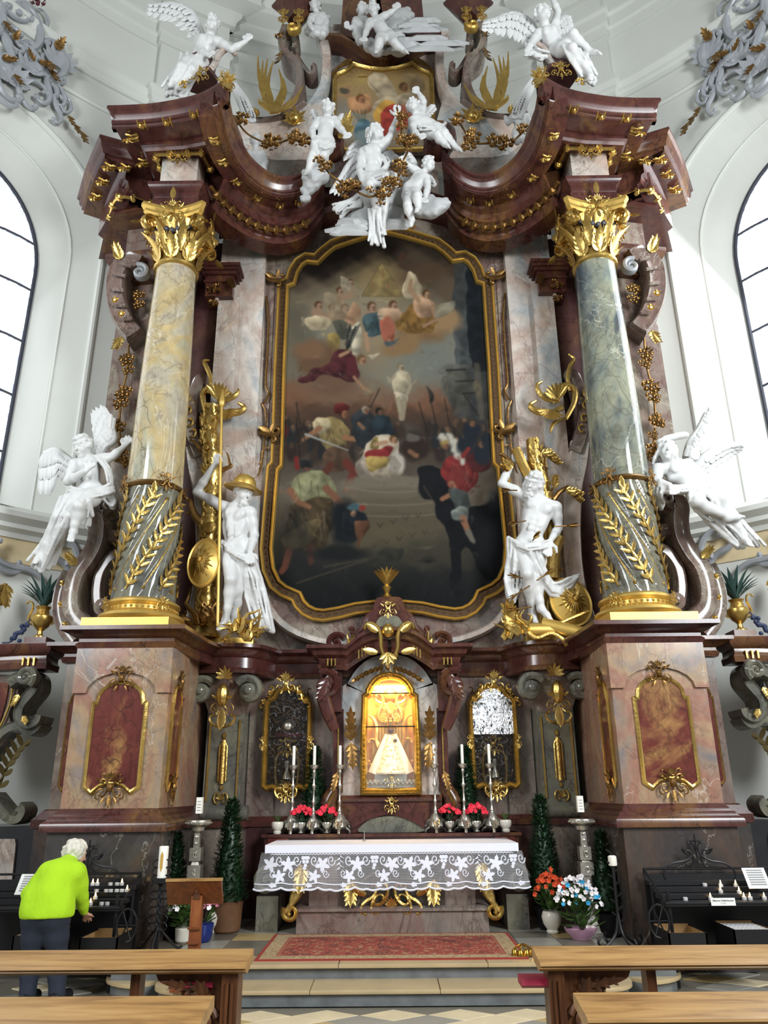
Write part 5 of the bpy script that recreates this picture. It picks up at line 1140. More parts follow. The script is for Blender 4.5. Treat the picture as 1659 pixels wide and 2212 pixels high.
band('inner_scroll_band',[(691,70),(702,100),(706,140),(700,185),(684,215),(664,240)],11.45,.1,.35,'pink')
band('outer_scroll',[(618,55),(609,85),(618,115),(640,135),(648,165),(645,195),(632,222),(612,240)],11.35,.085,.5,'pinkdark')
band('inner_curl',[(640,120),(655,145),(668,160),(678,158),(680,146),(674,142)],11.5,.05,.3,'pinkdark')
band('inner_curl',[(628,60),(640,70),(642,90),(634,105)],11.5,.04,.3,'pinkdark')
pr('gable_cornice',[(838,122),(810,118),(785,108),(760,92),(735,78),(700,75),(700,70),(738,72),(765,85),(790,100),(838,112)],11.3,11.9,'red',smoothn=0)
pr('upper_block',[(838,-60),(745,-60),(738,40),(735,72),(838,110)],11.6,12.3,'red',smoothn=0)
for q in(1,-1):
 mb=MB();c_=P(640,30,11.3);mb.lathe([(.2,-.2),(.24,-.1),(.3,-.05),(.35,.05),(.5,.18),(.52,.25),(.3,.3)],c_,4);mb.build('corner_capital',M['red'],U0,q)
 for x_ in(612,645):mb=MB();cartouche(mb,P(x_,35,11.05),XR*.5,ZU,.2);mb.build('gilt_capital_leaf',M['gold'],U0,q)
 mb=MB();mb.scroll(P(633,62,11.2),XR,ZU,.13,.04,.4,-1.2,.05,.04,20,8,2.0);mb.build('capital_scroll',M['gold_flat'],U0,q)
 mb=MB();acanthus(mb,P(607,110,11.3),V(0,0,-1),V(-.5,-1,0),.6,.25);mb.build('gilt_drop',M['bronze'],U0,q);mb=MB();bouquet(mb,P(606,80,11.3),.12,5);mb.build('gilt_rose',M['bronze'],U0,q)
pr('shoulder',[(520,250),(552,262),(600,258),(640,240),(672,222),(700,218),(720,330),(640,345),(560,340),(515,300)],11.3,11.75,'pink',smoothn=2,sym=False)
band('shoulder_edge',[(520,250),(552,260),(598,256),(635,240),(660,222)],11.28,.045,.4,'pinkdark')
for q in(1,-1):
 mb=MB();b_=P(592,245,10.95)
 for k,(tx,ty)in enumerate(((557,118),(568,130),(578,126),(590,132),(562,150),(602,148),(568,172),(612,168),(574,196),(655,184),(650,196),(640,206),(560,212),(606,190),(585,150),(628,212))):
  tip=P(tx,ty,10.9-.02*(k%3));up_=k in(9,10,11,15);mid_=lerp(b_,tip,.55)+V(.1 if up_ else(.12 if tx>590 else -.1),-.05,-.1 if up_ else.0);mb.tube(cat([b_+V(.03*(k%5-2),-.02*(k%3),0),lerp(b_,mid_,.55),mid_,tip],4),[.025,.05,.042,.008],6,.55,ref=(0,1,0))
 mb.build('gilt_palm',M['gold'],U0,q)
 mb=MB();c_=P(636,256,11.2)
 for k in range(12):a_=k*math.pi/6;mb.leaf(c_,V(math.cos(a_),-.1,math.sin(a_)),YF,.28 if k%2 else.2,.09,.15)
 mb.ball(c_,.12,12,6);mb.lathe([(.13,-.03),(.16,0),(.13,.03)],c_,16,(0,1,0));mb.build('gilt_sunflower',M['gold'],U0,q)
 mb=MB();acanthus(mb,P(560,250,11.15),V(-.6,0,.4),YF,.3,.2);mb.build('gilt_leaf',M['gold'],U0,q)
p2=W([(828,152),(800,150),(775,144),(761,139),(752,150),(740,158),(727,163),(719,172),(718,240),(716,330),(828,330)],YG)
P2=symm(p2);PT2=thing('gable_painting','small pale painting of an angel with a crown, high in the gable','painting',(0,YG,P(828,330,YG).z))
mb=MB();fsweep(mb,P2,[(0,0),(0,-.08),(-.03,-.1),(-.06,-.07),(-.08,-.06),(-.08,0)]);mb.build('frame',M['gold'],PT2)
c=Canvas(offset(P2,-.06),YG-.03,150,190)
c.grad([(140,'#8a6d45'),(180,'#a98d5c'),(230,'#a08868'),(270,'#96836a'),(330,'#7d715f')])
for k in range(16):a_=k*math.pi/8;c.line([(783,170),(783+45*math.cos(a_),170+40*math.sin(a_))],1.2,'#c9ab68',.6,3,.3)
c.blob(783,168,12,7,'#b89a5a',0,.4);c.line([(774,166),(792,166)],1.5,'#6d5530',.9)
c.blob(735,250,40,30,'#8d8577',0,.8);c.blob(760,270,60,30,'#a09684',0,.8)
c.poly([(800,158),(825,160),(850,185),(858,205),(835,225),(815,210),(798,185)],'#b7a688');c.poly([(795,165),(820,200),(810,205)],'#8f7f62',.7);c.poly([(870,165),(910,160),(920,190),(890,200)],'#877355',.9)
c.poly([(808,225),(850,205),(890,205),(890,235),(850,240),(800,250)],'#b3a285');c.person(872,190,9,'#8b6748','#5d4630');c.poly([(820,225),(850,220),(860,275),(830,290),(808,250)],'#b98f45');c.poly([(830,235),(885,222),(905,250),(860,280),(815,295),(822,262)],'#9c3f36');c.poly([(860,230),(900,215),(915,250),(880,265)],'#b0785a',.7)
c.poly([(755,210),(790,205),(805,235),(780,248),(755,240)],'#b98a62');c.person(780,214,9,'#b58160','#7a5230');c.line([(750,205),(752,190)],5,'#a98062',1,3);c.blob(745,195,9,8,'#5c5648',0,.4)
c.poly([(770,262),(800,262),(812,290),(790,318),(770,300)],'#55707a');c.blob(785,298,18,16,'#8f9a94',0,.5,.7);c.poly([(880,265),(905,262),(912,285),(885,292)],'#56697a',.9)
for k in range(4):c.line([(775+4*k,262),(762+9*k,238)],1.2,'#4c5a4a',.8,2)
c.C=np.clip(c.C*.85,0,1);c.make('canvas',PT2)
for q in(1,-1):
 mb=MB();c_=P(738,150,YG-.1)
 for k in range(4):mb.tube(cat([P(718,165-2*k,YG-.1),P(730+2*k,148-3*k,YG-.12),P(752,138-3*k,YG-.1),P(760,128+2*k,YG-.1)],4),.02,5)
 mb.build('frame_lattice',M['bronze'],PT2,q)
 # ---------------- statues: one continuous carved surface each ----------------
class Carve:
 def __init__(s):s.ops=[]
 def cone(s,a,b,ra,rb=None,k=.03,sub=False):s.ops.append(('c',Vector(a),Vector(b),ra,ra if rb is None else rb,k,sub));return s
 def chain(s,pts,rs,k=.03):
  n=len(pts)
  if not isinstance(rs,(list,tuple)):rs=[rs]*n
  for i in range(n-1):s.cone(pts[i],pts[i+1],rs[i],rs[i+1],k)
  return s
 def ell(s,c,r,R=None,k=.03,sub=False):s.ops.append(('e',Vector(c),r,R,k,sub));return s
 def cloth(s,rows,n,r,k=None,fold=1.25,rr=None):
  """rows: polylines (same number of points) across the cloth; strands between them make the folds"""
  m=len(rows[0]);r=r*.78;n=int(n*1.3);k=r*.4 if k is None else k
  for q in range(n):
   t=q/(n-1)*(len(rows)-1);i=min(int(t),len(rows)-2);f=t-i
   pts=[lerp(Vector(rows[i][j]),Vector(rows[i+1][j]),f)for j in range(m)]
   ph=(q%2)*2-1
   pts=[p+V(0,ph*r*fold*.8*(.3+.7*j/max(m-1,1))+r*.7*math.sin(q*2.3+j*1.7),0)for j,p in enumerate(pts)]
   pts=cat(pts,2)if m>2 else pts
   s.chain(pts,r*(1.0 if q%2 else.55),k)
  return s
 def build(s,name,mat,parent,h,relax=1):
  lo=[1e9]*3;hi=[-1e9]*3
  for o in s.ops:
   if o[-1]is True:continue
   for c,r in(((o[1],o[3]),(o[2],o[4]))if o[0]=='c' else((o[1],max(o[2])),)):
    for i in range(3):lo[i]=min(lo[i],c[i]-r);hi[i]=max(hi[i],c[i]+r)
  g=Sdf(lo,hi,h)
  for o in s.ops:
   if o[0]=='c':g.cone(o[1],o[2],o[3],o[4],o[5],o[6])
   else:g.ell(o[1],o[2],o[3],o[4],o[5])
  return g.build(name,mat,parent,relax)
def frame3(f,u):
 f=Vector(f).normalized();u=Vector(u);r=f.cross(u);r.normalize();u=r.cross(f);return r,f,u
def head(g,c,f,u,k,hair='curly',beard=False,baby=False,seed=1):
 R,F,U=frame3(f,u);rng=random.Random(seed);c=Vector(c)
 def q(x,y,z):return c+R*(x*k)+F*(y*k)+U*(z*k)
 A=(R,F,U);b=1.08 if baby else 1.0
 g.ell(q(0,-.01,.025),(.08*k*b,.1*k*b,.1*k*b),A,.02*k)
 g.ell(q(0,.025,-.03),(.064*k*b,.075*k,.095*k*(.9 if baby else 1)),A,.03*k)
 g.ell(q(0,.075,-.105 if not baby else -.085),(.026*k,.024*k,.022*k),A,.03*k)
 g.cone(q(0,.098,.02),q(0,.122 if not baby else.112,-.028),.009*k,.016*k,.012*k)
 for s in(-1,1):
  g.ell(q(s*.034,.108,.014),(.025*k,.02*k,.018*k),A,.01*k,True)
  g.ell(q(s*.034,.088,.012),(.017*k,.015*k,.012*k),A,.006*k)
  g.cone(q(s*.015,.1,.038),q(s*.055,.085,.038),.013*k,.01*k,.012*k)
  g.ell(q(s*.042,.068,-.035),(.026*k,.024*k,.03*k)if baby else(.022*k,.02*k,.026*k),A,.03*k)
  g.ell(q(s*.078,-.01,-.005),(.012*k,.022*k,.03*k),A,.01*k)
 g.ell(q(0,.102,-.062),(.026*k,.012*k,.007*k),A,.005*k);g.ell(q(0,.1,-.076),(.02*k,.012*k,.008*k),A,.005*k)
 if hair:
  n=46 if hair!='long' else 60
  for i in range(n):
   z=rng.uniform(-.35,1);a=rng.uniform(0,6.28);rr=math.sqrt(max(0,1-z*z));x,y=rr*math.cos(a),rr*math.sin(a)
   if y>.35 and z<.55:continue
   r0=rng.uniform(.016,.028)*k;p=q(x*.088*b,y*.108*b-.012,z*.108*b+.025);g.ell(p,(r0*1.1,r0*1.3,r0*1.1),A,.005*k)
  if hair=='long':
   for i in range(9):
    a=math.pi+(i-4)*.42;p0=q(math.sin(a)*-.085,math.cos(a)*.09+.0,.03)
    pts=[p0+U*(-.06*k*j)+R*(rng.uniform(-.02,.02)*k+math.sin(a)*-.012*j*k)-F*(.012*j*k)for j in range(4)];g.chain(pts,[.024*k,.024*k,.02*k,.012*k],.012*k)
 if beard:
  for i in range(12):g.ell(q(rng.uniform(-.045,.045),.07+rng.uniform(0,.03),-.1-rng.uniform(0,.05)),(.02*k,)*3,A,.012*k)
def hand(g,w,h,k,nrm=None,baby=False,curl_=.35,spread=1.0):
 w,h=Vector(w),Vector(h);d=h-w;L=max(d.length,.13*k);d.normalize();nrm=Vector(nrm or(0,-1,0));sd=d.cross(nrm)
 if sd.length<.2:sd=d.cross(V(0,0,1))
 sd.normalize();n2=sd.cross(d);L=min(L,.2*k)if not baby else L
 t=.021*k if baby else.0165*k
 g.ell(w+d*(L*.38),(.038*k,.02*k,L*.34),(sd,n2,d),.02*k)
 for i,(o,l)in enumerate(((-.03,.44),(-.01,.52),(.011,.49),(.03,.4))):
  b0=w+d*(L*.55)+sd*(o*k*.9);m1=b0+d*(L*l*.5)+sd*(o*k*.5*spread);e=m1+(d-n2*curl_*-1.0).normalized()*(L*l*.5);g.chain([b0,m1,e],[t,t*.9,t*.72],.008*k)
 th=w+d*(L*.25)-sd*(.03*k);g.chain([th,th+(d*.6-sd*.9+n2*.2).normalized()*(L*.25),th+(d*1.1-sd*.9).normalized()*(L*.5)],[t*1.25,t*1.1,t*.8],.01*k)
def body(Y,J,hh,face,up=(0,0,1),baby=False,hair='curly',beard=False,seed=1,nodrape=True,legs=True,head_on=True,muscle=True):
 """J: joint -> (px, py[, depth offset]); viewer-left limbs end in a, viewer-right in b"""
 g=Carve();j={n:P(v[0],v[1],Y+(v[2]if len(v)>2 else 0))for n,v in J.items()}
 k=hh*mpp(J['head'][0],J['head'][1],Y)/.235;g.k=k;g.j=j;b=1.25 if baby else 1.0
 sp=(j['neck']-j['pelvis']);sv=j['sb']-j['sa'];R=sv.normalized();U=(sp-R*sp.dot(R)).normalized();F=U.cross(R);F=F if F.y<0 else -F;Us=sp.normalized();A=(R,F,Us)
 L=sp.length;hw=max(sv.length*.5,.12*k)
 m=lambda t:lerp(j['pelvis'],j['neck'],t)
 sc=lambda t:lerp(j['pelvis'],lerp(j['sa'],j['sb'],.5),t)
 if not baby:
  g.ell(sc(.74),(hw*.92,.118*k,L*.3),A,.06*k);g.ell(sc(.4),(hw*.72,.098*k,L*.26),A,.08*k);g.ell(sc(.06),(hw*.82,.11*k,L*.2),A,.07*k)
  if muscle:
   for s in(-1,1):
    g.ell(sc(.82)+R*(s*hw*.42)+F*(.09*k),(hw*.4,.045*k,.07*k),A,.02*k);g.cone(sc(.99)+F*(.07*k),sc(.98)+R*(s*hw*.8)+F*(.05*k),.016*k,.014*k,.015*k)
    g.ell(sc(.5)+R*(s*hw*.5)+F*(.05*k),(hw*.2,.05*k,L*.16),A,.05*k)
    for t in(.52,.4,.28):g.ell(sc(t)+R*(s*.035*k)+F*(.092*k),(.034*k,.025*k,.034*k),A,.012*k)
   g.cone(sc(.92)+F*(.142*k),sc(.3)+F*(.128*k),.012*k,.008*k,.02*k,True)
   g.ell(sc(.22)+F*(.112*k),(.012*k,.02*k,.014*k),A,.012*k,True)
  g.cone(sc(.97),j['sa'],.075*k,.068*k,.05*k);g.cone(sc(.97),j['sb'],.075*k,.068*k,.05*k)
 else:
  g.ell(sc(.78),(hw*.95,.085*k,L*.28),A,.06*k);g.ell(sc(.36),(hw*.92,.115*k,L*.34),A,.07*k);g.ell(sc(.08),(hw*.85,.1*k,L*.22),A,.06*k)
  for s in(-1,1):g.ell(sc(.82)+R*(s*hw*.45)+F*(.06*k),(.045*k,.03*k,.04*k),A,.03*k)
  g.ell(sc(.3)+F*(.118*k),(.01*k,.018*k,.012*k),A,.01*k,True)
  g.cone(sc(.95),j['sa'],.06*k,.06*k,.04*k);g.cone(sc(.95),j['sb'],.06*k,.06*k,.04*k)
 g.cone(j['neck']-Us*(.03*k),j['head']-Vector(up).normalized()*(.05*k),(.062 if not baby else.055)*k,(.055 if not baby else.05)*k,.03*k)
 for s in 'ab':
  if 'e'+s in j:
   sh,e,w_=j['s'+s],j['e'+s],j['w'+s];ar=(.062,.057,.043,.046,.03)if not baby else(.06,.06,.048,.05,.034)
   mid_=lerp(sh,e,.45);g.chain([sh,mid_,e],[ar[0]*k,ar[1]*k,ar[2]*k],.03*k);g.chain([e,lerp(e,w_,.35),w_],[ar[2]*k,ar[3]*k,ar[4]*k],.02*k)
   if 'h'+s in j:hand(g,w_,j['h'+s],k,None,baby)
  if legs and 'k'+s in j:
   hp=j.get('p'+s)or lerp(j['pelvis'],j['pelvis']+R*(hw*(.5 if s=='b' else -.5))-Us*(.03*k),1.0);kn,an=j['k'+s],j['f'+s]
   lr=(.1,.092,.062,.064,.037)if not baby else(.098,.095,.066,.07,.042)
   g.chain([hp,lerp(hp,kn,.4),kn],[lr[0]*k,lr[1]*k,lr[2]*k],.05*k);back=V(0,.02*k,0)
   g.ell(kn+F*(.025*k),(.042*k,)*3,None,.03*k);g.chain([kn,lerp(kn,an,.32)+back,lerp(kn,an,.7),an],[lr[2]*.95*k,lr[3]*k,lr[4]*1.15*k,lr[4]*k],.025*k)
   if 't'+s in j:
    tt=j['t'+s];d=(tt-an);ft=d.normalized();g.cone(an,lerp(an,tt,.6),.04*k,.034*k,.025*k);g.cone(lerp(an,tt,.55),tt,.034*k,.02*k,.02*k);g.ell(an-ft*(.03*k)-V(0,0,.015*k),(.035*k,)*3,None,.03*k)
    sd=ft.cross(V(0,0,1));sd=sd.normalized()if sd.length>.1 else XR
    for i in range(5):b0=lerp(an,tt,.8)+sd*((i-2)*.014*k);g.cone(b0,b0+ft*((.045-abs(i-1)*.005)*k),.0125*k,.0105*k,.006*k)
 if head_on:head(g,j['head'],face,up,k,hair,beard,baby,seed)
 return g
def wing(lead,Y,dirs,L,rows=3,n=11,mat='stucco',parent=None,width=.11,dy=0.0,name='wing'):
 """feathers hung from a leading edge; lead: px points; dirs: px feather tips for first/mid/last; L unused scale"""
 mb=MB();ld=cat([P(x,y,Y+dy*i)for i,(x,y)in enumerate(lead)],6);tp=cat([P(x,y,Y+dy*i+.03)for i,(x,y)in enumerate(dirs)],6)
 mb.tube(ld,[width*.55]*len(ld),8)
 for r in range(rows):
  f=(1.0,.66,.38)[r];nn=n+r*3
  for i in range(nn):
   t=i/(nn-1);a=ld[min(int(t*(len(ld)-1)),len(ld)-1)];b=tp[min(int(t*(len(tp)-1)),len(tp)-1)];b=lerp(a,b,f);d=b-a
   if d.length<.02:continue
   sd=d.cross(V(0,1,0));sd.normalize();w_=width*(.9,.8,.7)[r];yo=V(0,-.03*r-.004*(i%2),0)
   vs=[];fs=[]
   for q,(tt,ww)in enumerate(((0,.5),(.3,.9),(.6,1.0),(.85,.8),(1.0,.12))):
    p=a+d*tt+yo+V(0,-.05*math.sin(tt*2.5)*L,0);vs+=[p-sd*(w_*ww*.5),p+V(0,-.018,0),p+sd*(w_*ww*.5),p+V(0,.012,0)]
   for q in range(4):
    for z in range(4):fs.append((q*4+z,q*4+(z+1)%4,q*4+4+(z+1)%4,q*4+4+z))
   fs+=[(3,2,1,0),(16,17,18,19)];mb.add(vs,fs)
 return mb.build(name,M[mat],parent,1,45)
def px(Y,*pts):return[P(p[0],p[1],Y+(p[2]if len(p)>2 else 0))for p in pts]
def base_of(*q):return(q[0],q[1],q[2])
def cloud(g,Y,items,k=.05):
 for it in items:
  x,y,r=it[:3];dy=it[3]if len(it)>3 else 0;fl=it[4]if len(it)>4 else.8;R_=r*mpp(x,y,Y);g.ell(P(x,y,Y+dy),(R_,R_*.8,R_*fl),None,k)
  for q in range(5):
   a=q*1.3+x;g.ell(P(x,y,Y+dy)+V(R_*.75*math.cos(a),-R_*.35,R_*fl*.75*math.sin(a)),(R_*.38,R_*.3,R_*.3),None,k*.5)
def flatcloud(mb,c,w_,n=3,seed=1):
 rng=random.Random(seed)
 for q in range(n):
  pts=[];m=22;ww=w_*(1-.2*q);cc=Vector(c)+V(rng.uniform(-.15,.15)*w_,-.05*q,.06*q*w_)
  for i in range(m):
   a=2*math.pi*i/m;r=1+.16*math.sin(5*a+q)+.08*(i%2);pts.append(cc+V(ww*.5*r*math.cos(a),ww*.22*r*math.sin(a)*.6,ww*.2*r*math.sin(a)))
  top=[p+V(0,-.03,.02)for p in pts];ctr=[lerp(p,cc,.4)+V(0,-.1,.01)for p in pts]
  vs=pts+top+ctr;fs=[(i,(i+1)%m,(i+1)%m+m,i+m)for i in range(m)]+[(i+m,(i+1)%m+m,(i+1)%m+2*m,i+2*m)for i in range(m)]+[tuple(range(2*m,3*m)),tuple(range(m-1,-1,-1))]
  mb.add(vs,fs)
ST=M['stucco']
# --- helmeted saint ---
Y=10.6
T=thing('saint_statue','white saint statue in a golden helmet leaning on a lance beside a gilded tree','statue',P(497,1362,Y))
g=body(Y,dict(head=(527,1066,-.08),neck=(508,1090),pelvis=(511,1184),sa=(484,1096,.05),sb=(541,1108,-.02),ea=(425,1063,.1),wa=(464,1003,-.1),ha=(476,990,-.2),eb=(550,1156,.02),wb=(540,1192,-.18),hb=(540,1218,-.22),pa=(494,1192,0),pb=(526,1194,.02),ka=(499,1252,-.2),fa=(487,1342,-.08),ta=(473,1360,-.25),kb=(513,1276,-.02),fb=(503,1350,.1),tb=(506,1362,-.02)),47,(.62,-.7,-.35),(.15,0,1),hair='curly',beard=True,seed=3)
g.cloth([px(Y,(480,1168,-.1),(508,1190,-.2),(545,1205,-.15)),px(Y,(480,1182,-.1),(510,1202,-.22),(548,1220,-.15))],4,.045)
g.cloth([px(Y,(512,1200,-.15),(528,1245,-.1),(532,1290,0),(552,1352,.05)),px(Y,(530,1205,-.12),(548,1250,-.1),(560,1305,0),(575,1358,.05)),px(Y,(545,1200,0),(562,1250,0),(576,1300,.05),(588,1362,.08))],8,.05)
g.build('body',ST,T,.0135)
mb=MB();hc=P(526,1055,Y-.08);ax=V(.2,-.1,1);k_=g.k;mb.lathe([(.2*k_,-.02*k_),(.215*k_,-.01*k_),(.15*k_,.03*k_),(.125*k_,.035*k_),(.12*k_,.08*k_),(.09*k_,.13*k_),(.03*k_,.155*k_)],hc,28,ax);hm=mb.build('helmet',M['gold_flat'],T)
mb=MB()
for i in range(7):bouquet(mb,P(505+5.5*i,1040-7*math.sin(i*.55)-(2 if i>3 else -8+3*i),Y-.02),.07,4)
mb.build('helmet_crest',M['bronze'],hm)
TR=thing('gilded_tree','golden tree trunk with broken branches behind the helmeted saint','carving',P(445,1375,Y+.2),'gilded trees')
mb=MB();tr=cat(px(Y+.2,(440,1380),(443,1320),(449,1250),(451,1160),(457,1060),(458,990),(452,930),(457,880)),6)
mb.tube(tr,[(.15+.02*math.sin(i*1.7))*(1 if i>6 else 1.5-i*.07)for i in range(len(tr))],10);rng=random.Random(4)
for i in range(170):
 p=tr[rng.randrange(3,len(tr)-1)];q=rng.uniform(-2.9,-.2);r0=.145;n_=V(math.cos(q),math.sin(q),0);mb.leaf(p+n_*r0-V(0,0,.05),V(rng.uniform(-.4,.4),0,1),n_,.1,.08,.25,n=2)
mb.build('trunk',M['gold'],TR)
for pts,r in((((452,970),(435,972),(424,958),(410,950)),.05),(((470,1020),(485,1013),(497,1008),(502,1003)),.05),(((497,1008),(494,990),(490,978)),.025),(((446,1140),(425,1120),(415,1100),(412,1085),(405,1078)),.075),(((418,1105),(408,1108),(400,1112)),.03)):
 mb=MB();w_=cat(px(Y+.15,*pts),4);mb.tube(w_,[r,r*.4],7);mb.build('branch',M['bronze'],TR)
mb=MB();mb.lathe([(.09,-.02),(.1,0),(.09,.03),(.02,.035)],P(454,1140,Y),14,(-.2,-1,.1));mb.build('cut_knot',M['gold'],TR);mb=MB();mb.lathe([(.05,-.02),(.055,0),(.045,.02)],P(444,966,Y+.02),12,(-.3,-1,0));mb.build('cut_knot',M['gold'],TR)
mb=MB();rocp=P(468,860,Y+.1)
for pts,r in((((452,905),(440,870),(440,845),(462,838),(478,855),(470,870)),.05),(((460,880),(490,892),(515,890),(528,880),(515,870)),.06),(((470,868),(495,862),(512,850),(515,840)),.045),(((448,850),(455,820),(447,795),(440,780),(452,778)),.04),(((480,875),(492,850),(505,855)),.035)):
 w_=cat(px(Y+.1,*pts),5);mb.tube(w_,[r*.7,r,r*.35],7)
for a_ in range(9):mb.leaf(P(490,885,Y),V(math.cos(-.3-.25*a_),-.2,math.sin(-.3-.25*a_)),YF,.3,.07,.3)
for a_ in range(8):mb.leaf(P(470,862,Y),V(math.cos(.2+.3*a_),-.3,math.sin(.2+.3*a_)),YF,.28,.08,.25)
mb.build('rocaille_crest',M['gold'],TR)
mb=MB();flame(mb,P(425,1350,Y-.05),V(-.3,0,1),.55,.35,9,rng=rng);mb.build('flame',M['bronze'],TR)
mb=MB();flame(mb,P(462,1345,Y-.05),V(-.1,0,1),.5,.32,9,rng=rng);mb.build('flame',M['bronze'],TR)
mb=MB();flame(mb,P(515,1368,Y-.3),V(.9,0,1),.5,.3,10,rng=rng);flame(mb,P(545,1372,Y-.2),V(.4,0,1),.25,.25,7,rng=rng);flame(mb,P(500,1370,Y-.3),V(-1,0,.35),.3,.2,6,rng=rng);mb.build('flame',M['gold'],TR)
o=MB().tube([P(470,1352,Y-.27),P(479,878,Y-.2)],.022,8);o.lathe([(.02,0),(.045,.04),(.05,.1),(.01,.3)],P(479,880,Y-.2),10);tag(o.build('lance',M['gold_flat']),'long golden lance held by the helmeted saint','lance')
def shield(name,lab,c,rx,rz,n,tilt=0):
 mb=MB();R,F,U=frame3(n,(math.sin(tilt),0,math.cos(tilt)));N=36
 for k1,d1,k2,d2 in((1.04,0,1.04,.03),(1.04,.03,1.0,.045),(1.0,.045,.92,.03),(.92,.03,.5,.1),(.5,.1,.16,.13),(.16,.13,.1,.19),(.1,.19,.01,.2)):
  vs=[c+R*(rx*k1*math.cos(2*math.pi*i/N))+U*(rz*k1*math.sin(2*math.pi*i/N))+F*d1 for i in range(N)]+[c+R*(rx*k2*math.cos(2*math.pi*i/N))+U*(rz*k2*math.sin(2*math.pi*i/N))+F*d2 for i in range(N)]
  mb.add(vs,[(i,(i+1)%N,(i+1)%N+N,i+N)for i in range(N)])
 mb.add([c+R*(rx*1.04*math.cos(2*math.pi*i/N))+U*(rz*1.04*math.sin(2*math.pi*i/N))for i in range(N)],[tuple(range(N))])
 T_=thing(name,lab,'shield',c-U*rz,'gilded shields');dc=mb.build('disc',M['gold_flat'],T_)
 for i in range(20):
  a_=2*math.pi*i/20;d=R*(rx*math.cos(a_))+U*(rz*math.sin(a_));L_=.75 if i%2 else.6;m2=MB();m2 .tube([c+d*.14+F*.16,c+d*.45+F*.115,c+d*L_+F*.075],[.022,.016,.004],5);m2 .build('ray',M['gold'],dc)
 return T_
shield('round_shield','golden oval shield with rays hanging on the gilded tree, left of the helmeted saint',P(441,1217,Y-.2),.23,.36,(-.15,-1,.1))
# --- arrow-pierced saint ---
T=thing('saint_statue','white saint statue tied to a golden tree and pierced by arrows','statue',P(1170,1340,Y))
g=body(Y,dict(head=(1153,1046,-.12),neck=(1169,1075),pelvis=(1143,1176),sa=(1134,1072,.0),sb=(1200,1096,-.02),ea=(1084,1044,0),wa=(1106,1001,.12),ha=(1136,984,.22),eb=(1207,1140,.05),wb=(1190,1166,-.15),hb=(1180,1203,-.2),pa=(1128,1182,0),pb=(1163,1184,.0),ka=(1139,1240,-.25),fa=(1151,1326,.05),ta=(1156,1343,-.05),kb=(1156,1256,-.12),fb=(1170,1316,-.1),tb=(1190,1338,-.2)),46,(-.5,-.8,-.3),(.45,0,.9),hair='long',beard=True,seed=5)
g.cloth([px(Y,(1098,1160,-.05),(1135,1176,-.25),(1190,1168,-.12)),px(Y,(1102,1172,-.05),(1138,1190,-.26),(1188,1182,-.14))],4,.045)
g.cloth([px(Y,(1096,1162,-.05),(1097,1200,-.05),(1090,1252,0),(1100,1296,0)),px(Y,(1112,1172,-.1),(1110,1210,-.12),(1108,1258,-.05),(1108,1302,0)),px(Y,(1128,1182,-.15),(1122,1215,-.15),(1126,1255,-.05),(1116,1285,0))],7,.05)
g.cloth([px(Y,(1165,1190,-.15),(1178,1230,-.1),(1196,1262,-.05),(1224,1252,0),(1250,1243,.0)),px(Y,(1145,1195,-.25),(1168,1245,-.18),(1192,1282,-.1),(1222,1284,-.02),(1240,1258,0))],5,.05)
g.build('body',ST,T,.0135)
TR=thing('gilded_tree','golden tree with sawn branches behind the arrow-pierced saint','carving',P(1185,1360,Y+.2),'gilded trees')
mb=MB();tr=cat(px(Y+.25,(1180,1370),(1186,1300),(1192,1220),(1188,1140),(1172,1060),(1158,1000),(1150,950)),6);mb.tube(tr,[.17,.14,.13,.13,.12,.1],10)
for i in range(110):
 p=tr[rng.randrange(3,len(tr)-1)];q=rng.uniform(-2.9,-.2);n_=V(math.cos(q),math.sin(q),0);mb.leaf(p+n_*.125-V(0,0,.05),V(rng.uniform(-.4,.4),0,1),n_,.1,.08,.25,n=2)
mb.build('trunk',M['gold'],TR)
for pts,r,m_ in((((1150,1040),(1132,1010),(1115,970)),.085,'gold'),(((1192,1250),(1194,1205),(1210,1160)),.09,'gold'),(((1180,1010),(1178,985),(1190,975)),.02,'bronze'),(((1178,985),(1182,965)),.014,'bronze'),(((1195,1080),(1210,1062),(1228,1052)),.04,'bronze'),(((1110,1005),(1090,985),(1078,980)),.03,'bronze')):
 mb=MB();mb.tube(cat(px(Y+.05,*pts),4),[r,r*.85],9);mb.build('branch',M[m_],TR)
for cx_,cy_,dx,dy_,n in((1170,978,1,-.3,5),(1185,985,.8,-.9,5),(1222,1058,1,-.4,6),(1235,1062,.7,-1,6),(1200,1050,-.2,.8,4),(1108,1010,-.7,.3,5)):
 mb=MB()
 for i in range(n):acanthus(mb,P(cx_+i*3*dx,cy_+i*1.5,Y),V(dx+rng.uniform(-.4,.4),-.2,dy_+rng.uniform(-.4,.4)),YF,.2,.12,3)
 mb.build('leaf_spray',M['gold'],TR)
mb=MB();acanthus(mb,P(1115,1365,Y-.2),V(-.3,0,1),YF,.5,.3);flame(mb,P(1120,1372,Y-.2),V(-.3,0,1),.5,.35,8,rng=rng);mb.tube(cat(px(Y-.25,(1135,1352),(1165,1358),(1200,1350),(1235,1335),(1272,1320)),4),.025,6);mb.tube(cat(px(Y-.3,(1140,1365),(1160,1378),(1190,1368),(1215,1380),(1225,1395)),4),.03,6);mb.build('bow_and_roots',M['gold'],TR)
o=MB();o.lathe([(.09,-.35),(.1,-.34),(.1,.3),(.12,.32),(.12,.36),(.09,.37)],P(1225,1362,Y-.25),14,(.9,-.2,-.28));o.lathe([(.06,0),(.1,.03),(.1,.4),(.06,.42)],P(1138,1362,Y-.2),12,(1,0,0))
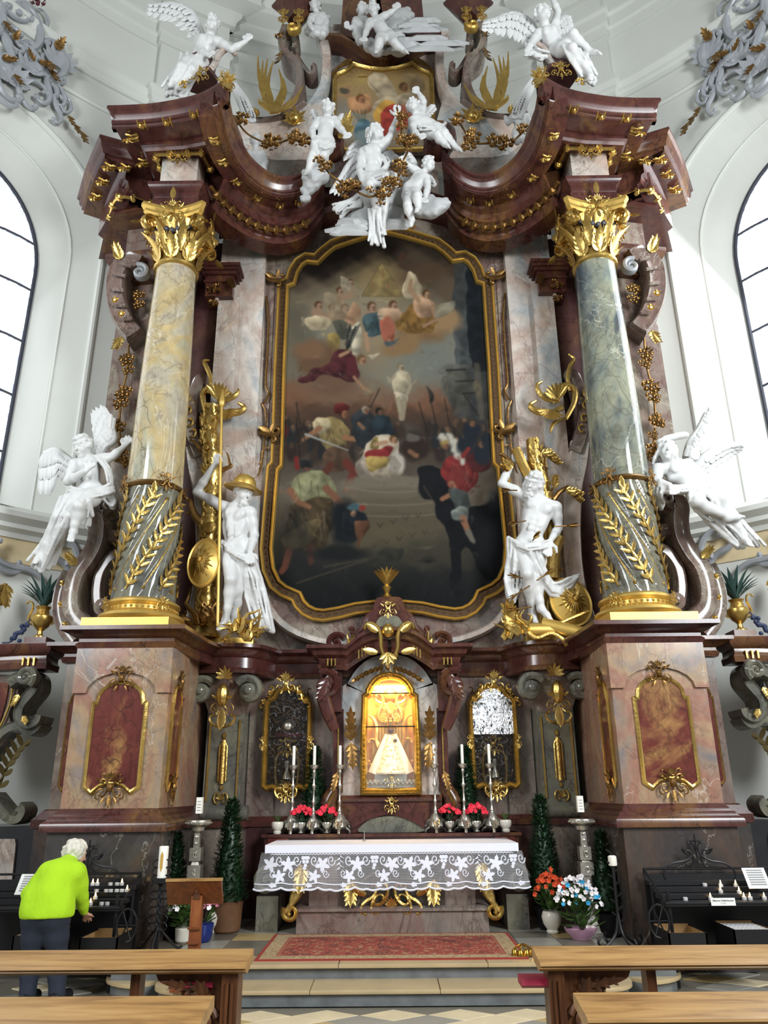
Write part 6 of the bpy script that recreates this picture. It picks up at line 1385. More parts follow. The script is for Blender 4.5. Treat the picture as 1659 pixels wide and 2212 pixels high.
q_=thing('arrow_quiver','golden quiver full of arrows lying at the pierced saint\'s feet','quiver',P(1200,1385,Y-.2));o.build('tube',M['gold_flat'],q_)
for i in range(7):m2=MB();m2 .tube([P(1240,1362+3*i,Y-.3),P(1268+3*(i%3),1366+5*i,Y-.35)],.012,5);m2 .leaf(P(1258,1364+4*i,Y-.33),V(1,0,-.3),YF,.14,.06,0);m2 .build('arrow_shaft',M['bronze'],q_)
shield('round_shield','golden round shield with rays standing behind the pierced saint\'s feet',P(1232,1302,Y+.05),.31,.36,(.25,-1,.15))
ARR=[((1112,1059),(1082,1059),'right-hand raised arm'),((1131,1126),(1098,1133),'side, left of the ribs'),((1205,1137),(1254,1134),'hanging arm'),((1154,1164),(1167,1149),'belly'),((1134,1250),(1097,1242),'thigh from the left'),((1160,1253),(1201,1227),'knee from the right'),((1146,1264),(1097,1296),'shin, slanting upward'),((1142,1312),(1089,1319),'ankle')]
for(a_,b_,lab)in ARR:
 A_,B_=P(a_[0],a_[1],Y-.22),P(b_[0],b_[1],Y-.4);d=(B_-A_).normalized()
 T_=thing('arrow','gilded arrow stuck in the pierced saint\'s %s'%lab.replace('right-hand raised arm','raised arm'),'arrow',A_,'arrows in the saint');MB().tube([A_-d*.05,B_],.01,6).build('shaft',M['bronze'],T_)
 for n_ in(V(0,0,1),V(0,0,-1)):m2=MB();m2 .leaf(B_-d*.2,d+n_*.15,n_,.18,.07,.05,.2);m2 .build('fletching',M['gold'],T_)
 # --- seated angel left of the columns ---
Y=10.0
T=thing('angel_statue','white winged angel seated on the scroll left of the ochre column','statue',P(120,1235,Y),'large stucco angels')
g=body(Y,dict(head=(179,966,-.1),neck=(193,990),pelvis=(198,1056),sa=(163,1004,0),sb=(216,994,.05),ea=(146,1040,-.1),wa=(185,1018,-.28),ha=(196,1004,-.3),eb=(243,986,.08),wb=(267,966,.1),hb=(281,945,.1),pa=(184,1066,0),pb=(212,1066,0),ka=(126,1118,-.25),fa=(88,1200,-.1),ta=(75,1215,-.2),kb=(170,1094,-.38),fb=(158,1150,-.3),tb=(152,1168,-.42)),46,(-.3,-.85,-.35),(-.1,0,1),seed=11)
g.cloth([px(Y,(132,1074,-.1),(112,1120,-.2),(94,1172,-.1),(64,1214,-.05)),px(Y,(165,1066,-.2),(142,1115,-.35),(118,1168,-.2),(88,1232,-.1)),px(Y,(190,1066,-.2),(160,1112,-.3),(140,1160,-.15),(116,1212,0))],9,.055)
g.cloth([px(Y,(152,1052,-.1),(195,1060,-.2),(240,1048,-.05)),px(Y,(150,1072,-.12),(195,1078,-.25),(245,1066,-.05))],4,.05)
g.cloth([px(Y,(164,1082,-.4),(155,1104,-.38)),px(Y,(190,1080,-.35),(196,1110,-.25)),px(Y,(198,1085,-.25),(186,1142,-.12))],6,.045)
g.cloth([px(Y,(205,986,0),(226,1012,-.15),(234,1042,-.1)),px(Y,(218,985,.05),(238,1012,-.05),(243,1045,-.02))],4,.04)
g.cloth([px(Y,(236,1060,-.05),(250,1080,0),(246,1095,0)),px(Y,(215,1070,-.1),(228,1082,-.05),(240,1095,0))],4,.045)
g.build('body',ST,T,.0145)
wing([(158,1002),(140,990),(120,976),(98,984)],Y+.15,[(140,1045),(118,1030),(112,1068),(88,1070)],.6,parent=T,n=9,width=.13)
wing([(212,988),(225,965),(245,950),(240,930)],Y+.2,[(215,948),(202,920),(198,890),(218,876)],.6,parent=T,n=9,width=.12)
wing([(240,930),(243,905)],Y+.18,[(225,878),(235,900)],.5,parent=T,n=4,width=.1)
# --- seated angel right ---
T=thing('angel_statue','white winged angel reclining on the scroll right of the blue grey column','statue',P(1600,1190,Y),'large stucco angels')
g=body(Y,dict(head=(1441,976,-.15),neck=(1463,1000),pelvis=(1506,1044),sa=(1421,1014,-.1),sb=(1486,1006,.1),ea=(1417,1042,-.15),wa=(1447,1048,-.3),ha=(1458,1068,-.35),eb=(1512,1020,.2),wb=(1525,1040,.15),pa=(1500,1056,-.05),pb=(1520,1054,.05),ka=(1506,1084,-.45),fa=(1575,1118,-.3),ta=(1606,1117,-.32),kb=(1556,1078,-.3),fb=(1608,1164,-.15),tb=(1622,1178,-.25)),46,(-.2,-1,.05),(.25,0,1),seed=12,hair='long')
g.cloth([px(Y,(1422,1046,-.2),(1470,1050,-.25),(1535,1034,-.05)),px(Y,(1430,1062,-.2),(1480,1064,-.28),(1545,1045,-.05))],4,.05)
g.cloth([px(Y,(1490,1062,-.35),(1492,1082,-.45),(1500,1105,-.3),(1530,1128,-.15)),px(Y,(1530,1062,-.35),(1550,1086,-.35),(1575,1112,-.2),(1600,1152,-.1)),px(Y,(1548,1048,-.1),(1565,1070,-.15),(1590,1110,-.1),(1650,1180,0))],9,.055)
g.cloth([px(Y,(1535,1130,-.15),(1565,1160,-.1),(1590,1182,-.05)),px(Y,(1560,1125,-.2),(1585,1150,-.15),(1612,1180,-.1))],4,.05)
g.cloth([px(Y,(1408,1052,-.15),(1412,1066,-.1),(1428,1100,0)),px(Y,(1440,1050,-.25),(1428,1068,-.2),(1434,1085,-.1))],5,.045)
for x,y in((1428,955),(1440,948),(1452,945),(1465,942),(1478,940)):g.ell(P(x,y,Y-.05),(.07,.06,.05),None,.04)
g.build('body',ST,T,.0145)
wing([(1484,990),(1492,960),(1512,930),(1530,895)],Y+.2,[(1510,985),(1515,958),(1530,920),(1545,872)],.6,parent=T,n=9,width=.13)
wing([(1500,1010),(1530,985),(1560,968),(1598,966)],Y+.3,[(1520,1030),(1555,1005),(1580,990),(1590,980)],.6,parent=T,n=8,width=.15)
# --- angel on the upper left cornice ---
Y=9.05
T=thing('angel_statue','white angel with spread wing perched on the left cornice horn','statue',P(400,200,Y),'large stucco angels')
g=body(Y,dict(head=(459,54,-.1),neck=(456,78),pelvis=(426,132,.1),sa=(434,86,0),sb=(474,92,0),ea=(434,112,-.1),wa=(448,118,-.2),ha=(458,120,-.25),eb=(501,108,-.05),wb=(530,90,-.1),hb=(541,76,-.1),pa=(416,136,0),pb=(436,138,0),ka=(392,146,-.2),fa=(368,185,-.1),kb=(415,152,-.2),fb=(385,190,-.1)),38,(.15,-1,-.15),(0,0,1),seed=21)
g.cloth([px(Y,(392,116,0),(384,140,-.1),(366,172,-.05),(352,196,0)),px(Y,(425,122,-.15),(405,150,-.2),(388,180,-.1),(378,200,0)),px(Y,(440,132,-.1),(425,156,-.1),(408,186,0),(398,202,0))],8,.055)
g.build('body',ST,T,.0145)
wing([(437,82),(428,60),(412,30),(378,14),(330,18)],Y+.15,[(428,110),(400,78),(370,52),(345,48),(322,38)],.6,parent=T,n=10,width=.13)
T2=thing('scroll_pedestal','dark scrolled pedestal under the upper left angel','pedestal',P(430,185,Y),'angel pedestals')
MB().lathe([(.28,0),(.3,.05),(.24,.1),(.22,.3),(.25,.36),(.2,.38)],P(432,176,Y+.15),8).build('block',M['back'],T2)
mb=MB();curl(mb,'S',P(468,130,Y),XR,ZU,.6,.06,1,-.3,8);mb.build('scroll',M['pink'],T2)
mb=MB();cartouche(mb,P(430,160,Y-.18),XR,ZU,.16);mb.build('gilt_ornament',M['gold'],T2);mb=MB();bouquet(mb,P(400,185,Y-.2),.1,5);mb.build('gilt_rose',M['gold'],T2)
# --- angel on the upper right cornice ---
T=thing('angel_statue','white angel with raised arm and drawn-up knee on the right cornice horn','statue',P(1250,190,Y),'large stucco angels')
g=body(Y,dict(head=(1172,30,-.1),neck=(1176,56),pelvis=(1206,104,.05),sa=(1163,74,0),sb=(1195,70,0),ea=(1148,96,-.05),wa=(1136,112,-.15),ha=(1142,122,-.2),eb=(1205,25,0),wb=(1192,-6,-.05),hb=(1188,-22,-.05),pa=(1200,112,0),pb=(1218,108,0),ka=(1236,104,-.3),fa=(1272,156,-.2),ta=(1276,172,-.25),kb=(1238,74,-.3),fb=(1275,111,-.2),tb=(1297,116,-.3)),38,(.75,-.65,.05),(0,0,1),seed=22)
g.cloth([px(Y,(1215,100,-.25),(1232,130,-.25),(1256,172,-.1)),px(Y,(1245,108,-.3),(1262,132,-.25),(1282,176,-.05)),px(Y,(1265,118,-.1),(1278,140,-.1),(1288,165,0))],7,.055)
g.cloth([px(Y,(1135,95,0),(1142,118,-.1),(1165,128,-.1)),px(Y,(1150,92,0),(1160,112,-.15),(1185,118,-.12))],4,.05)
g.build('body',ST,T,.0145)
wing([(1160,78),(1142,50),(1110,34),(1075,45),(1046,58)],Y+.15,[(1150,108),(1125,98),(1105,88),(1075,80),(1048,72)],.6,parent=T,n=10,width=.13)
wing([(1196,64),(1212,40),(1225,42)],Y+.25,[(1205,80),(1225,75),(1236,62)],.5,parent=T,n=7,width=.11)
T2=thing('scroll_pedestal','dark scrolled pedestal under the upper right angel','pedestal',P(1215,175,Y),'angel pedestals')
MB().lathe([(.28,0),(.3,.05),(.24,.1),(.22,.3),(.25,.36),(.2,.38)],P(1210,168,Y+.15),8).build('block',M['back'],T2)
mb=MB();curl(mb,'S',P(1182,120,Y),XR,ZU,.6,.06,-1,.3,8);mb.build('scroll',M['pink'],T2)
mb=MB();cartouche(mb,P(1212,150,Y-.18),XR,ZU,.16);mb.build('gilt_ornament',M['gold'],T2);mb=MB();bouquet(mb,P(1255,178,Y-.2),.1,5);mb.build('gilt_rose',M['gold'],T2)
# --- central angel on clouds ---
Y=10.0
T=thing('angel_statue','white angel raising a rose garland at the centre above the painting','statue',P(815,400,Y),'large stucco angels')
g=body(Y,dict(head=(811,288,-.1),neck=(807,312),pelvis=(806,376,0),sa=(784,332,0),sb=(824,318,0),ea=(776,362,-.1),wa=(782,391,-.25),ha=(794,396,-.3),eb=(843,294,-.1),wb=(857,254,-.1),hb=(858,230,-.1),pa=(798,384,0),pb=(820,384,0),ka=(800,400,-.35),fa=(815,455,-.2),kb=(838,382,-.4),fb=(826,490,-.1),tb=(830,506,-.2)),38,(.85,-.5,.15),(0,0,1),seed=31,hair='long')
g.cloth([px(Y,(792,386,-.2),(830,370,-.4),(856,380,-.2)),px(Y,(790,402,-.25),(828,392,-.45),(860,398,-.2))],5,.05)
g.cloth([px(Y,(822,338,-.05),(832,355,-.12),(815,375,-.15)),px(Y,(832,335,.05),(842,352,-.05),(830,372,-.12))],4,.035)
g.cloth([px(Y,(796,452,-.25),(799,490,-.2),(796,524,-.1)),px(Y,(820,452,-.3),(822,490,-.2),(830,528,-.1))],5,.045)
g.build('body',ST,T,.0145)
wing([(786,332),(765,345),(748,365),(735,395)],Y+.15,[(775,375),(752,400),(735,425),(712,420)],.5,parent=T,n=9,width=.1)
wing([(790,330),(775,310),(760,322)],Y+.2,[(775,345),(755,345),(742,350)],.4,parent=T,n=6,width=.1)
C0=thing('stucco_cloud','billowing white stucco clouds carrying the central angel','cloud',P(815,520,Y),'stucco clouds')
g=Carve();cloud(g,Y+.12,((816,430,36,-.1),(850,432,32,.1),(846,468,28,.1),(785,470,30,.1),(762,482,22,.1),(800,400,22,.05),(862,395,22,.2),(868,355,20,.35),(838,345,22,.4),(820,478,20,.1)));g.build('cloud_mass',M['cloud_stucco'],C0,.022)
mb=MB();flatcloud(mb,P(765,502,Y-.05),.75,3,3);mb.build('cloud_wisp',M['cloud_stucco'],C0)
mb=MB();flatcloud(mb,P(850,492,Y+.1),.5,2,5);mb.build('cloud_wisp',M['cloud_stucco'],C0)
g=Carve();g.cloth([px(Y,(778,415,0),(755,432,0),(718,446,0)),px(Y,(780,445,0),(750,452,0),(740,468,0))],6,.05);g.build('drapery',ST,C0,.02)
def putto(lab,Y,J,hh,face,seed,wings=(),up=(0,0,1),cl=None,drp=None):
 T=thing('putto',lab,'statue',P(J['pelvis'][0],J['pelvis'][1],Y),'putti');g=body(Y,J,hh,face,up,baby=True,seed=seed)
 for rows,n in(drp or()):g.cloth([px(Y,*r)for r in rows],n,.035)
 g.build('body',ST,T,.0115)
 for(a_,b_)in wings:wing(a_,Y+.12,b_,.3,2,5,'stucco',T,.08)
 return T
putto('white putto standing at the left volute with his hand resting on it',9.95,dict(head=(709,236,-.05),neck=(706,252),pelvis=(701,304),sa=(689,262),sb=(723,260),ea=(674,281,-.02),wa=(676,298,-.12),ha=(682,306,-.18),eb=(734,276,-.05),wb=(745,288,-.12),hb=(750,298,-.15),ka=(676,336,-.15),fa=(667,366,-.08),ta=(660,377,-.15),kb=(700,336,-.12),fb=(696,356,.05)),34,(-.15,-1,-.1),41,(([(690,262),(682,250),(676,240)],[(700,280),(682,268),(672,250)]),([(722,262),(732,256),(738,250)],[(735,272),(742,268),(744,256)])),drp=(([[(682,302,-.15),(702,316,-.2),(722,306,-.1)],[(684,312,-.15),(702,326,-.2),(722,318,-.1)]],4),))
putto('white putto lying on the right volute with one arm raised',9.95,dict(head=(893,231,-.08),neck=(899,249),pelvis=(925,276,.0),sa=(890,262,-.05),sb=(910,246,.05),ea=(894,284,-.12),wa=(904,292,-.2),ha=(910,296,-.22),eb=(915,220,0),wb=(905,202,0),hb=(898,192,0),ka=(945,292,-.15),fa=(962,312,-.1),ta=(970,318,-.15),kb=(960,288,-.1),fb=(984,318,-.05),tb=(996,326,-.1)),33,(-.15,-1,-.1),42,(([(915,248),(924,238),(934,230)],[(928,258),(936,248),(942,240)]),),drp=(([[(905,270,-.12),(930,268,-.15),(960,272,-.05)],[(908,282,-.14),(932,284,-.18),(965,284,-.05)]],4),))
putto('white putto sitting on a cloud at the lower right of the central angel',9.9,dict(head=(926,357,-.05),neck=(915,371),pelvis=(890,410),sa=(901,370),sb=(921,386,-.05),ea=(887,361,-.02),wa=(878,354,-.1),ha=(873,348,-.12),eb=(924,406,-.08),wb=(919,428,-.12),hb=(912,436,-.15),ka=(880,443,-.18),fa=(890,476,-.1),ta=(887,489,-.15),kb=(902,424,-.25),fb=(904,449,-.2),tb=(899,458,-.28)),32,(.5,-.8,-.35),43,(([(918,378),(930,385),(935,395)],[(925,400),(938,405),(942,402)]),([(900,372),(895,350),(882,332)],[(885,362),(878,350),(872,338)])),drp=(([[(874,410,-.15),(890,418,-.2),(905,418,-.15)],[(876,420,-.15),(892,428,-.2),(906,426,-.15)]],3),))
for lab,its,fl in(('curled white cloud under the putto at the left volute',((684,366,20,0),(676,384,24,-.05),(690,382,22,0),(664,412,15,.05),(660,430,12,.05),(674,400,18,0)),None),('curled white cloud under the lower right putto',((922,440,22,0),(910,456,20,0),(930,458,20,0),(943,448,22,0),(956,442,17,0)),None),('white cloud bank under the topmost putto',((802,100,18,0),(815,110,16,0),(862,104,22,.05),(832,106,16,.03),(850,60,22,.2),(868,40,26,.3),(780,90,10,.1),(885,60,18,.25)),((912,68,.95),(938,108,1.15),(880,108,.7)))):
 Yc=10.05 if fl is None else 11.05
 C1=thing('stucco_cloud',lab,'cloud',P(its[0][0],its[0][1],Yc),'stucco clouds');g=Carve();cloud(g,Yc,its,.04);g.build('cloud_mass',M['cloud_stucco'],C1,.02)
 for i,(x,y,w_)in enumerate(fl or()):mb=MB();flatcloud(mb,P(x,y,Yc-.1),w_,3,i+7);mb.build('cloud_wisp',M['cloud_stucco'],C1)
putto('white putto sitting on clouds at the very top of the altar',10.9,dict(head=(806,20,-.05),neck=(811,38),pelvis=(832,76),sa=(799,48),sb=(826,38),ea=(792,66,-.05),wa=(787,80,-.1),ha=(782,88,-.12),eb=(840,30,-.05),wb=(852,22,-.1),hb=(858,14,-.12),ka=(820,90,-.25),fa=(815,108,-.2),ta=(812,114,-.3),kb=(852,92,-.2),fb=(873,110,-.1),tb=(880,114,-.18)),30,(-.1,-1,-.2),44,drp=(([[(830,82,-.15),(850,72,-.15),(872,70,0)],[(838,88,-.15),(856,82,-.15),(874,80,0)]],4),))
putto('white putto leaning out of a cloud beside the left gable capital',11.2,dict(head=(680,14,-.05),neck=(686,28),pelvis=(692,62),sa=(674,36),sb=(698,34),ea=(668,50,-.1),wa=(674,62,-.15),eb=(706,48,-.05),wb=(700,62,-.12),ka=(684,72,-.1),fa=(672,76,0),kb=(698,74,-.1),fb=(690,80,0)),26,(-.3,-1,-.1),45)
C1=thing('stucco_cloud','small white cloud beside the left gable capital','cloud',P(685,70,11.2),'stucco clouds');g=Carve();cloud(g,11.3,((695,45,18),(690,62,16),(676,62,13),(666,70,9)),.04);g.build('cloud_mass',M['cloud_stucco'],C1,.02)
putto('white putto half hidden behind the topmost putto',11.25,dict(head=(782,20,0),neck=(778,36),pelvis=(778,66),sa=(768,44),sb=(788,42),ea=(764,58,-.1),wa=(756,62,-.15),ha=(752,56,-.18),eb=(794,56,0),wb=(796,68,0),ka=(775,80,0),fa=(776,96,.05)),26,(-.5,-.9,0),46)
for lab,x,y,sd in(('cherub in bronze roses behind the left sweeping cornice',552,325,51),('white cherub peering over the right sweeping cornice',1122,245,52)):
 putto(lab,10.6,dict(head=(x,y-18),neck=(x,y),pelvis=(x+4,y+36),sa=(x-14,y+8),sb=(x+15,y+8),ea=(x-24,y+20,-.1),wa=(x-30,y+8,-.15),eb=(x+22,y+24,-.05),wb=(x+14,y+36,-.1),ka=(x-6,y+52,-.1),fa=(x-4,y+64),kb=(x+12,y+52,-.1),fb=(x+12,y+66)),28,(.2,-1,0),sd)
for lab,s_ in(('white drapery hanging inside the left horn of the cornice',1),('white drapery hanging inside the right horn of the cornice',-1)):
 g=Carve();g.cloth([[mirv(p,s_)for p in px(10.2,(502,195),(515,225),(528,262))],[mirv(p,s_)for p in px(10.2,(508,180),(535,215),(552,255))]],7,.045);o=g.build('hanging_drapery',ST,None,.02);tag(o,lab,'drapery','hanging draperies')
 # --- bronze rose garlands ---
def garland(lab,Y,path,clusters,mat='bronze',cord=True):
 T=thing('rose_garland',lab,'garland',P(path[0][0],path[0][1],Y),'gilded rose garlands')
 if cord:MB().tube(cat(px(Y,*path),5),.018,5).build('cord',M[mat],T)
 for(x,y,r)in clusters:mb=MB();bouquet(mb,P(x,y,Y-.04),r*1.4*mpp(x,y,Y),9 if r>10 else 6,rng=rng);mb.build('rose_cluster',M[mat],T)
 return T
garland('gilded rose garland held by the central angel, falling to the right',9.75,[(857,232),(866,270),(868,305),(880,325),(872,345)],((868,255,11),(868,275,10),(865,305,11),(888,308,14),(880,325,8)))
garland('gilded rose garland swinging below the central angel',9.5,[(690,345),(712,375),(735,392),(765,410),(800,425),(830,410),(850,395),(868,368),(872,345)],((688,348,10),(702,362,13),(742,408,15),(764,402,13),(828,420,15),(838,395,12),(855,398,12),(862,362,14),(870,378,9),(800,412,8),(745,425,7),(822,440,8)))
garland('gilded rose garland on the left inner cornice beside the standing putto',10.0,[(505,250),(530,285),(565,305),(590,312),(630,300),(655,305),(680,318)],((520,262,16),(585,312,18),(640,302,17),(660,308,13),(682,322,10)))
garland('gilded rose garland on the right inner cornice beside the lying putto',10.0,[(985,250),(1005,285),(1020,308),(1060,310),(1090,318),(1130,285)],((988,262,14),(1018,300,17),(1010,318,14),(1068,308,15),(1090,314,16),(1128,282,12)))
for s_,nm in((1,'left'),(-1,'right')):
 pts=[(278,745),(275,800),(262,860),(258,920),(262,960),(268,1000)];T=thing('rose_garland','long bronze rose garland hanging outside the %s column'%nm,'garland',mirv(P(278,745,10.55),s_),'gilded rose garlands')
 MB().tube(cat(px(10.55,*pts),5),.018,5).build('cord',M['bronze'],T,s_)
 for(x,y,r)in((275,780,15),(278,800,12),(268,850,17),(262,872,15),(255,925,16),(265,955,10),(262,985,15),(275,1000,12),(300,640,13),(300,660,12),(272,700,14)):mb=MB();bouquet(mb,P(x,y,10.5),r*.0088,9,rng=rng);mb.build('rose_cluster',M['bronze'],T,s_)
 # ---------------- altar table and its furnishings ----------------
def zat(px_,py,Y):return P(px_,py,Y).z
A0=thing('altar_table','low marble altar table with gilded scrolls under the lace cloth','altar table',(0,10.4,.262))
xp=P(640,1985,9.97).x
MB().box(xp,-xp,9.97,11.0,.262,zat(838,1968,9.97)).build('plinth',M['pinkdark'],A0);zp=zat(838,1968,9.97)
MB().sweep([V(xp,10.6,zp),V(xp,9.97,zp),V(-xp,9.97,zp),V(-xp,10.6,zp)],[(-.2,0),(.03,0),(.03,.03),(-.02,.05),(-.2,.05)]).build('plinth_moulding',M['pinkdark'],A0)
MB().box(xp+.22,-xp-.22,10.12,10.9,zp,1.16).build('body',M['red'],A0)
MB().box(-.62,.62,10.03,10.2,zp,1.16).build('centre_block',M['dark'],A0)
MB().box(-1.46,1.46,9.98,11.0,1.14,1.2).build('mensa',M['red'],A0)
for s in(1,-1):
 MB().box(-.98,-.62,10.06,10.2,zp,1.16).build('side_block',M['pinkdark'],A0,s)
 x=P(642,1940,10.0).x;mb=MB()
 for i in range(4):d=.03*i;mb.tube(cat([V(x+.1-d,9.98,1.0),V(x+.1-d,9.97,.85),V(x+.02-d*.7,9.94,.68),V(x-.08+d*.2,9.92,.56),V(x-.12+d*.3,9.93,.5)],4),[.03,.035,.025],6)
 mb.scroll(V(x-.06,9.93,.5),XR,ZU,.1,.03,2.6,1.2,.03,.02,20,6,1.6);acanthus(mb,V(x+.06,9.93,1.0),V(-.1,0,-1),YF,.35,.2)
 mb.build('gilt_scroll',M['gold'],A0,s)
 mb=MB();acanthus(mb,V(P(758,1930,10).x,10.0,.82),V(0,0,-1),YF,.3,.2);mb.build('gilt_leaf',M['gold'],A0,s)
 mb=MB();mb.scroll(V(-1.5,10.2,.8),XR,ZU,.16,.04,1.2,1.2,.05,.03,20,6,2.0);mb.box(-1.62,-1.36,10.2,10.9,.262,.64);mb.build('side_scroll',M['grey'],A0,s)
mb=MB();c=P(845,1942,9.98)
for s in(1,-1):
 curl(mb,'C',c+V(s*.11,0,.04),XR,ZU,.24,.026,s,.5*s);curl(mb,'S',c+V(s*.26,0,.0),XR,ZU,.3,.024,s,1.0*s);curl(mb,'C',c+V(s*.17,0,-.05),XR,ZU,.22,.022,-s,.4*s);mb.leaf(c+V(s*.3,0,.04),V(s,0,.6),YF,.2,.08)
fan(mb,c-V(0,0,.08),XR,ZU,YF,.12,7,2.4);mb.build('gilt_cartouche',M['gold'],A0)
G0=thing('altar_gradine','red marble shelf behind the altar table carrying the candlesticks','shelf',(0,11.0,1.1))
zg=zat(838,1800,10.9);MB().box(-1.66,1.66,10.92,11.2,1.0,zg).build('shelf',M['red'],G0);MB().box(-1.7,1.7,10.88,11.2,zg-.04,zg).build('shelf_top',M['red'],G0)
for s in(1,-1):MB().box(-1.62,-1.35,10.9,10.93,1.08,zg-.05).build('shelf_panel',M['panel'],G0,s)
M['linen']=simple('white_linen','#e9eaf4',.75,0,.02,3,.1,40)
t=NT('lace_net');t.fin((.85,.85,.86,1),.8);gx=t.pos((1,1,1));se=t.n('ShaderNodeSeparateXYZ');t.l(gx,se.inputs[0])
def wv(o):return t.math('ABSOLUTE',t.math('SUBTRACT',t.math('FRACT',t.math('MULTIPLY',o,62.0)),.5))
net=t.math('GREATER_THAN',t.math('MAXIMUM',wv(se.outputs[0]),wv(se.outputs[2])),.36);t.l(t.math('MULTIPLY',net,.45),t.b.inputs['Alpha']);M['net']=t.m
CL=thing('altar_cloth','white altar cloth with a deep lace border of vine leaves and grapes','altar cloth',(0,10.4,.62))
zt=1.218;MB().box(-1.5,1.5,9.93,10.9,1.202,zt).build('top_cloth',M['linen'],CL)
zl0=zat(838,1841,9.92);zl1=zat(838,1915,9.9)
xs=P(598,1860,9.92).x
mb=MB();mb.box(-1.5,1.5,9.915,9.93,zl0,zt);mb.add([(-1.5,9.93,zt),(-1.5,9.93,zl0),(-1.5,10.9,zl0),(-1.5,10.9,zt)],[(0,1,2,3)]);mb.add([(1.5,9.93,zt),(1.5,9.93,zl0),(1.5,10.9,zl0),(1.5,10.9,zt)],[(0,1,2,3)]);mb.build('linen_band',M['linen'],CL)
def lacept(u,v):
 """u along the front in metres, v 0 top .. 1 hem: gently waving sheet, flaring at the corners"""
 a=max(0,abs(u)-1.3)/.25;x=u+math.copysign(.06*a*v,u);y=9.91-.05*v*(.5+.5*math.sin(u*7))*.5-.05*v+(.12*a*a)
 return V(x,y,zl0+(zl1-zl0)*v)
NU,NV=160,8;vs=[];fs=[]
def hem(u):return 1+.06*abs(math.sin(u*7.3))+.035*abs(math.sin(u*22))
for i in range(NU+1):
 u=-1.56+3.12*i/NU
 for q in range(NV+1):vs.append(lacept(u,q/NV*hem(u)))
for i in range(NU):
 for q in range(NV):fs.append((i*(NV+1)+q,i*(NV+1)+q+1,(i+1)*(NV+1)+q+1,(i+1)*(NV+1)+q))
lace=MB().add(vs,fs).build('lace_net',M['net'],CL)
mb=MB();mb.tube([lacept(-1.56+3.12*i/NU,hem(-1.56+3.12*i/NU))+V(0,-.004,0)for i in range(NU+1)],.011,5);mb.tube([lacept(-1.56+3.12*i/NU,.86+.06*abs(math.sin((-1.56+3.12*i/NU)*7.3)))+V(0,-.004,0)for i in range(NU+1)],.007,5);mb.tube([lacept(-1.5+3.0*i/NU,.05)+V(0,-.004,.008*(i%2))for i in range(NU+1)],.006,4);mb.build('lace_edging',M['linen'],CL)
def flat_on(mb,u,v,pts2,th=.006):
 p=[lacept(u+a_,v)+V(0,-.006,b_)for a_,b_ in pts2];n=len(p);mb.add(p+[q+V(0,th,0)for q in p],[tuple(range(n)),tuple(range(2*n-1,n-1,-1))]+[(i,i+n,(i+1)%n+n,(i+1)%n)for i in range(n)])
def star(r,rot):
 return[((r if i%4==0 else(r*.72 if i%2 else r*.4))*math.cos(rot+i*math.pi/10),(r if i%4==0 else(r*.72 if i%2 else r*.4))*math.sin(rot+i*math.pi/10))for i in range(20)]
k=0
for i in range(15):
 u=-1.42+i*.203
 if i%4==2 or i%4==0 and i%8!=0:
  if i%4==2:
   for a_,b_ in((0,.05),(-.03,.05),(.03,.05),(-.02,.01),(.02,.01),(0,-.03),(-.01,-.06)):mb=MB();flat_on(mb,u+a_,.28,[(.022*math.cos(q*1.05),b_+.022*math.sin(q*1.05))for q in range(6)]);mb.build('lace_grape',M['linen'],CL)
  else:
   for q in range(6):mb=MB();flat_on(mb,u,.28,[(-.004,.08-.025*q),((-1)**q*.05,.04-.025*q),(.004,.06-.025*q)]);mb.build('lace_wheat_ear',M['linen'],CL)
 else:mb=MB();flat_on(mb,u,.34,star(.095,.3*i));mb.build('lace_leaf',M['linen'],CL)
 if i<14:mb=MB();flat_on(mb,u+.11+.02*(i%2),.68,star(.08,.5+.4*i));(mb.build('lace_leaf',M['linen'],CL)if i%2==0 else None)
 pts=[lacept(u+.1+.05*math.cos(q*.7)*(1-q/14),.22+.18*math.sin(q*.7)*(1-q/14))+V(0,-.006,0)for q in range(13)];MB().tube(pts,.007,4).build('lace_tendril',M['linen'],CL)
 pts=[lacept(u+.04+.04*math.cos(q*.7)*(1-q/14),.6+.14*math.sin(q*.7)*(1-q/14))+V(0,-.006,0)for q in range(13)];MB().tube(pts,.006,4).build('lace_tendril',M['linen'],CL)
 if i%2==0:mb=MB();flat_on(mb,u+.05,.93,[(.045*math.cos(q*.63)*(1 if q%2 else.7),.03*math.sin(q*.63)*(1 if q%2 else.7))for q in range(10)]);mb.build('lace_flower',M['linen'],CL)
cs=None
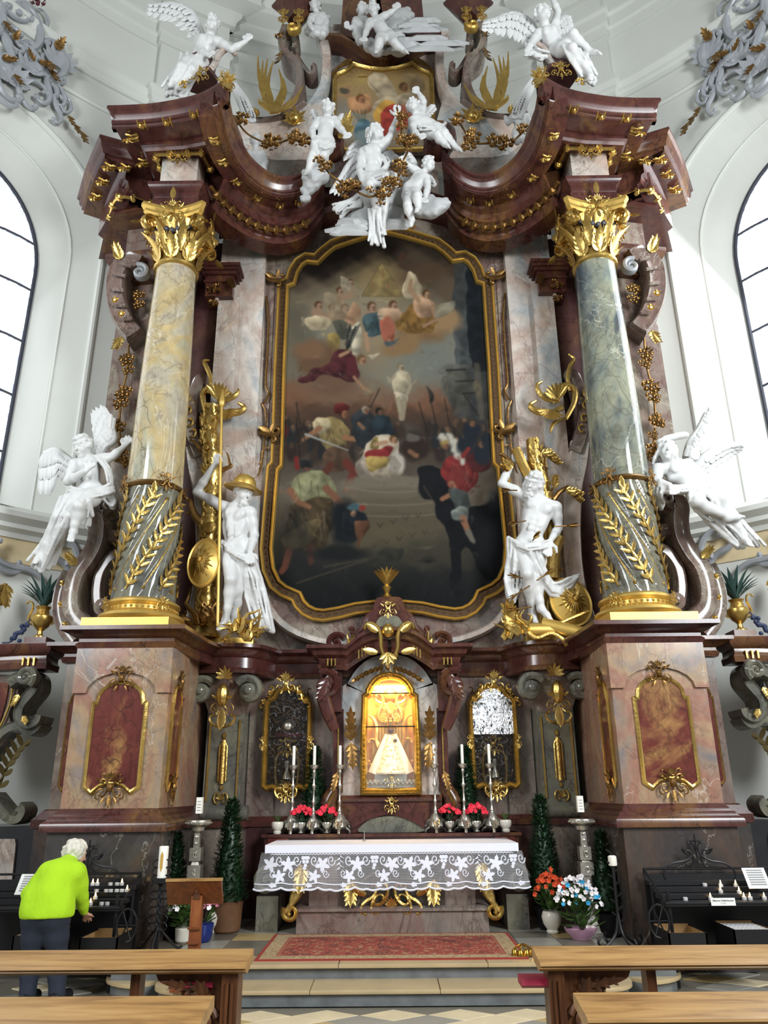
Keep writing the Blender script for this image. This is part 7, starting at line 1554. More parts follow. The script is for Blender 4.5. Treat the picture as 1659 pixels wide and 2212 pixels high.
def candlestick(loc,lab):
 global cs
 if cs is not None:return copy_thing(cs,loc,lab)
 T=thing('altar_candlestick',lab,'candlestick',V(0,0,0),'silver altar candlesticks');H=.82
 mb=MB();mb.lathe([(.07,.05),(.1,.08),(.085,.15),(.055,.21),(.03,.24),(.025,.26)],V(0,0,0),12)
 for i in range(3):
  q=-math.pi/2+i*2.094;n_=V(math.cos(q),math.sin(q),0);acanthus(mb,V(0,0,.18)+n_*.05,n_*.7-ZU,n_,.19,.13,3);mb.tube([V(0,0,.08)+n_*.07,n_*.14+V(0,0,.035),n_*.15+V(0,0,0.002)],.02,6)
 mb.obox(V(0,-.06,.13),V(.03,0,0),V(0,.006,0),V(0,0,.045));mb.build('base',M['silver'],T)
 MB().lathe([(.022,.25),(.032,.27),(.018,.3),(.015,.36),(.028,.39),(.015,.42),(.013,.55),(.026,.58),(.03,.6),(.014,.63),(.013,.74),(.025,.77),(.016,.8)],V(0,0,0),10).build('stem',M['silver'],T)
 MB().lathe([(.015,.79),(.05,.82),(.062,.85),(.055,.86),(.02,.85)],V(0,0,0),14).build('drip_pan',M['silver'],T)
 MB().lathe([(.021,.85),(.021,1.1),(.017,1.112),(.004,1.115)],V(0,0,0),12).build('candle',M['white_candle'],T);cd_=T.children[-1]
 MB().tube([V(0,0,1.11),V(.002,0,1.13)],.003,4).build('wick',M['black'],cd_)
 T.location=loc;WL[T.name]=Vector(loc);cs=T;return T
for i,(x,lab)in enumerate(((630,'leftmost silver candlestick on the altar shelf'),(676,'second silver candlestick from the left on the altar shelf'),(733,'silver candlestick just left of the shrine'),(942,'silver candlestick just right of the shrine'),(1005,'second silver candlestick from the right on the altar shelf'),(1065,'rightmost silver candlestick on the altar shelf'))):
 p=P(x,1797,10.99);candlestick(V(p.x,10.99,zg),lab)
M['red_petal']=simple('coral_red_petal','#e8344a',.5,0,.2,30);M['leaf']=simple('dark_laurel_leaf','#1f3a22',.4,0,.35,12);M['leaf2']=simple('fresh_leaf','#3f5a26',.5,0,.3,12)
M['white_petal']=simple('white_petal','#efe9ea',.6,0,.05,20);M['pink_petal']=simple('pink_petal','#e58aa5',.55,0,.15,20);M['orange_petal']=simple('orange_petal','#c8481f',.55,0,.25,20);M['blue_petal']=simple('sky_blue_petal','#3aa3cf',.55,0,.15,20)
M['cream_pot']=simple('cream_glazed_pot','#d8d3c4',.25);M['blue_pot']=simple('cobalt_pot','#1c2c6e',.15);M['pink_pot']=simple('mauve_bowl','#b58aa0',.3)
def bloom(mb,c,r,rng,n=5):
 d=V(rng.uniform(-.6,.6),-1,rng.uniform(-.1,.9)).normalized();a=d.orthogonal().normalized();b=d.cross(a)
 for i in range(n):q=6.283*i/n;mb.leaf(c,a*math.cos(q)+b*math.sin(q)+d*.5,d,r,r*.9,.2,.2,2)
def posy(name,lab,loc,pot,pm,R,H,petals,rng,nb=16,group=None,leaves=36,cat_='flowers',fr=.035,lm='leaf',stems=True):
 T=thing(name,lab,cat_,loc,group);loc=Vector(loc);MB().lathe(pot,loc,18).build('pot',M[pm],T);top=loc+V(0,0,pot[-1][1])
 mb=MB()
 for i in range(leaves):
  q=rng.uniform(0,6.28);e=rng.uniform(-.1,1.2);d=V(math.cos(q)*math.cos(e),math.sin(q)*math.cos(e),math.sin(e));b=top+V(d.x*R*rng.uniform(.1,.75),d.y*R*rng.uniform(.1,.75),H*rng.uniform(0,.6));mb.leaf(b,d,ZU,R*.6,R*.3,.2,n=3)
 o=mb.build('foliage',M[lm],T);o['kind']='stuff'
 for i in range(nb):
  q=i*2.4;rr=R*math.sqrt((i+.5)/nb);c=top+V(rr*math.cos(q),rr*math.sin(q)*.8,H*(1-.45*(rr/R)**2)*rng.uniform(.75,1.05));mb=MB();bloom(mb,c,fr*rng.uniform(.8,1.2),rng);mb.build('blossom',M[petals[i%len(petals)]],T)
 return T
rng=random.Random(9);CH=[(.03,0),(.045,.01),(.02,.03),(.05,.07),(.065,.12),(.06,.14)]
for x,lab in((650,'red begonia in a metal pot, leftmost on the altar shelf'),(706,'red begonia in a metal pot left of the shrine, beside the inner candlestick'),(972,'red begonia in a metal pot right of the shrine, beside the inner candlestick'),(1030,'red begonia in a metal pot, rightmost on the altar shelf')):
 p=P(x,1797,10.98);posy('potted_begonia',lab,(p.x,10.97,zg),CH,'silver',.13,.2,['red_petal'],rng,22,'red begonias on the altar',40,'flowers',.045)
for x,lab in((599,'small white pot with thin greenery at the left end of the altar shelf'),(1093,'small white pot with thin greenery at the right end of the altar shelf')):
 p=P(x,1797,10.98);T=thing('white_pot',lab,'pot',(p.x,10.98,zg),'small white pots');l0=V(p.x,10.98,zg);MB().lathe([(.05,0),(.055,.02),(.045,.04),(.075,.08),(.08,.13),(.07,.15)],l0,16).build('pot',M['cream_pot'],T)
 mb=MB()
 for i in range(26):q=rng.uniform(0,6.28);mb.leaf(l0+V(0,0,.14),V(math.cos(q)*.5,math.sin(q)*.5,1),V(math.cos(q),math.sin(q),0),rng.uniform(.1,.18),.012,.4,n=3)
 o=mb.build('foliage',M['leaf2'],T);o['kind']='stuff'
def laurel(lab,x,ytop,ybot,hwpx,Y,pot=None,stem=False):
 b=P(x,ybot,Y);tpt=P(x,ytop,Y);R=hwpx*mpp(x,ybot,Y);H=tpt.z-b.z;z0=b.z
 zfloor=.265 if Y>8.2 else 0
 T=thing('laurel_tree',lab,'laurel',(b.x,Y,zfloor),'clipped laurels');mb=MB();n=int(2600*max(.3,H*R*1.9));MB().lathe([(R*.72,0),(R*.75,H*.1),(R*.45,H*.55),(R*.12,H*.9),(.01,H*.93)],V(b.x,Y,z0),14).build('inner_foliage',M['leaf'],T)
 for i in range(n):
  t=rng.random()**1.15;q=rng.uniform(0,6.28);r=R*((1-t)*.85+.15)*math.sqrt(rng.uniform(.45,1))*(1 if t<.97 else.5);c=V(b.x+r*math.cos(q),Y+r*math.sin(q),z0+t*H);d=V(math.cos(q),math.sin(q),rng.uniform(-.3,.9));mb.leaf(c,d,ZU,rng.uniform(.06,.1),.035,.2,.12,2)
 o=mb.build('foliage',M['leaf'],T);o['kind']='stuff'
 MB().tube([V(b.x,Y,zfloor),V(b.x,Y,z0+H*.9)],[.025,.012],8).build('stem',simple('bark_%d'%x,'#3b2c20',.8),T)
 if pot=='tub':MB().lathe([(.15,0),(.17,.02),(.19,.3),(.2,.32),(.17,.33)],V(b.x,Y,zfloor),20).build('tub',simple('tub_wood','#6b4a30',.7,0,.2,10),T)
 else:MB().lathe([(.1,0),(.12,.02),(.15,.22),(.16,.23),(.14,.24)],V(b.x,Y,zfloor),18).build('pot',M['black'],T)
 return T
laurel('tall laurel cone in a wooden tub beside the left silver candelabrum',491,1728,1945,40,10.2,'tub');laurel('tall laurel cone right of the altar table',1181,1722,1940,40,10.2)
laurel('small laurel behind the iron candle stand on the left',374,1803,1915,24,9.85);laurel('shorter laurel cone beside the right candelabrum and iron stand',1312,1798,1965,33,9.7)
for x,lab in((677,'narrow laurel cone behind the altar candlesticks, left of the shrine'),(1010,'narrow laurel cone behind the altar candlesticks, right of the shrine')):
 b=P(x,1765,11.12);tp=P(x,1615,11.12);T=thing('laurel_tree',lab,'laurel',(b.x,11.12,zg),'clipped laurels');mb=MB();H=tp.z-zg
 MB().lathe([(.1,.1),(.12,.2),(.05,H*.8),(.01,H*.9)],V(b.x,11.12,zg),10).build('inner_foliage',M['leaf'],T)
 for i in range(900):t_=rng.random();q=rng.uniform(0,6.28);r=.19*(1-t_*.8)*math.sqrt(rng.uniform(.4,1));mb.leaf(V(b.x+r*math.cos(q),11.12+.6*r*math.sin(q),zg+.1+t_*(H-.1)),V(math.cos(q),math.sin(q),rng.uniform(-.3,.8)),ZU,.09,.035,.2,.12,2)
 o=mb.build('foliage',M['leaf'],T);o['kind']='stuff';MB().lathe([(.07,0),(.1,.14),(.09,.15)],V(b.x,11.1,zg),14).build('pot',M['black'],T)
def candelabrum(lab,xb,yb,xt,yt,Y):
 b=P(xb,yb,Y);tp=P(xt,yt,Y);H=tp.z-.265;T=thing('tall_candlestick',lab,'candlestick',(tp.x,Y,.265),'tall silver candlesticks');c=V(tp.x,Y,.265)
 mb=MB()
 for za,zb,wa,wb in((.0,.05,.13,.13),(.05,.3,.11,.07),(.3,.36,.085,.085),(.36,.62,.05,.045),(.62,.76,.075,.075),(.76,H-.42,.045,.035),(H-.42,H-.28,.065,.065),(H-.28,H-.12,.035,.03)):
  mb.add([c+V(x*wa,y*wa,za)for x,y in((-1,-1),(1,-1),(1,1),(-1,1))]+[c+V(x*wb,y*wb,zb)for x,y in((-1,-1),(1,-1),(1,1),(-1,1))],[(3,2,1,0),(4,5,6,7),(0,1,5,4),(1,2,6,5),(2,3,7,6),(3,0,4,7)])
 mb.build('shaft',M['silver'],T)
 mb=MB()
 for zz in(.69,H-.35):curl(mb,'C',c+V(0,-.08,zz),XR,ZU,.07,.008);curl(mb,'C',c+V(.0,-.08,zz),XR,ZU,.05,.008,-1)
 for q in range(6):mb.ball(c+V(0,-.045,.85+q*.07),.016,6,4)
 mb.build('relief',M['silver'],T)
 MB().lathe([(.03,H-.13),(.07,H-.1),(.08,H-.06),(.14,H-.03),(.15,H),(.145,H+.015),(.1,H+.02),(.02,H+.01)],c,24).build('drip_pan',M['silver'],T)
 mb=MB()
 for q in range(20):mb.ball(c+V(.15*math.cos(q*.314),.15*math.sin(q*.314),H-.012),.011,5,4)
 o=mb.build('pan_beading',M['silver'],T);o['kind']='stuff'
 MB().tube([c+V(0,0,H),c+V(0,0,H+.1)],.006,6).build('spike',M['black'],T)
 MB().box(c.x-.035,c.x+.035,Y-.035,Y+.035,c.z+H+.09,c.z+H+.27).build('candle',M['white_candle'],T)
 gm=simple('grey_print_%d'%xb,'#8d8a86',.7)
 for q in range(4):MB().box(c.x-.022,c.x+.022,Y-.0365,Y-.0355,c.z+H+.12+q*.033,c.z+H+.128+q*.033).build('candle_lettering',gm,T)
candelabrum('tall silver candlestick with a square white candle, left of the altar',422,1950,429,1775,9.75);candelabrum('tall silver candlestick with a square white candle, right of the altar',1268,1945,1256,1772,9.75)
T=thing('iron_candle_stand','black lattice candle stand holding a thick painted white candle','candle stand',V(P(346,2040,9.0).x,9.0,.265));c=V(P(349,1900,9.0).x,9.0,0);zc=zat(350,1896,9.0)
mb=MB();mb.box(c.x-.07,c.x+.07,8.93,9.07,zc-.05,zc);mb.box(c.x-.02,c.x+.02,8.98,9.02,.27,zc)
for q in range(9):
 for f in(-1,1):mb.tube([c+V(.05*f+.05*math.cos(a_*.785),-.02,.5+q*.075+.04*math.sin(a_*.785))for a_ in range(9)],.007,4)
mb.build('lattice',M['black'],T)
for q in range(3):a_=-1.57+q*2.09;m2=MB();m2 .tube(cat([c+V(0,0,.5),c+V(.1*math.cos(a_),.1*math.sin(a_),.4),c+V(.22*math.cos(a_),.22*math.sin(a_),.285),c+V(.27*math.cos(a_),.27*math.sin(a_),.3)],4),.013,6);m2 .build('foot',M['black'],T)
MB().lathe([(.05,zc),(.05,zc+.3),(.045,zc+.31),(.005,zc+.31)],c,20).build('candle',M['white_candle'],T)
mb=MB();
for q in range(7):a_=-1.85+.08*q;mb.obox(c+V(.0505*math.cos(a_),.0505*math.sin(a_),zc+.16),V(0,0,.1-.012*abs(q-3)),V(-math.sin(a_),math.cos(a_),0)*.003,V(math.cos(a_),math.sin(a_),0)*.001)
mb.build('gold_ornament',simple('candle_gold','#c9a04a',.5,.2),T)
T=thing('iron_candle_stand','black iron stand with scrolled feet and a small white candle cup','candle stand',V(P(1330,2040,9.0).x,9.0,.265));c=V(P(1327,1900,9.0).x,9.0,0);zc=zat(1327,1870,9.0)
mb=MB();mb.tube([c+V(0,0,.4),c+V(0,0,zc)],.016,8)
for q in range(12):mb.tube([c+V(0,0,.5+q*.06),c+V(.06*(-1)**q,-.02,.54+q*.06)],.01,5)
mb.build('post',M['black'],T)
for q in range(4):a_=-1.2+q*1.57;m2=MB();m2 .tube(cat([c+V(0,0,.6),c+V(.05*math.cos(a_),.05*math.sin(a_),.4),c+V(.2*math.cos(a_),.2*math.sin(a_),.29),c+V(.27*math.cos(a_),.27*math.sin(a_),.33),c+V(.24*math.cos(a_),.24*math.sin(a_),.38)],4),.014,6);m2 .build('foot',M['black'],T)
MB().lathe([(.04,zc),(.045,zc+.01),(.045,zc+.09),(.03,zc+.1)],c,18).build('candle_cup',M['white_candle'],T)
VS=[(.06,0),(.07,.02),(.06,.04),(.1,.1),(.115,.17),(.1,.22),(.09,.23)]
p=PZ(1194,2016,.265);posy('flower_vase','cream vase of orange berries and leaves on the altar floor',(p.x,p.y,.265),VS,'cream_pot',.19,.42,['orange_petal'],rng,40,None,60,'flowers',.04,'leaf2')
p=PZ(1256,2028,.265);posy('flower_bowl','large white and blue flower arrangement in a mauve bowl',(p.x,p.y,.265),[(.1,0),(.11,.02),(.17,.08),(.18,.11),(.16,.12)],'pink_pot',.26,.5,['white_petal','white_petal','white_petal','blue_petal','white_petal'],rng,90,None,80,'flowers',.035,'leaf2')
p=PZ(434,2034,.265);posy('flower_vase','pink and white flowers in a cobalt blue pot behind the lectern',(p.x,p.y,.265),[(.09,0),(.11,.02),(.13,.14),(.13,.18),(.11,.19)],'blue_pot',.19,.32,['pink_petal','white_petal','pink_petal'],rng,34,None,40,'flowers',.05,'leaf2')
p=PZ(462,2015,.265);posy('flower_vase','pale pink flowers in a cream pot right of the lectern post',(p.x,p.y,.265),VS,'cream_pot',.16,.3,['white_petal','pink_petal','white_petal'],rng,40,None,30,'flowers',.035,'leaf2')
p=PZ(396,2036,.265);posy('flower_vase','white flowers and feathery greenery left of the lectern post',(p.x,p.y,.265),[(.07,0),(.09,.02),(.1,.14),(.09,.15)],'cream_pot',.2,.32,['white_petal','leaf2'],rng,36,None,70,'flowers',.035,'leaf2')
t=NT('oriental_rug');gp=t.pos((1,1,1));se=t.n('ShaderNodeSeparateXYZ');t.l(gp,se.inputs[0])
ra,rb,rc=PZ(549,2075,.272),PZ(1146,2075,.272),PZ(604,2008,.272);hx=(rb.x-ra.x)/2;y0,y1=ra.y,min(rc.y,9.93)
cx0=(ra.x+rb.x)/2;dx=t.math('SUBTRACT',hx,t.math('ABSOLUTE',t.math('SUBTRACT',se.outputs[0],cx0)));dyn=t.math('SUBTRACT',(y1-y0)/2,t.math('ABSOLUTE',t.math('SUBTRACT',se.outputs[1],(y0+y1)/2)));ed=t.math('MINIMUM',dx,dyn)
vo=t.n('ShaderNodeTexVoronoi');vo.inputs['Scale'].default_value=8;t.l(gp,vo.inputs['Vector']);v2=t.n('ShaderNodeTexVoronoi');v2 .inputs['Scale'].default_value=24;t.l(gp,v2 .inputs['Vector'])
field=t.ramp(vo.outputs['Distance'],[(.0,lin('#b8a078')),(.22,lin('#8f6a4c')),(.3,lin('#8c3a2c')),(.55,lin('#963c2e')),(.75,lin('#5f2a24'))]);field=t.mix(.35,field,t.ramp(v2 .outputs['Distance'],[(.2,lin('#c0a982')),(.4,lin('#8a3a2d')),(.7,lin('#6f2f28'))]))
border=t.ramp(v2 .outputs['Distance'],[(.15,lin('#6b5238')),(.35,lin('#b39f7c')),(.7,lin('#8e7450'))])
rug=t.mix(t.ramp(ed,[(.0,(1,1,1,1)),(.2,(1,1,1,1)),(.21,(0,0,0,1))],'CONSTANT'),field,border);rug=t.mix(t.ramp(ed,[(0,(1,1,1,1)),(.035,(0,0,0,1)),(.18,(.8,.8,.8,1)),(.205,(0,0,0,1))],'CONSTANT'),rug,lin('#8e2f26'));M['rug']=t.fin(rug,.95)
o=MB();o.box(cx0-hx,cx0+hx,y0,y1,.265,.277);tag(o.build('oriental_rug',M['rug'],None,1,0),'red oriental rug with beige border in front of the altar','rug')
T=thing('altar_bells','cluster of small brass altar bells on the rug corner','bells',PZ(1130,2064,.277));c=PZ(1130,2064,.277)
for q,(a_,b_)in enumerate(((-.08,0),(-.03,-.04),(.03,-.03),(.08,.0))):mb=MB();mb.lathe([(.035,0),(.032,.02),(.026,.05),(.015,.06),(.005,.065)],c+V(a_,b_,0),12);mb.build('bell',M['brass'],T)
mb=MB();mb.tube(cat([c+V(-.08,0,.065),c+V(0,-.02,.1),c+V(.08,0,.065)],4),.01,6);mb.tube([c+V(-.03,-.04,.065),c+V(0,0,.1),c+V(.03,-.03,.065)],.008,5);mb.build('handle',M['brass'],T)
o=MB();p=P(787,1816,10.5);o.lathe([(.02,0),(.025,.01),(.006,.02),(.005,.12)],V(p.x,10.5,1.219),10);tag(o.build('reading_microphone',M['silver']),'tiny slim metal stand on the altar cloth','stand')
M['oak']=None
t=NT('oiled_oak');gp=t.pos((.6,6,6));n_=t.noise(gp,3.0,5,.6,1.0);M['oak']=t.fin(t.ramp(n_,[(.3,lin('#7a5630')),(.5,lin('#a07a48')),(.7,lin('#b18c58'))]),.33)
t=NT('brown_walnut');gp=t.pos((6,6,.7));n_=t.noise(gp,3.0,5,.6,1.0);M['walnut']=t.fin(t.ramp(n_,[(.3,lin('#3b2213')),(.55,lin('#5c3820')),(.75,lin('#74492a'))]),.38)
t=NT('reddish_wood');gp=t.pos((6,6,.7));n_=t.noise(gp,2.0,5,.6,1.0);M['cherry']=t.fin(t.ramp(n_,[(.3,lin('#5a2f18')),(.55,lin('#7d4526')),(.75,lin('#935a32'))]),.35)
YL=8.0;pt=P(418,2040,YL);T=thing('lectern','brown wooden lectern with a slanted desk seen from behind','lectern',V(pt.x,YL,.134))
a_,b_,c_,d_=P(359,1907,YL-.12),P(478,1905,YL-.12),P(481,1952,YL+.12),P(362,1955,YL+.12)
mb=MB();vs=[a_,b_,c_,d_]+[q+V(0,.03,.025)for q in(a_,b_,c_,d_)];mb.add(vs,[(0,3,2,1),(4,5,6,7),(0,1,5,4),(1,2,6,5),(2,3,7,6),(3,0,4,7)]);dk=mb.build('desk',M['cherry'],T)
mb=MB();mb.obox((a_+b_)/2+V(0,.02,.02),(b_-a_)*.51,V(0,.03,0),V(0,0,.012));mb.build('desk_ledge',M['oak'],dk)
MB().box(pt.x-.05,pt.x+.05,YL,YL+.09,.134,.9).build('post',M['cherry'],T)
mb=MB();mb.obox(V(pt.x,YL+.02,.93),V(.03,0,0),V(0,.03,0),V(0,0,.06));mb.tube([V(pt.x,YL-.03,.97),V(pt.x,YL-.03,.93)],.012,8);mb.build('hinge',M['walnut'],T)
for zz in(.5,.62):MB().sweep([V(pt.x-.06,YL-.01,zz),V(pt.x+.06,YL-.01,zz)],[(-.02,0),(.02,0),(.03,.02),(-.02,.02)]).build('post_band',M['cherry'],T)
MB().box(pt.x-.16,pt.x+.16,YL-.12,YL+.2,.134,.18).build('foot',M['cherry'],T)
def pew(lab,yf,zf,xe,s,bracket=True):
 T=thing('church_pew',lab,'pew',V(s*(xe-1.8),yf-.1,0),'oak church pews');prof=[(-.12,.03),(-.11,.036),(.115,.0),(.132,-.006),(.136,-.016),(.124,-.022),(.128,-.03),(.11,-.036),(.1,-.045),(.06,-.048),(-.12,-.012)]
 y=yf-.12;X0=-4.6
 MB().sweep([V(X0,y,zf-.03),V(xe-.012,y,zf-.03),V(xe,y,zf-.03)],prof).build('book_rest',M['oak'],T,s)
 MB().box(X0,xe-.1,y-.03,y+.02,.35,zf-.07).build('back_board',M['walnut'],T,s)if not bracket else None
 mb=MB();x1=xe-.045;mb.box(x1-.085,x1,y-.09,y+.06,0,zf-.07);ep=mb.build('end_post',M['walnut'],T,s)
 for q in(-.06,-.035):mb=MB();mb.tube([V(x1+q+.005,y-.093,.05),V(x1+q+.005,y-.093,zf-.12)],.009,6);mb.build('post_flute',M['walnut'],ep,s)
 MB().box(xe-.62,xe-.57,y-.06,y+.04,0,zf-.06).build('inner_post',M['walnut'],T,s)
 if bracket:
  mb=MB();c=V(x1-.09,y-.03,zf-.075);poly=[(0,0),(-.36,0),(-.34,-.04),(-.24,-.07),(-.17,-.14),(-.15,-.22),(-.18,-.28),(-.1,-.32),(0,-.3)];mb.prism([(c.x+a_,c.z+b_)for a_,b_ in poly],y-.05,y);bk=mb.build('bracket',M['walnut'],T,s)
  mb=MB();c2=c+V(-.09,-.03,-.22);mb.scroll(c2,XR,ZU,.075,.02,.2,1.4,.02,.014,22,6);acanthus(mb,c+V(-.08,-.03,-.17),V(-.35,0,1),YF,.16,.12,3,.2);acanthus(mb,c+V(-.14,-.03,-.08),V(-1,0,.25),YF,.2,.07,3,.2);mb.build('carved_scroll',M['walnut'],bk,s)
xA=P(549,2050,4.85).x;xB=P(464,2152,3.82).x;zA=zat(400,2052,4.85);zB=zat(400,2153,3.82)
pew('oak pew rail with carved bracket in front of the woman, left of the aisle',4.85,zA,xA,1);pew('nearest oak pew rail at the bottom left corner',3.82,zB,xB,1,False)
xA2=-P(1148,2050,4.85).x;xB2=-P(1238,2156,3.82).x
pew('oak pew rail with carved bracket in front of the right candle rack',4.85,zA,xA2,-1);pew('nearest oak pew rail at the bottom right corner',3.82,zB,xB2,-1,False)
M['red_cloth']=simple('red_leatherette','#8e1f38',.5,0,.1,8)
for s,lab,x_,y_ in((1,'red kneeler cushion glimpsed through the left pew bracket',426,2122),(-1,'red kneeler cushion at the right pew end by the aisle',1163,2118)):
 p=P(x_,y_,4.75);o=MB();o.sweep([V(p.x-(.1 if s==1 else.1),4.68,p.z-.02),V(p.x+(.1 if s==1 else.04),4.68,p.z-.02)],[(-.14,0),(.0,0),(.02,.015),(.0,.035),(-.02,.04),(-.14,.04)]);tag(o.build('kneeler_cushion',M['red_cloth']),lab,'cushion','red kneelers')
 # ---------------- woman lighting a candle ----------------
Y=8.15
skin=simple('skin','#c99a80',.55);lime=NT('lime_fleece');lime.bump(lime.noise(lime.pos((1,1,.5)),9,4,.6,.6),.35,.05);lime=lime.fin(lin('#a8d41a'),.9)
navy=simple('navy_jeans','#1d2433',.85,0,.2,20,.2,60);hairm=simple('white_hair','#d9d4c6',.6,0,.15,40,.5,90)
PW=thing('person','white-haired woman in a lime green fleece and navy trousers bending over the candle rack','person',PZ(95,2146,0))
def jt(x,y,d=0):return P(x,y,Y+d)
head_c,nk,shl,shr=jt(163,1846,.3),jt(146,1868,.2),jt(103,1884,.08),jt(166,1884,.12);pel=jt(100,1972,-.02)
el,wl,er,wr,hr=jt(62,1930,.05),jt(88,1962,.25),jt(176,1936,.22),jt(182,1970,.34),jt(187,1982,.4)
hpl,hpr=jt(78,1985),jt(120,1985);kl,kr=jt(68,2062,.03),jt(124,2062,.05);al,ar_=jt(62,2128,-.02),jt(125,2130,.0)
al.z=ar_.z=.1;tl=V(al.x+.02,al.y+.15,.05);tr_=V(ar_.x+.05,ar_.y+.14,.05)
g=Carve();k=1.0
g.chain([pel,lerp(pel,nk,.5),nk],[.12,.13,.08],.06);g.cone(nk,head_c,.055,.055,.03);head(g,head_c,(.75,.6,-.25),(.35,.2,1),.92,None)
for a_,b_,c_ in((shl,el,wl),(shr,er,wr)):g.chain([a_,b_,c_],[.05,.04,.028],.03)
hand(g,wr,hr+(hr-wr)*.6,.85);hand(g,wl,wl+(wl-el)*.5,.85)
for h_,k_,a_ in((hpl,kl,al),(hpr,kr,ar_)):g.chain([pel,h_,k_,a_],[.1,.085,.055,.04],.04)
g.cone(al,tl,.03,.025,.02);g.cone(ar_,tr_,.03,.025,.02);g.build('body',skin,PW,.014)
g=Carve();bk=V(0,-.04,0)
g.chain([lerp(pel,nk,-.05),lerp(pel,nk,.35)+bk,lerp(pel,nk,.72)+bk,nk],[.16,.165,.17,.075],.08);g.cone(jt(78,1966,-.01),jt(126,1968,-.01),.15,.15,.06);g.cone(jt(72,1935),jt(135,1940),.09,.09,.08);g.cone(shl,shr,.085,.085,.08);g.cone(lerp(shl,shr,.5),nk,.09,.07,.06)
g.chain([shl,lerp(shl,el,.5),el,lerp(el,wl,.8)],[.08,.072,.062,.048],.04);g.chain([shr,lerp(shr,er,.5),er,lerp(er,wr,.5),lerp(er,wr,.93)],[.08,.07,.06,.052,.043],.04)
g.cone(nk+V(0,0,.01),nk+(head_c-nk)*.3,.075,.07,.03);g.ell(lerp(shr,er,.5),(.075,.075,.12),None,.05);g.ell(jt(100,1984+58),(.62,.62,.25),None,.012,True);g.build('fleece_jacket',lime,PW,.014)
g=Carve()
g.cone(hpl,hpr,.13,.13,.08);g.ell(pel,(.19,.15,.1),None,.08)
for h_,k_,a_ in((hpl,kl,al),(hpr,kr,ar_)):g.chain([h_,lerp(h_,k_,.5),k_,lerp(k_,a_,.5),a_-V(0,0,.03)],[.115,.105,.08,.078,.075],.05)
g.build('trousers',navy,PW,.015)
g=Carve()
for a_,t_ in((al,tl),(ar_,tr_)):g.cone(V(a_.x,a_.y-.02,.05),V(t_.x,t_.y,.045),.06,.05,.03);g.ell(V(a_.x,a_.y-.05,.05),(.055,.06,.05),None,.02);g.cone(V(a_.x,a_.y,.05),V(a_.x,a_.y,.09),.055,.05,.02)
g.build('shoes',simple('black_shoe_leather','#16161a',.4),PW,.012)
g=Carve();rr=random.Random(2);R_,F_,U_=frame3((.75,.6,-.25),(.35,.2,1))
g.ell(head_c+U_*.03-F_*.02,(.098,.11,.105),(R_,F_,U_),.02)
for i in range(60):
 z=rr.uniform(-.6,1);a_=rr.uniform(0,6.28);q=math.sqrt(1-z*z);x_,y_=q*math.cos(a_),q*math.sin(a_)
 if y_>.45 and z<.5:continue
 g.ell(head_c+R_*(x_*.096)+F_*(y_*.108-.02)+U_*(z*.105+.03),(.024,.024,.02),None,.012)
g.build('hair',hairm,PW,.011)
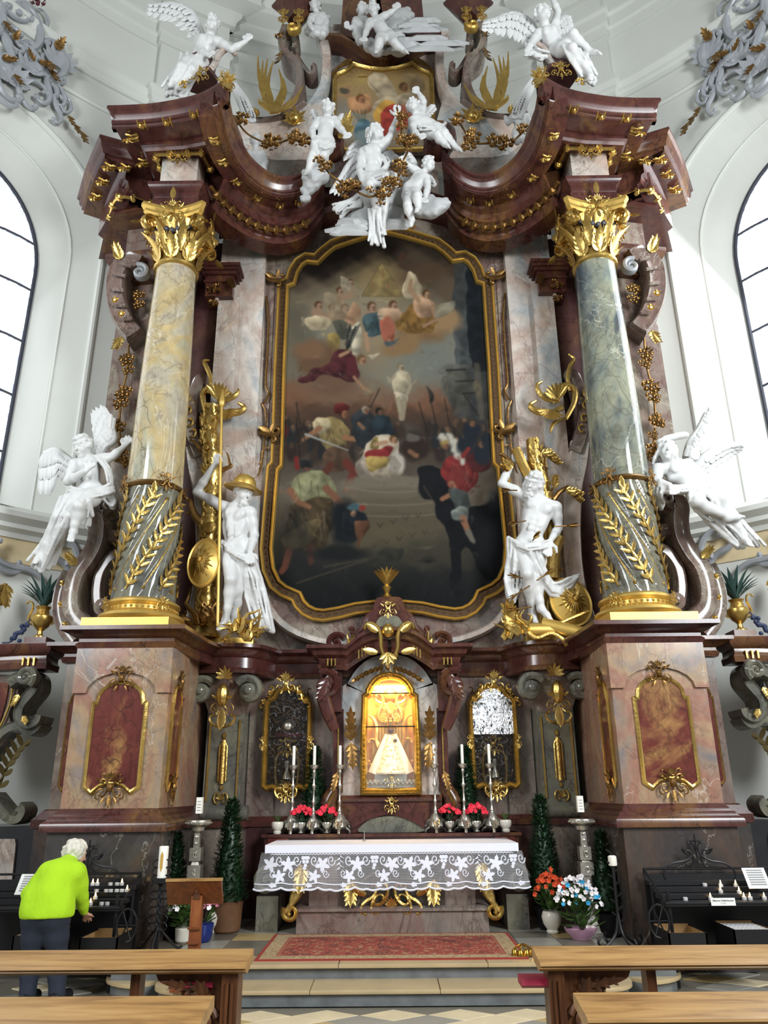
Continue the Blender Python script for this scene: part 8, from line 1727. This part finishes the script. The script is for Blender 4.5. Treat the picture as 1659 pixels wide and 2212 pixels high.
# ---------------- votive candle racks ----------------
M['wick_flame']=NT('candle_flame').m;b_=M['wick_flame'].node_tree.nodes['Principled BSDF'];b_.inputs['Emission Color'].default_value=(1,.62,.2,1);b_.inputs['Emission Strength'].default_value=9
M['tin']=simple('tealight_tin','#d9d9da',.35,.4);M['paper']=simple('white_paper','#dcdcd8',.8);M['cardboard']=simple('raw_wood_lining','#a07c4e',.7,0,.15,10)
def rack(s):
 nm=SIDE[s];YB,YFr=9.1,8.5
 c0=P(1520,2040,8.8);T=thing('candle_rack','black iron votive candle rack on the %s, %s'%(nm,'with the woman in front' if s==1 else 'with a paper price label'),'candle rack',V(-s*0+(c0 .x if s==-1 else -c0 .x),8.8,0),'votive candle racks')
 sx=-1 if s==1 else 1
 bl,br,fl_,fr_=P(1392,1893,YB),P(1660,1884,YB),P(1446,1952,YFr),P(1700,1944,YFr);br.z=bl.z;fr_.z=fl_.z
 x0,x1=bl.x,br.x+.25
 for i in range(4):
  t0,t1=i/4,(i+1)/4;z_=lerp(fl_.z,bl.z,(i+.3)/4);y0=lerp(YFr,YB,t0);y1=lerp(YFr,YB,t1);MB().box(x0,x1,y0,y1,z_-.04,z_).build('tray_step',M['black'],T,sx)
 mb=MB();zt=P(1392,1877,YB).z
 for a_,b2 in((V(x0,YB,zt),V(x1,YB,zt)),(V(x0,YB,bl.z),V(x0,YB,zt)),(V(x1,YB,bl.z),V(x1,YB,zt)),(V(x0,YB,zt),V(x0,YFr,fl_.z+.02)),(V(x1,YB,zt),V(x1,YFr,fl_.z+.02)),(V(x0,YFr,fl_.z),V(x1,YFr,fl_.z))):mb.tube([a_,b2],.012,6)
 mb.build('rail',M['black'],T,sx)
 MB().box(x0,x1,YB,YB+.02,.1,bl.z+.02).build('back_plate',M['black'],T,sx)
 mb=MB();cm=V((x0+x1)/2-.2,YB,zt)
 for f in(-1,1):curl(mb,'S',cm+V(f*.2,0,.07),XR,ZU,.42,.012,f,1.35*f);curl(mb,'C',cm+V(f*.08,0,.1),XR,ZU,.16,.01,f);mb.leaf(cm+V(f*.1,0,.14),V(f,0,.8),YF,.1,.04)
 mb.tube([cm,cm+V(0,0,.34)],.009,6);mb.tube([cm+V(-.06,0,.27),cm+V(.06,0,.27)],.009,6);mb.build('scroll_cross',M['black'],T,sx)
 for xx in(x0+.05,x1-.05):
  for yy in(8.55,9.05):MB().tube([V(xx,yy,0),V(xx,yy,.85)],.018,8).build('leg',M['black'],T,sx)
 mb=MB();wc=P(1424,1990,8.5)
 mb.tube([wc+V(.1*math.cos(q*.524),0,.15*math.sin(q*.524))for q in range(13)],.01,5)
 for q in range(6):mb.tube([wc,wc+V(.1*math.cos(q*1.05),0,.15*math.sin(q*1.05))],.008,4)
 mb.build('iron_wheel',M['black'],T,sx)
 for j,(xa,xb,ya,yb,full)in enumerate(((1432,1525,1974,2015,False),(1572,1670,1970,2008,True))):
  za=P((xa+xb)/2,ya,8.85).z;p0,p1=P(xa+10,yb,8.4),P(xb,yb,8.4);zf=p0 .z;mb=MB();xw0,xw1=p0 .x,p1 .x
  bz=zf-.22;yb0,yb1=8.38,8.85
  B_=thing('tealight_box',('black box crammed with unused tealights' if full else 'empty black box lined with bare wood')+' under the %s candle rack'%nm,'box',V((xw0+xw1)/2*sx,8.6,bz),'tealight boxes')
  for b4 in((xw0,xw1,yb0,yb0+.015,bz,zf),(xw0,xw1,yb1,yb1+.015,bz,zf+.02),(xw0,xw0+.015,yb0,yb1,bz,zf+.005),(xw1-.015,xw1,yb0,yb1,bz,zf+.005),(xw0,xw1,yb0,yb1,bz,bz+.015)):mb.box(*b4)
  mb.build('box_wall',M['black'],B_,sx)
  mb=MB()
  for b4 in((xw0+.015,xw1-.015,yb1-.01,yb1,bz+.02,zf+.015),(xw0+.015,xw0+.022,yb0+.015,yb1,bz+.02,zf),(xw1-.022,xw1-.015,yb0+.015,yb1,bz+.02,zf),(xw0+.015,xw1-.015,yb0+.015,yb0+.022,bz+.02,zf),(xw0+.02,xw1-.02,yb0+.02,yb1-.01,bz+.015,bz+.03)):mb.box(*b4)
  mb.build('wood_lining',M['cardboard'],B_,sx)
  if full:
   mb=MB();mb.box(xw0+.02,xw1-.02,yb0+.02,yb1-.01,bz+.1,zf-.03);mb.build('packing_board',M['cardboard'],B_,sx)
   for i in range(8):
    for q in range(5):
     xx=(xw0+.05+i*(xw1-xw0-.08)/7.4)*sx;tealight(V(xx,yb0+.06+q*.082,zf-.03),False,'unused silver tealight packed in the box under the %s rack'%nm,'unused tealights in the %s box'%nm)
 sh=P(1634,1897,8.7);o=MB();o.obox(V(sh.x,8.7,sh.z),V(.115,0,0),V(0,.06,.09),V(0,-.002,.0015))
 T3=thing('notice_sheet','white printed notice lying on the %s candle rack'%nm,'notice',V(sh.x*sx,8.7,sh.z-.1),'rack notices');o.build('sheet',M['paper'],T3,sx)
 m2=MB()
 for q in range(7):m2 .obox(V(sh.x,8.66+.014*q,sh.z-.055+.0205*q),V(.08,0,0),V(0,.003,.0045),V(0,-.001,.001)*3)
 m2 .build('print',simple('print_%s'%nm,'#8a8a8a',.8),T3,sx)
 return T
tl_proto={}
def tealight(loc,lit,lab,grp):
 if lit not in tl_proto:
  T=thing('tealight',lab,'tealight',V(0,0,0),grp);MB().lathe([(.021,0),(.023,.002),(.023,.028),(.021,.028),(.02,.022),(.003,.022)],V(0,0,0),14).build('cup',M['tin'],T);MB().lathe([(.0195,.014),(.0195,.0235),(.002,.024)],V(0,0,0),12).build('wax',M['white_candle'],T)
  if lit:MB().lathe([(.002,.026),(.009,.036),(.007,.05),(.001,.068)],V(0,0,0),8).build('flame',M['wick_flame'],T)
  else:MB().tube([V(0,0,.022),V(0,0,.032)],.0015,4).build('wick',M['black'],T)
  T.location=loc;WL[T.name]=Vector(loc);tl_proto[lit]=T;return T
 T=copy_thing(tl_proto[lit],loc,lab);T['group']=grp;return T
for s in(1,-1):rack(s)
LT=[(194,1912,1),(204,1912,1),(229,1913,0),(243,1913,0),(256,1912,1),(192,1930,0),(213,1930,0),(223,1930,0),(236,1930,0),(247,1930,0),(258,1930,1),(190,1945,1),(203,1947,0),(212,1946,1),(230,1948,0),(242,1948,0)]
RT=[(1509,1907,0),(1542,1921,1),(1578,1919,1),(1609,1918,1),(1481,1942,0),(1529,1939,1),(1593,1936,1),(1606,1936,1),(1619,1934,1),(1630,1934,1)]
ORD=('first','second','third','fourth','fifth','sixth','seventh')
def row_(q):return 'back' if q[1]<1915 else('middle' if q[1]<1932 else 'front')
for nm,L in(('left',LT),('right',RT)):
 bl,fl_=P(1392,1893,9.1),P(1446,1952,8.5)
 for n_,(x,y,lit)in enumerate(L):
  best=None
  for i in range(4):
   z_=lerp(fl_.z,bl.z,(i+.3)/4);q=PZ(x,y+3,z_);y0,y1=lerp(8.5,9.1,i/4),lerp(8.5,9.1,(i+1)/4);d=max(y0-q.y,q.y-y1,0)
   if best is None or d<best[0]:best=(d,V(q.x,min(max(q.y,y0+.03),y1-.03),z_))
  tealight(best[1],bool(lit),('burning' if lit else 'unlit')+' tealight, %s from the left in the %s row of the %s candle rack'%(ORD[sorted(q[0]for q in L if row_(q)==row_((x,y))).index(x)],row_((x,y)),nm),('burning' if lit else 'unlit')+' tealights on the %s rack'%nm)
p=P(1562,1948,8.47);T=thing('price_label','white card price label on the front of the right candle rack','label',p-V(0,0,.04));MB().obox(p,V(.12,0,0),V(0,.002,0),V(0,.004,.034)).build('card',M['paper'],T)
def text(body_,size,loc,mat,parent,rx=math.pi/2):
 cu=bpy.data.curves.new('lettering','FONT');cu.body=body_;cu.size=size;cu.align_x='CENTER';cu.extrude=.0004
 ob=bpy.data.objects.new('tmp',cu);COL.objects.link(ob);dg=bpy.context.evaluated_depsgraph_get();me=bpy.data.meshes.new_from_object(ob.evaluated_get(dg));bpy.data.objects.remove(ob)
 me.transform(Matrix.Rotation(rx,4,'X'));me.name='lettering';return link('lettering',me,mat,parent,loc)
ink=simple('grey_ink','#55565a',.8)
text('Silberne Opferkerzen',.024,p+V(0,-.004,.004),ink,T);text('€ 0,50',.018,p+V(0,-.004,-.022),ink,T)
pl_=P(153,1957,8.47);T=thing('price_label','white card label on the left candle rack half hidden by the woman','label',pl_-V(0,0,.03));MB().obox(pl_,V(.07,0,0),V(0,.002,0),V(0,.004,.03)).build('card',M['paper'],T)
# ---------------- marble scrolls at the sides ----------------
def bandt(T,name,pts,Y,hw,dep,mat,s,n=5,taper=None):
 path=cat(W(pts,Y),n);mb=MB();N=len(path)
 def pf(i):
  h=hw if taper is None else lerp(hw,hw*taper,i/(N-1));return[(-h,0),(-h*.82,-.05),(-h*.55,-.03),(h*.55,-.03),(h*.82,-.05),(h,0),(h,dep),(-h,dep)]
 mb.sweep(path,pf,ref=(0,1,0));mb.build(name,M[mat],T,s)
for s in(1,-1):
 nm=SIDE[s]
 T=thing('marble_scroll','large pink marble scroll carrying the seated angel on the %s'%nm,'scroll',mirv(P(170,1360,10.5),s),'angel scrolls')
 bandt(T,'outer_scroll',[(238,1108),(222,1092),(208,1108),(210,1140),(205,1175),(188,1208),(166,1240),(154,1285),(158,1325),(185,1352)],10.35,.13,.5,'pinkdark',s)
 bandt(T,'outer_rim',[(150,1235),(135,1270),(128,1310),(136,1350),(160,1385)],10.5,.1,.35,'pinkdark',s)
 bandt(T,'inner_scroll',[(268,1192),(240,1205),(218,1235),(210,1275),(214,1310),(232,1330),(248,1318)],10.5,.075,.4,'pinkdark',s)
 bandt(T,'cross_band',[(212,1150),(240,1158),(275,1160)],10.45,.1,.4,'pinkdark',s)
 mb=MB();mb.lathe([(.13,-.06),(.12,-.1),(.05,-.12),(.05,-.18),(.01,-.19)],P(226,1314,10.45),18,(0,1,0));mb.build('volute_knob',M['pinkdark'],T,s);mb=MB();mb.scroll(P(237,1090,10.3),XR,ZU,.12,.03,2.5,-1.3,.045,.03,22,8,2.0);mb.build('volute_eye',M['pinkdark'],T,s)
 mb=MB();
 for(x,y)in((137,1260),(133,1305),(141,1350)):m2=MB();rose(m2,P(x,y,10.38),YF,.06);m2 .build('gilt_rosette',M['gold'],T,s)
 acanthus(mb,P(165,1220,10.3),V(-.6,0,.6),YF,.25,.15);mb.build('gilt_leaf',M['gold'],T,s)
 MB().prism([(q.x,q.z)for q in W([(200,1100),(275,1100),(275,1370),(170,1370)],10.9)],10.9,11.0).build('scroll_back',M['back'],T,s)  # dark brown plate closing the scroll at the back
 T=thing('marble_console','ribbed grey marble console scroll behind the top of the %s column'%nm,'scroll',mirv(P(270,735,10.6),s),'console scrolls')
 bandt(T,'ribbed_scroll',[(300,568),(275,562),(254,585),(248,625),(255,665),(272,700),(290,722)],10.35,.15,.4,'pinkdark',s)
 mb=MB();mb.scroll(P(304,590,10.25),XR,ZU,.14,.02,2.0,-1.7,.05,.025,28,8,2.0);mb.build('spiral_eye',M['stucco_grey'],T,s)
 for i,(x,y)in enumerate(((265,570),(251,592),(246,625),(252,660),(266,690))):mb=MB();mb.tube([P(x-2,y,10.28),P(x+20,y+6-2*i,10.25)],.03,6);mb.build('rib',M['pinkdark'],T,s)
 for x_,y_,d_ in((260,560,V(-.3,0,.8)),(262,728,V(-.2,0,-1))):mb=MB();acanthus(mb,P(x_,y_,10.3),d_,YF,.33,.2);mb.build('gilt_leaf',M['gold'],T,s)
 for x_,y_ in((250,650),(264,680)):mb=MB();rose(mb,P(x_,y_,10.2),YF,.08);mb.build('gilt_rose',M['gold'],T,s)
 T=thing('pilaster_scroll','mauve marble scroll on the pilaster beside the %s saint'%('helmeted' if s==1 else 'pierced'),'scroll',mirv(P(425,1370,10.9),s),'pilaster scrolls')
 bandt(T,'upper_scroll',[(446,822),(432,822),(422,845),(414,880),(412,920),(420,955),(432,985)],10.85,.1,.35,'pinkdark',s)
 bandt(T,'lower_scroll',[(420,965),(426,1010),(438,1060),(443,1120),(444,1200),(436,1280),(418,1345),(405,1375)],10.9,.15,.3,'pink',s)
 for(x,y)in((412,860),(414,885),(418,912),(424,935)):mb=MB();curl(mb,'C',P(x-5,y,10.78),XR,ZU,.13,.022,-1);mb.build('gilt_drop',M['gold'],T,s)
mb=MB();T=thing('rocaille_ornament','golden rocaille crest on the pilaster above the pierced saint','ornament',P(1190,930,10.7))
for pts,r in((((1222,905),(1240,870),(1240,840),(1218,832),(1200,850),(1208,868)),.05),(((1215,880),(1188,892),(1160,888),(1145,876),(1158,866)),.06),(((1205,868),(1180,862),(1165,848),(1160,832),(1172,824)),.045),(((1232,845),(1226,815),(1232,790),(1240,775),(1228,765)),.04),(((1218,905),(1196,915),(1188,935)),.035),(((1198,870),(1185,850),(1172,855)),.035)):
 mb=MB();mb.tube(cat(px(10.7,*pts),5),[r*.7,r,r*.35],7);mb.build('scroll',M['gold'],T)
mb=MB()
for a_ in range(9):mb.leaf(P(1188,885,10.65),V(-math.cos(-.3-.25*a_),-.2,math.sin(-.3-.25*a_)),YF,.3,.07,.3)
mb.build('shell',M['gold'],T);mb=MB()
for a_ in range(8):mb.leaf(P(1205,862,10.65),V(-math.cos(.2+.3*a_),-.3,math.sin(.2+.3*a_)),YF,.28,.08,.25)
mb.build('shell',M['gold'],T)
# ---------------- stucco rocaille over the windows ----------------
def PA(px_,py,r=AR-.12):
 d=cam2world(Vector(((px_-IW/2)/FPX,(IH/2-py)/FPX,1.0)));a=d.x**2+d.y**2;b=-2*d.y*AC.y;c=AC.y**2-r*r;return CAM+d*((-b+math.sqrt(b*b-4*a*c))/(2*a))
for s in(1,-1):
 nm=SIDE[s];T=thing('stucco_rocaille','silver grey stucco rocaille with gilt leaves above the %s window'%nm,'stucco',mirv(PA(60,200),s),'window rocailles')
 c=PA(90,150);out=Vector((AC.x-c.x,AC.y-c.y,0)).normalized();tx=V(-out.y,out.x,0)*-1;tx=tx if tx.x>0 else -tx
 def sc(kind,x,y,h,rad,fl=1,rot=0):mb=MB();curl(mb,kind,PA(x,y),tx,ZU,h,rad,fl,rot,7);mb.build('stucco_scroll',M['stucco_grey'],T,s)
 for a_ in(('C',32,55,1.05,.075,1,0),('C',62,62,1.0,.075,-1,.1),('S',20,105,.9,.08,1,.5),('C',60,120,.7,.07,-1,1.2),('C',15,165,.9,.08,1,.2),('S',40,190,.7,.06,-1,.4),('C',122,130,.75,.09,-1,.2),('C',112,150,.55,.06,1,.9),('S',88,150,.9,.08,1,1.2),('S',105,190,.75,.065,1,.3),('C',128,205,.45,.05,-1,.4),('S',125,235,.55,.05,1,.6),('C',145,228,.35,.04,-1,0),('C',5,90,.6,.06,-1,.5),('S',8,40,.8,.07,1,.2),('C',30,25,.5,.05,1,1.5),('S',75,30,.45,.045,-1,.7),('C',95,40,.35,.035,-1,.3),('C',35,140,.5,.05,1,.3),('C',75,185,.4,.045,-1,2),('S',4,130,.8,.07,-1,.8),('C',5,205,.5,.06,1,1.2)):sc(*a_)
 for x,y,r,n_ in((125,140,.5,7),(20,175,.55,8),(60,150,.4,6)):
  mb=MB();fan(mb,PA(x,y),tx,ZU,out,r,n_,2.8,.32);mb.build('stucco_shell',M['stucco_grey'],T,s)
 for x,y,ax_,ay,L in((122,105,.3,1,.35),(118,140,-.5,-1,.4),(110,150,.5,-.8,.35),(75,132,-.6,.5,.25),(85,135,.5,.3,.25),(30,85,.2,.8,.25),(5,125,.6,.3,.3),(10,45,.4,-.6,.3),(32,160,.5,-.6,.3),(150,250,.4,-.9,.3),(163,268,.4,-.9,.3),(178,285,.3,-1,.35),(170,275,-.4,-.8,.2)):
  mb=MB();acanthus(mb,PA(x,y,AR-.22),tx*ax_+ZU*ay,out,L,L*.55,3);mb.build('gilt_leaf',M['bronze'],T,s)
 mb=MB();bouquet(mb,PA(85,8,AR-.2),.16,6);mb.build('red_rosette',simple('wine_red_stucco_'+nm,'#5a2430',.5),T,s)
 T=thing('stucco_scroll_frieze','grey stucco volute with drops behind the %s seated angel'%nm,'stucco',mirv(PA(120,1235),s),'sill scrolls')
 for a_ in(('C',148,1188,.5,.06,-1,.6),('S',120,1205,.6,.06,1,1.2),('S',40,1225,.9,.05,1,1.5),('C',10,1215,.5,.05,1,1.2)):
  mb=MB();curl(mb,a_[0],PA(a_[1],a_[2]),tx,ZU,a_[3],a_[4],a_[5],a_[6],7);mb.build('stucco_scroll',M['stucco_grey'],T,s)
 mb=MB();acanthus(mb,PA(12,1260,AR-.2),-ZU,out,.45,.25);mb.build('gilt_leaf',M['gold'],T,s)
 # ---------------- side altars at the edges ----------------
for s in(1,-1):
 nm=SIDE[s];T=thing('side_altar','edge of a marble side altar with scrolls on the far %s'%nm,'side altar',mirv(V(P(40,1780,10.6).x,10.7,0),s),'side altars')
 z0=zat(60,1445,10.5);xr=P(100,1420,10.5).x
 MB().sweep([V(xr-1.6,10.3,z0),V(xr-.7,10.42,z0-.03),V(xr-.35,10.5,z0),V(xr,10.5,z0),V(xr,10.9,z0)],[(-.2,0),(.02,0),(.03,.08),(.0,.12),(.0,.18),(.06,.22),(.1,.3),(.1,.34),(-.2,.34)]).build('cornice',M['red'],T,s)
 mb=MB();
 for q in range(3):p_=P(50+12*q,1430,10.46);mb.box(p_.x-.012,p_.x+.012,10.44,10.5,p_.z-.05,p_.z+.06)
 mb.build('gilt_triglyph',M['gold'],T,s)
 bandt(T,'upper_scroll',[(20,1475),(45,1462),(70,1462),(74,1485),(60,1505),(45,1525),(42,1550),(60,1565),(78,1558),(84,1545)],10.55,.09,.35,'grey',s,taper=.7)
 mb=MB();mb.scroll(P(58,1463,10.45),XR,ZU,.14,.02,-1.0,1.8,.05,.03,26,8,1.8);mb.build('volute',M['grey'],T,s)
 MB().prism([(q.x,q.z)for q in W([(-40,1455),(45,1460),(40,1500),(22,1540),(25,1570),(5,1610),(-40,1640)],10.65)],10.62,10.9).build('panel_field',M['pinkdark'],T,s)
 MB().prism([(q.x,q.z)for q in W([(-40,1475),(20,1475),(12,1520),(0,1560),(-40,1590)],10.6)],10.59,10.65).build('red_panel',M['panel'],T,s)
 mb=MB();mb.tube(cat(W([(28,1472),(24,1510),(12,1545),(-5,1580)],10.57),4),.016,5);acanthus(mb,P(40,1500,10.5),V(-.3,0,-1),YF,.2,.1);acanthus(mb,P(48,1548,10.5),V(.5,0,-.5),YF,.15,.1);mb.build('gilt_edge',M['gold'],T,s)
 bandt(T,'lower_scroll',[(-30,1640),(-10,1600),(15,1575),(40,1568),(70,1578),(85,1562)],10.6,.07,.3,'grey',s)
 bandt(T,'foot_scroll',[(-20,1720),(0,1745),(18,1765),(38,1768),(48,1752),(40,1742)],10.6,.07,.3,'grey',s)
 mb=MB();mb.tube(cat(W([(-15,1735),(5,1680),(25,1640),(45,1615),(62,1602)],10.55),4),.02,6)
 for i,(x,y)in enumerate(((0,1700),(8,1675),(15,1655),(25,1640),(35,1625),(48,1612))):
  for f in(-1,1):mb.leaf(P(x,y,10.53),V(.7*f+.3,-.2,.8-.3*f),YF,.2,.07,.3)
 mb.build('bronze_spray',simple('dark_bronze_leaf_'+nm,'#6d5f3c',.35,.8),T,s)
 bx=P(77,1396,10.55);zt=z0+.34;T=thing('gilded_vase','golden two-handled vase with dark painted leaves on the %s side altar'%nm,'vase',mirv(V(bx.x,10.6,zt),s),'gilded vases');c=V(bx.x,10.62,zt)
 MB().box(c.x-.15,c.x+.15,10.5,10.8,zt-.01,zt+.1).build('plinth',M['red'],T,s);c=c+V(0,0,.1)
 MB().lathe([(.09,0),(.09,.02),(.04,.05),(.035,.1),(.1,.16),(.15,.24),(.15,.3),(.1,.34),(.08,.4),(.1,.43),(.11,.44)],c,18).build('bowl',M['gold'],T,s);bw=T.children[-1]
 for f in(-1,1):mb=MB();curl(mb,'S',c+V(f*.17,0,.36),XR,ZU,.3,.02,f,.3*f);mb.build('handle',M['gold'],bw,s)
 mb=MB()
 for i in range(13):q=-1.0+2.0*i/12;mb.leaf(c+V(0,-.02*(i%3),.42),V(math.sin(q)*.8,-.1,1),V(math.sin(q),-.3,0),.55*(1-.25*abs(q)),.07,.35,n=4)
 mb.build('painted_leaves',simple('dark_green_stucco_'+nm,'#28423c',.5),T,s)
 mb=MB()
 for i in range(16):q=random.Random(i+3);p_=lerp(P(60,1350,10.5),P(30,1382,10.5),i/15)+V(q.uniform(-.05,.05),0,q.uniform(-.06,.06));mb.ball(p_,.035,6,4)
 mb.tube(cat([P(68,1335,10.55),P(50,1355,10.5),P(25,1385,10.5),P(5,1388,10.5)],4),.012,5);mb.build('grape_trail',simple('blue_grape_'+nm,'#2a3350',.4),T,s)
 o=MB();o.box(-7.5,P(98,1900,10.45).x,10.5,11.6,0,zat(40,1785,10.5));d_=struct(o.build('wall_dado_'+nm,simple('black_marble_'+nm,'#2b2b2e',.2,0,.3,3),None,s),'black marble dado at the far %s wall'%nm)
 MB().prism([(q.x,q.z)for q in W([(-60,1812),(34,1812),(36,1825),(28,1900),(18,1935),(20,1952),(-60,1960)],10.49)],10.46,10.52).build('pale_tablet',M['pink'],d_,s)
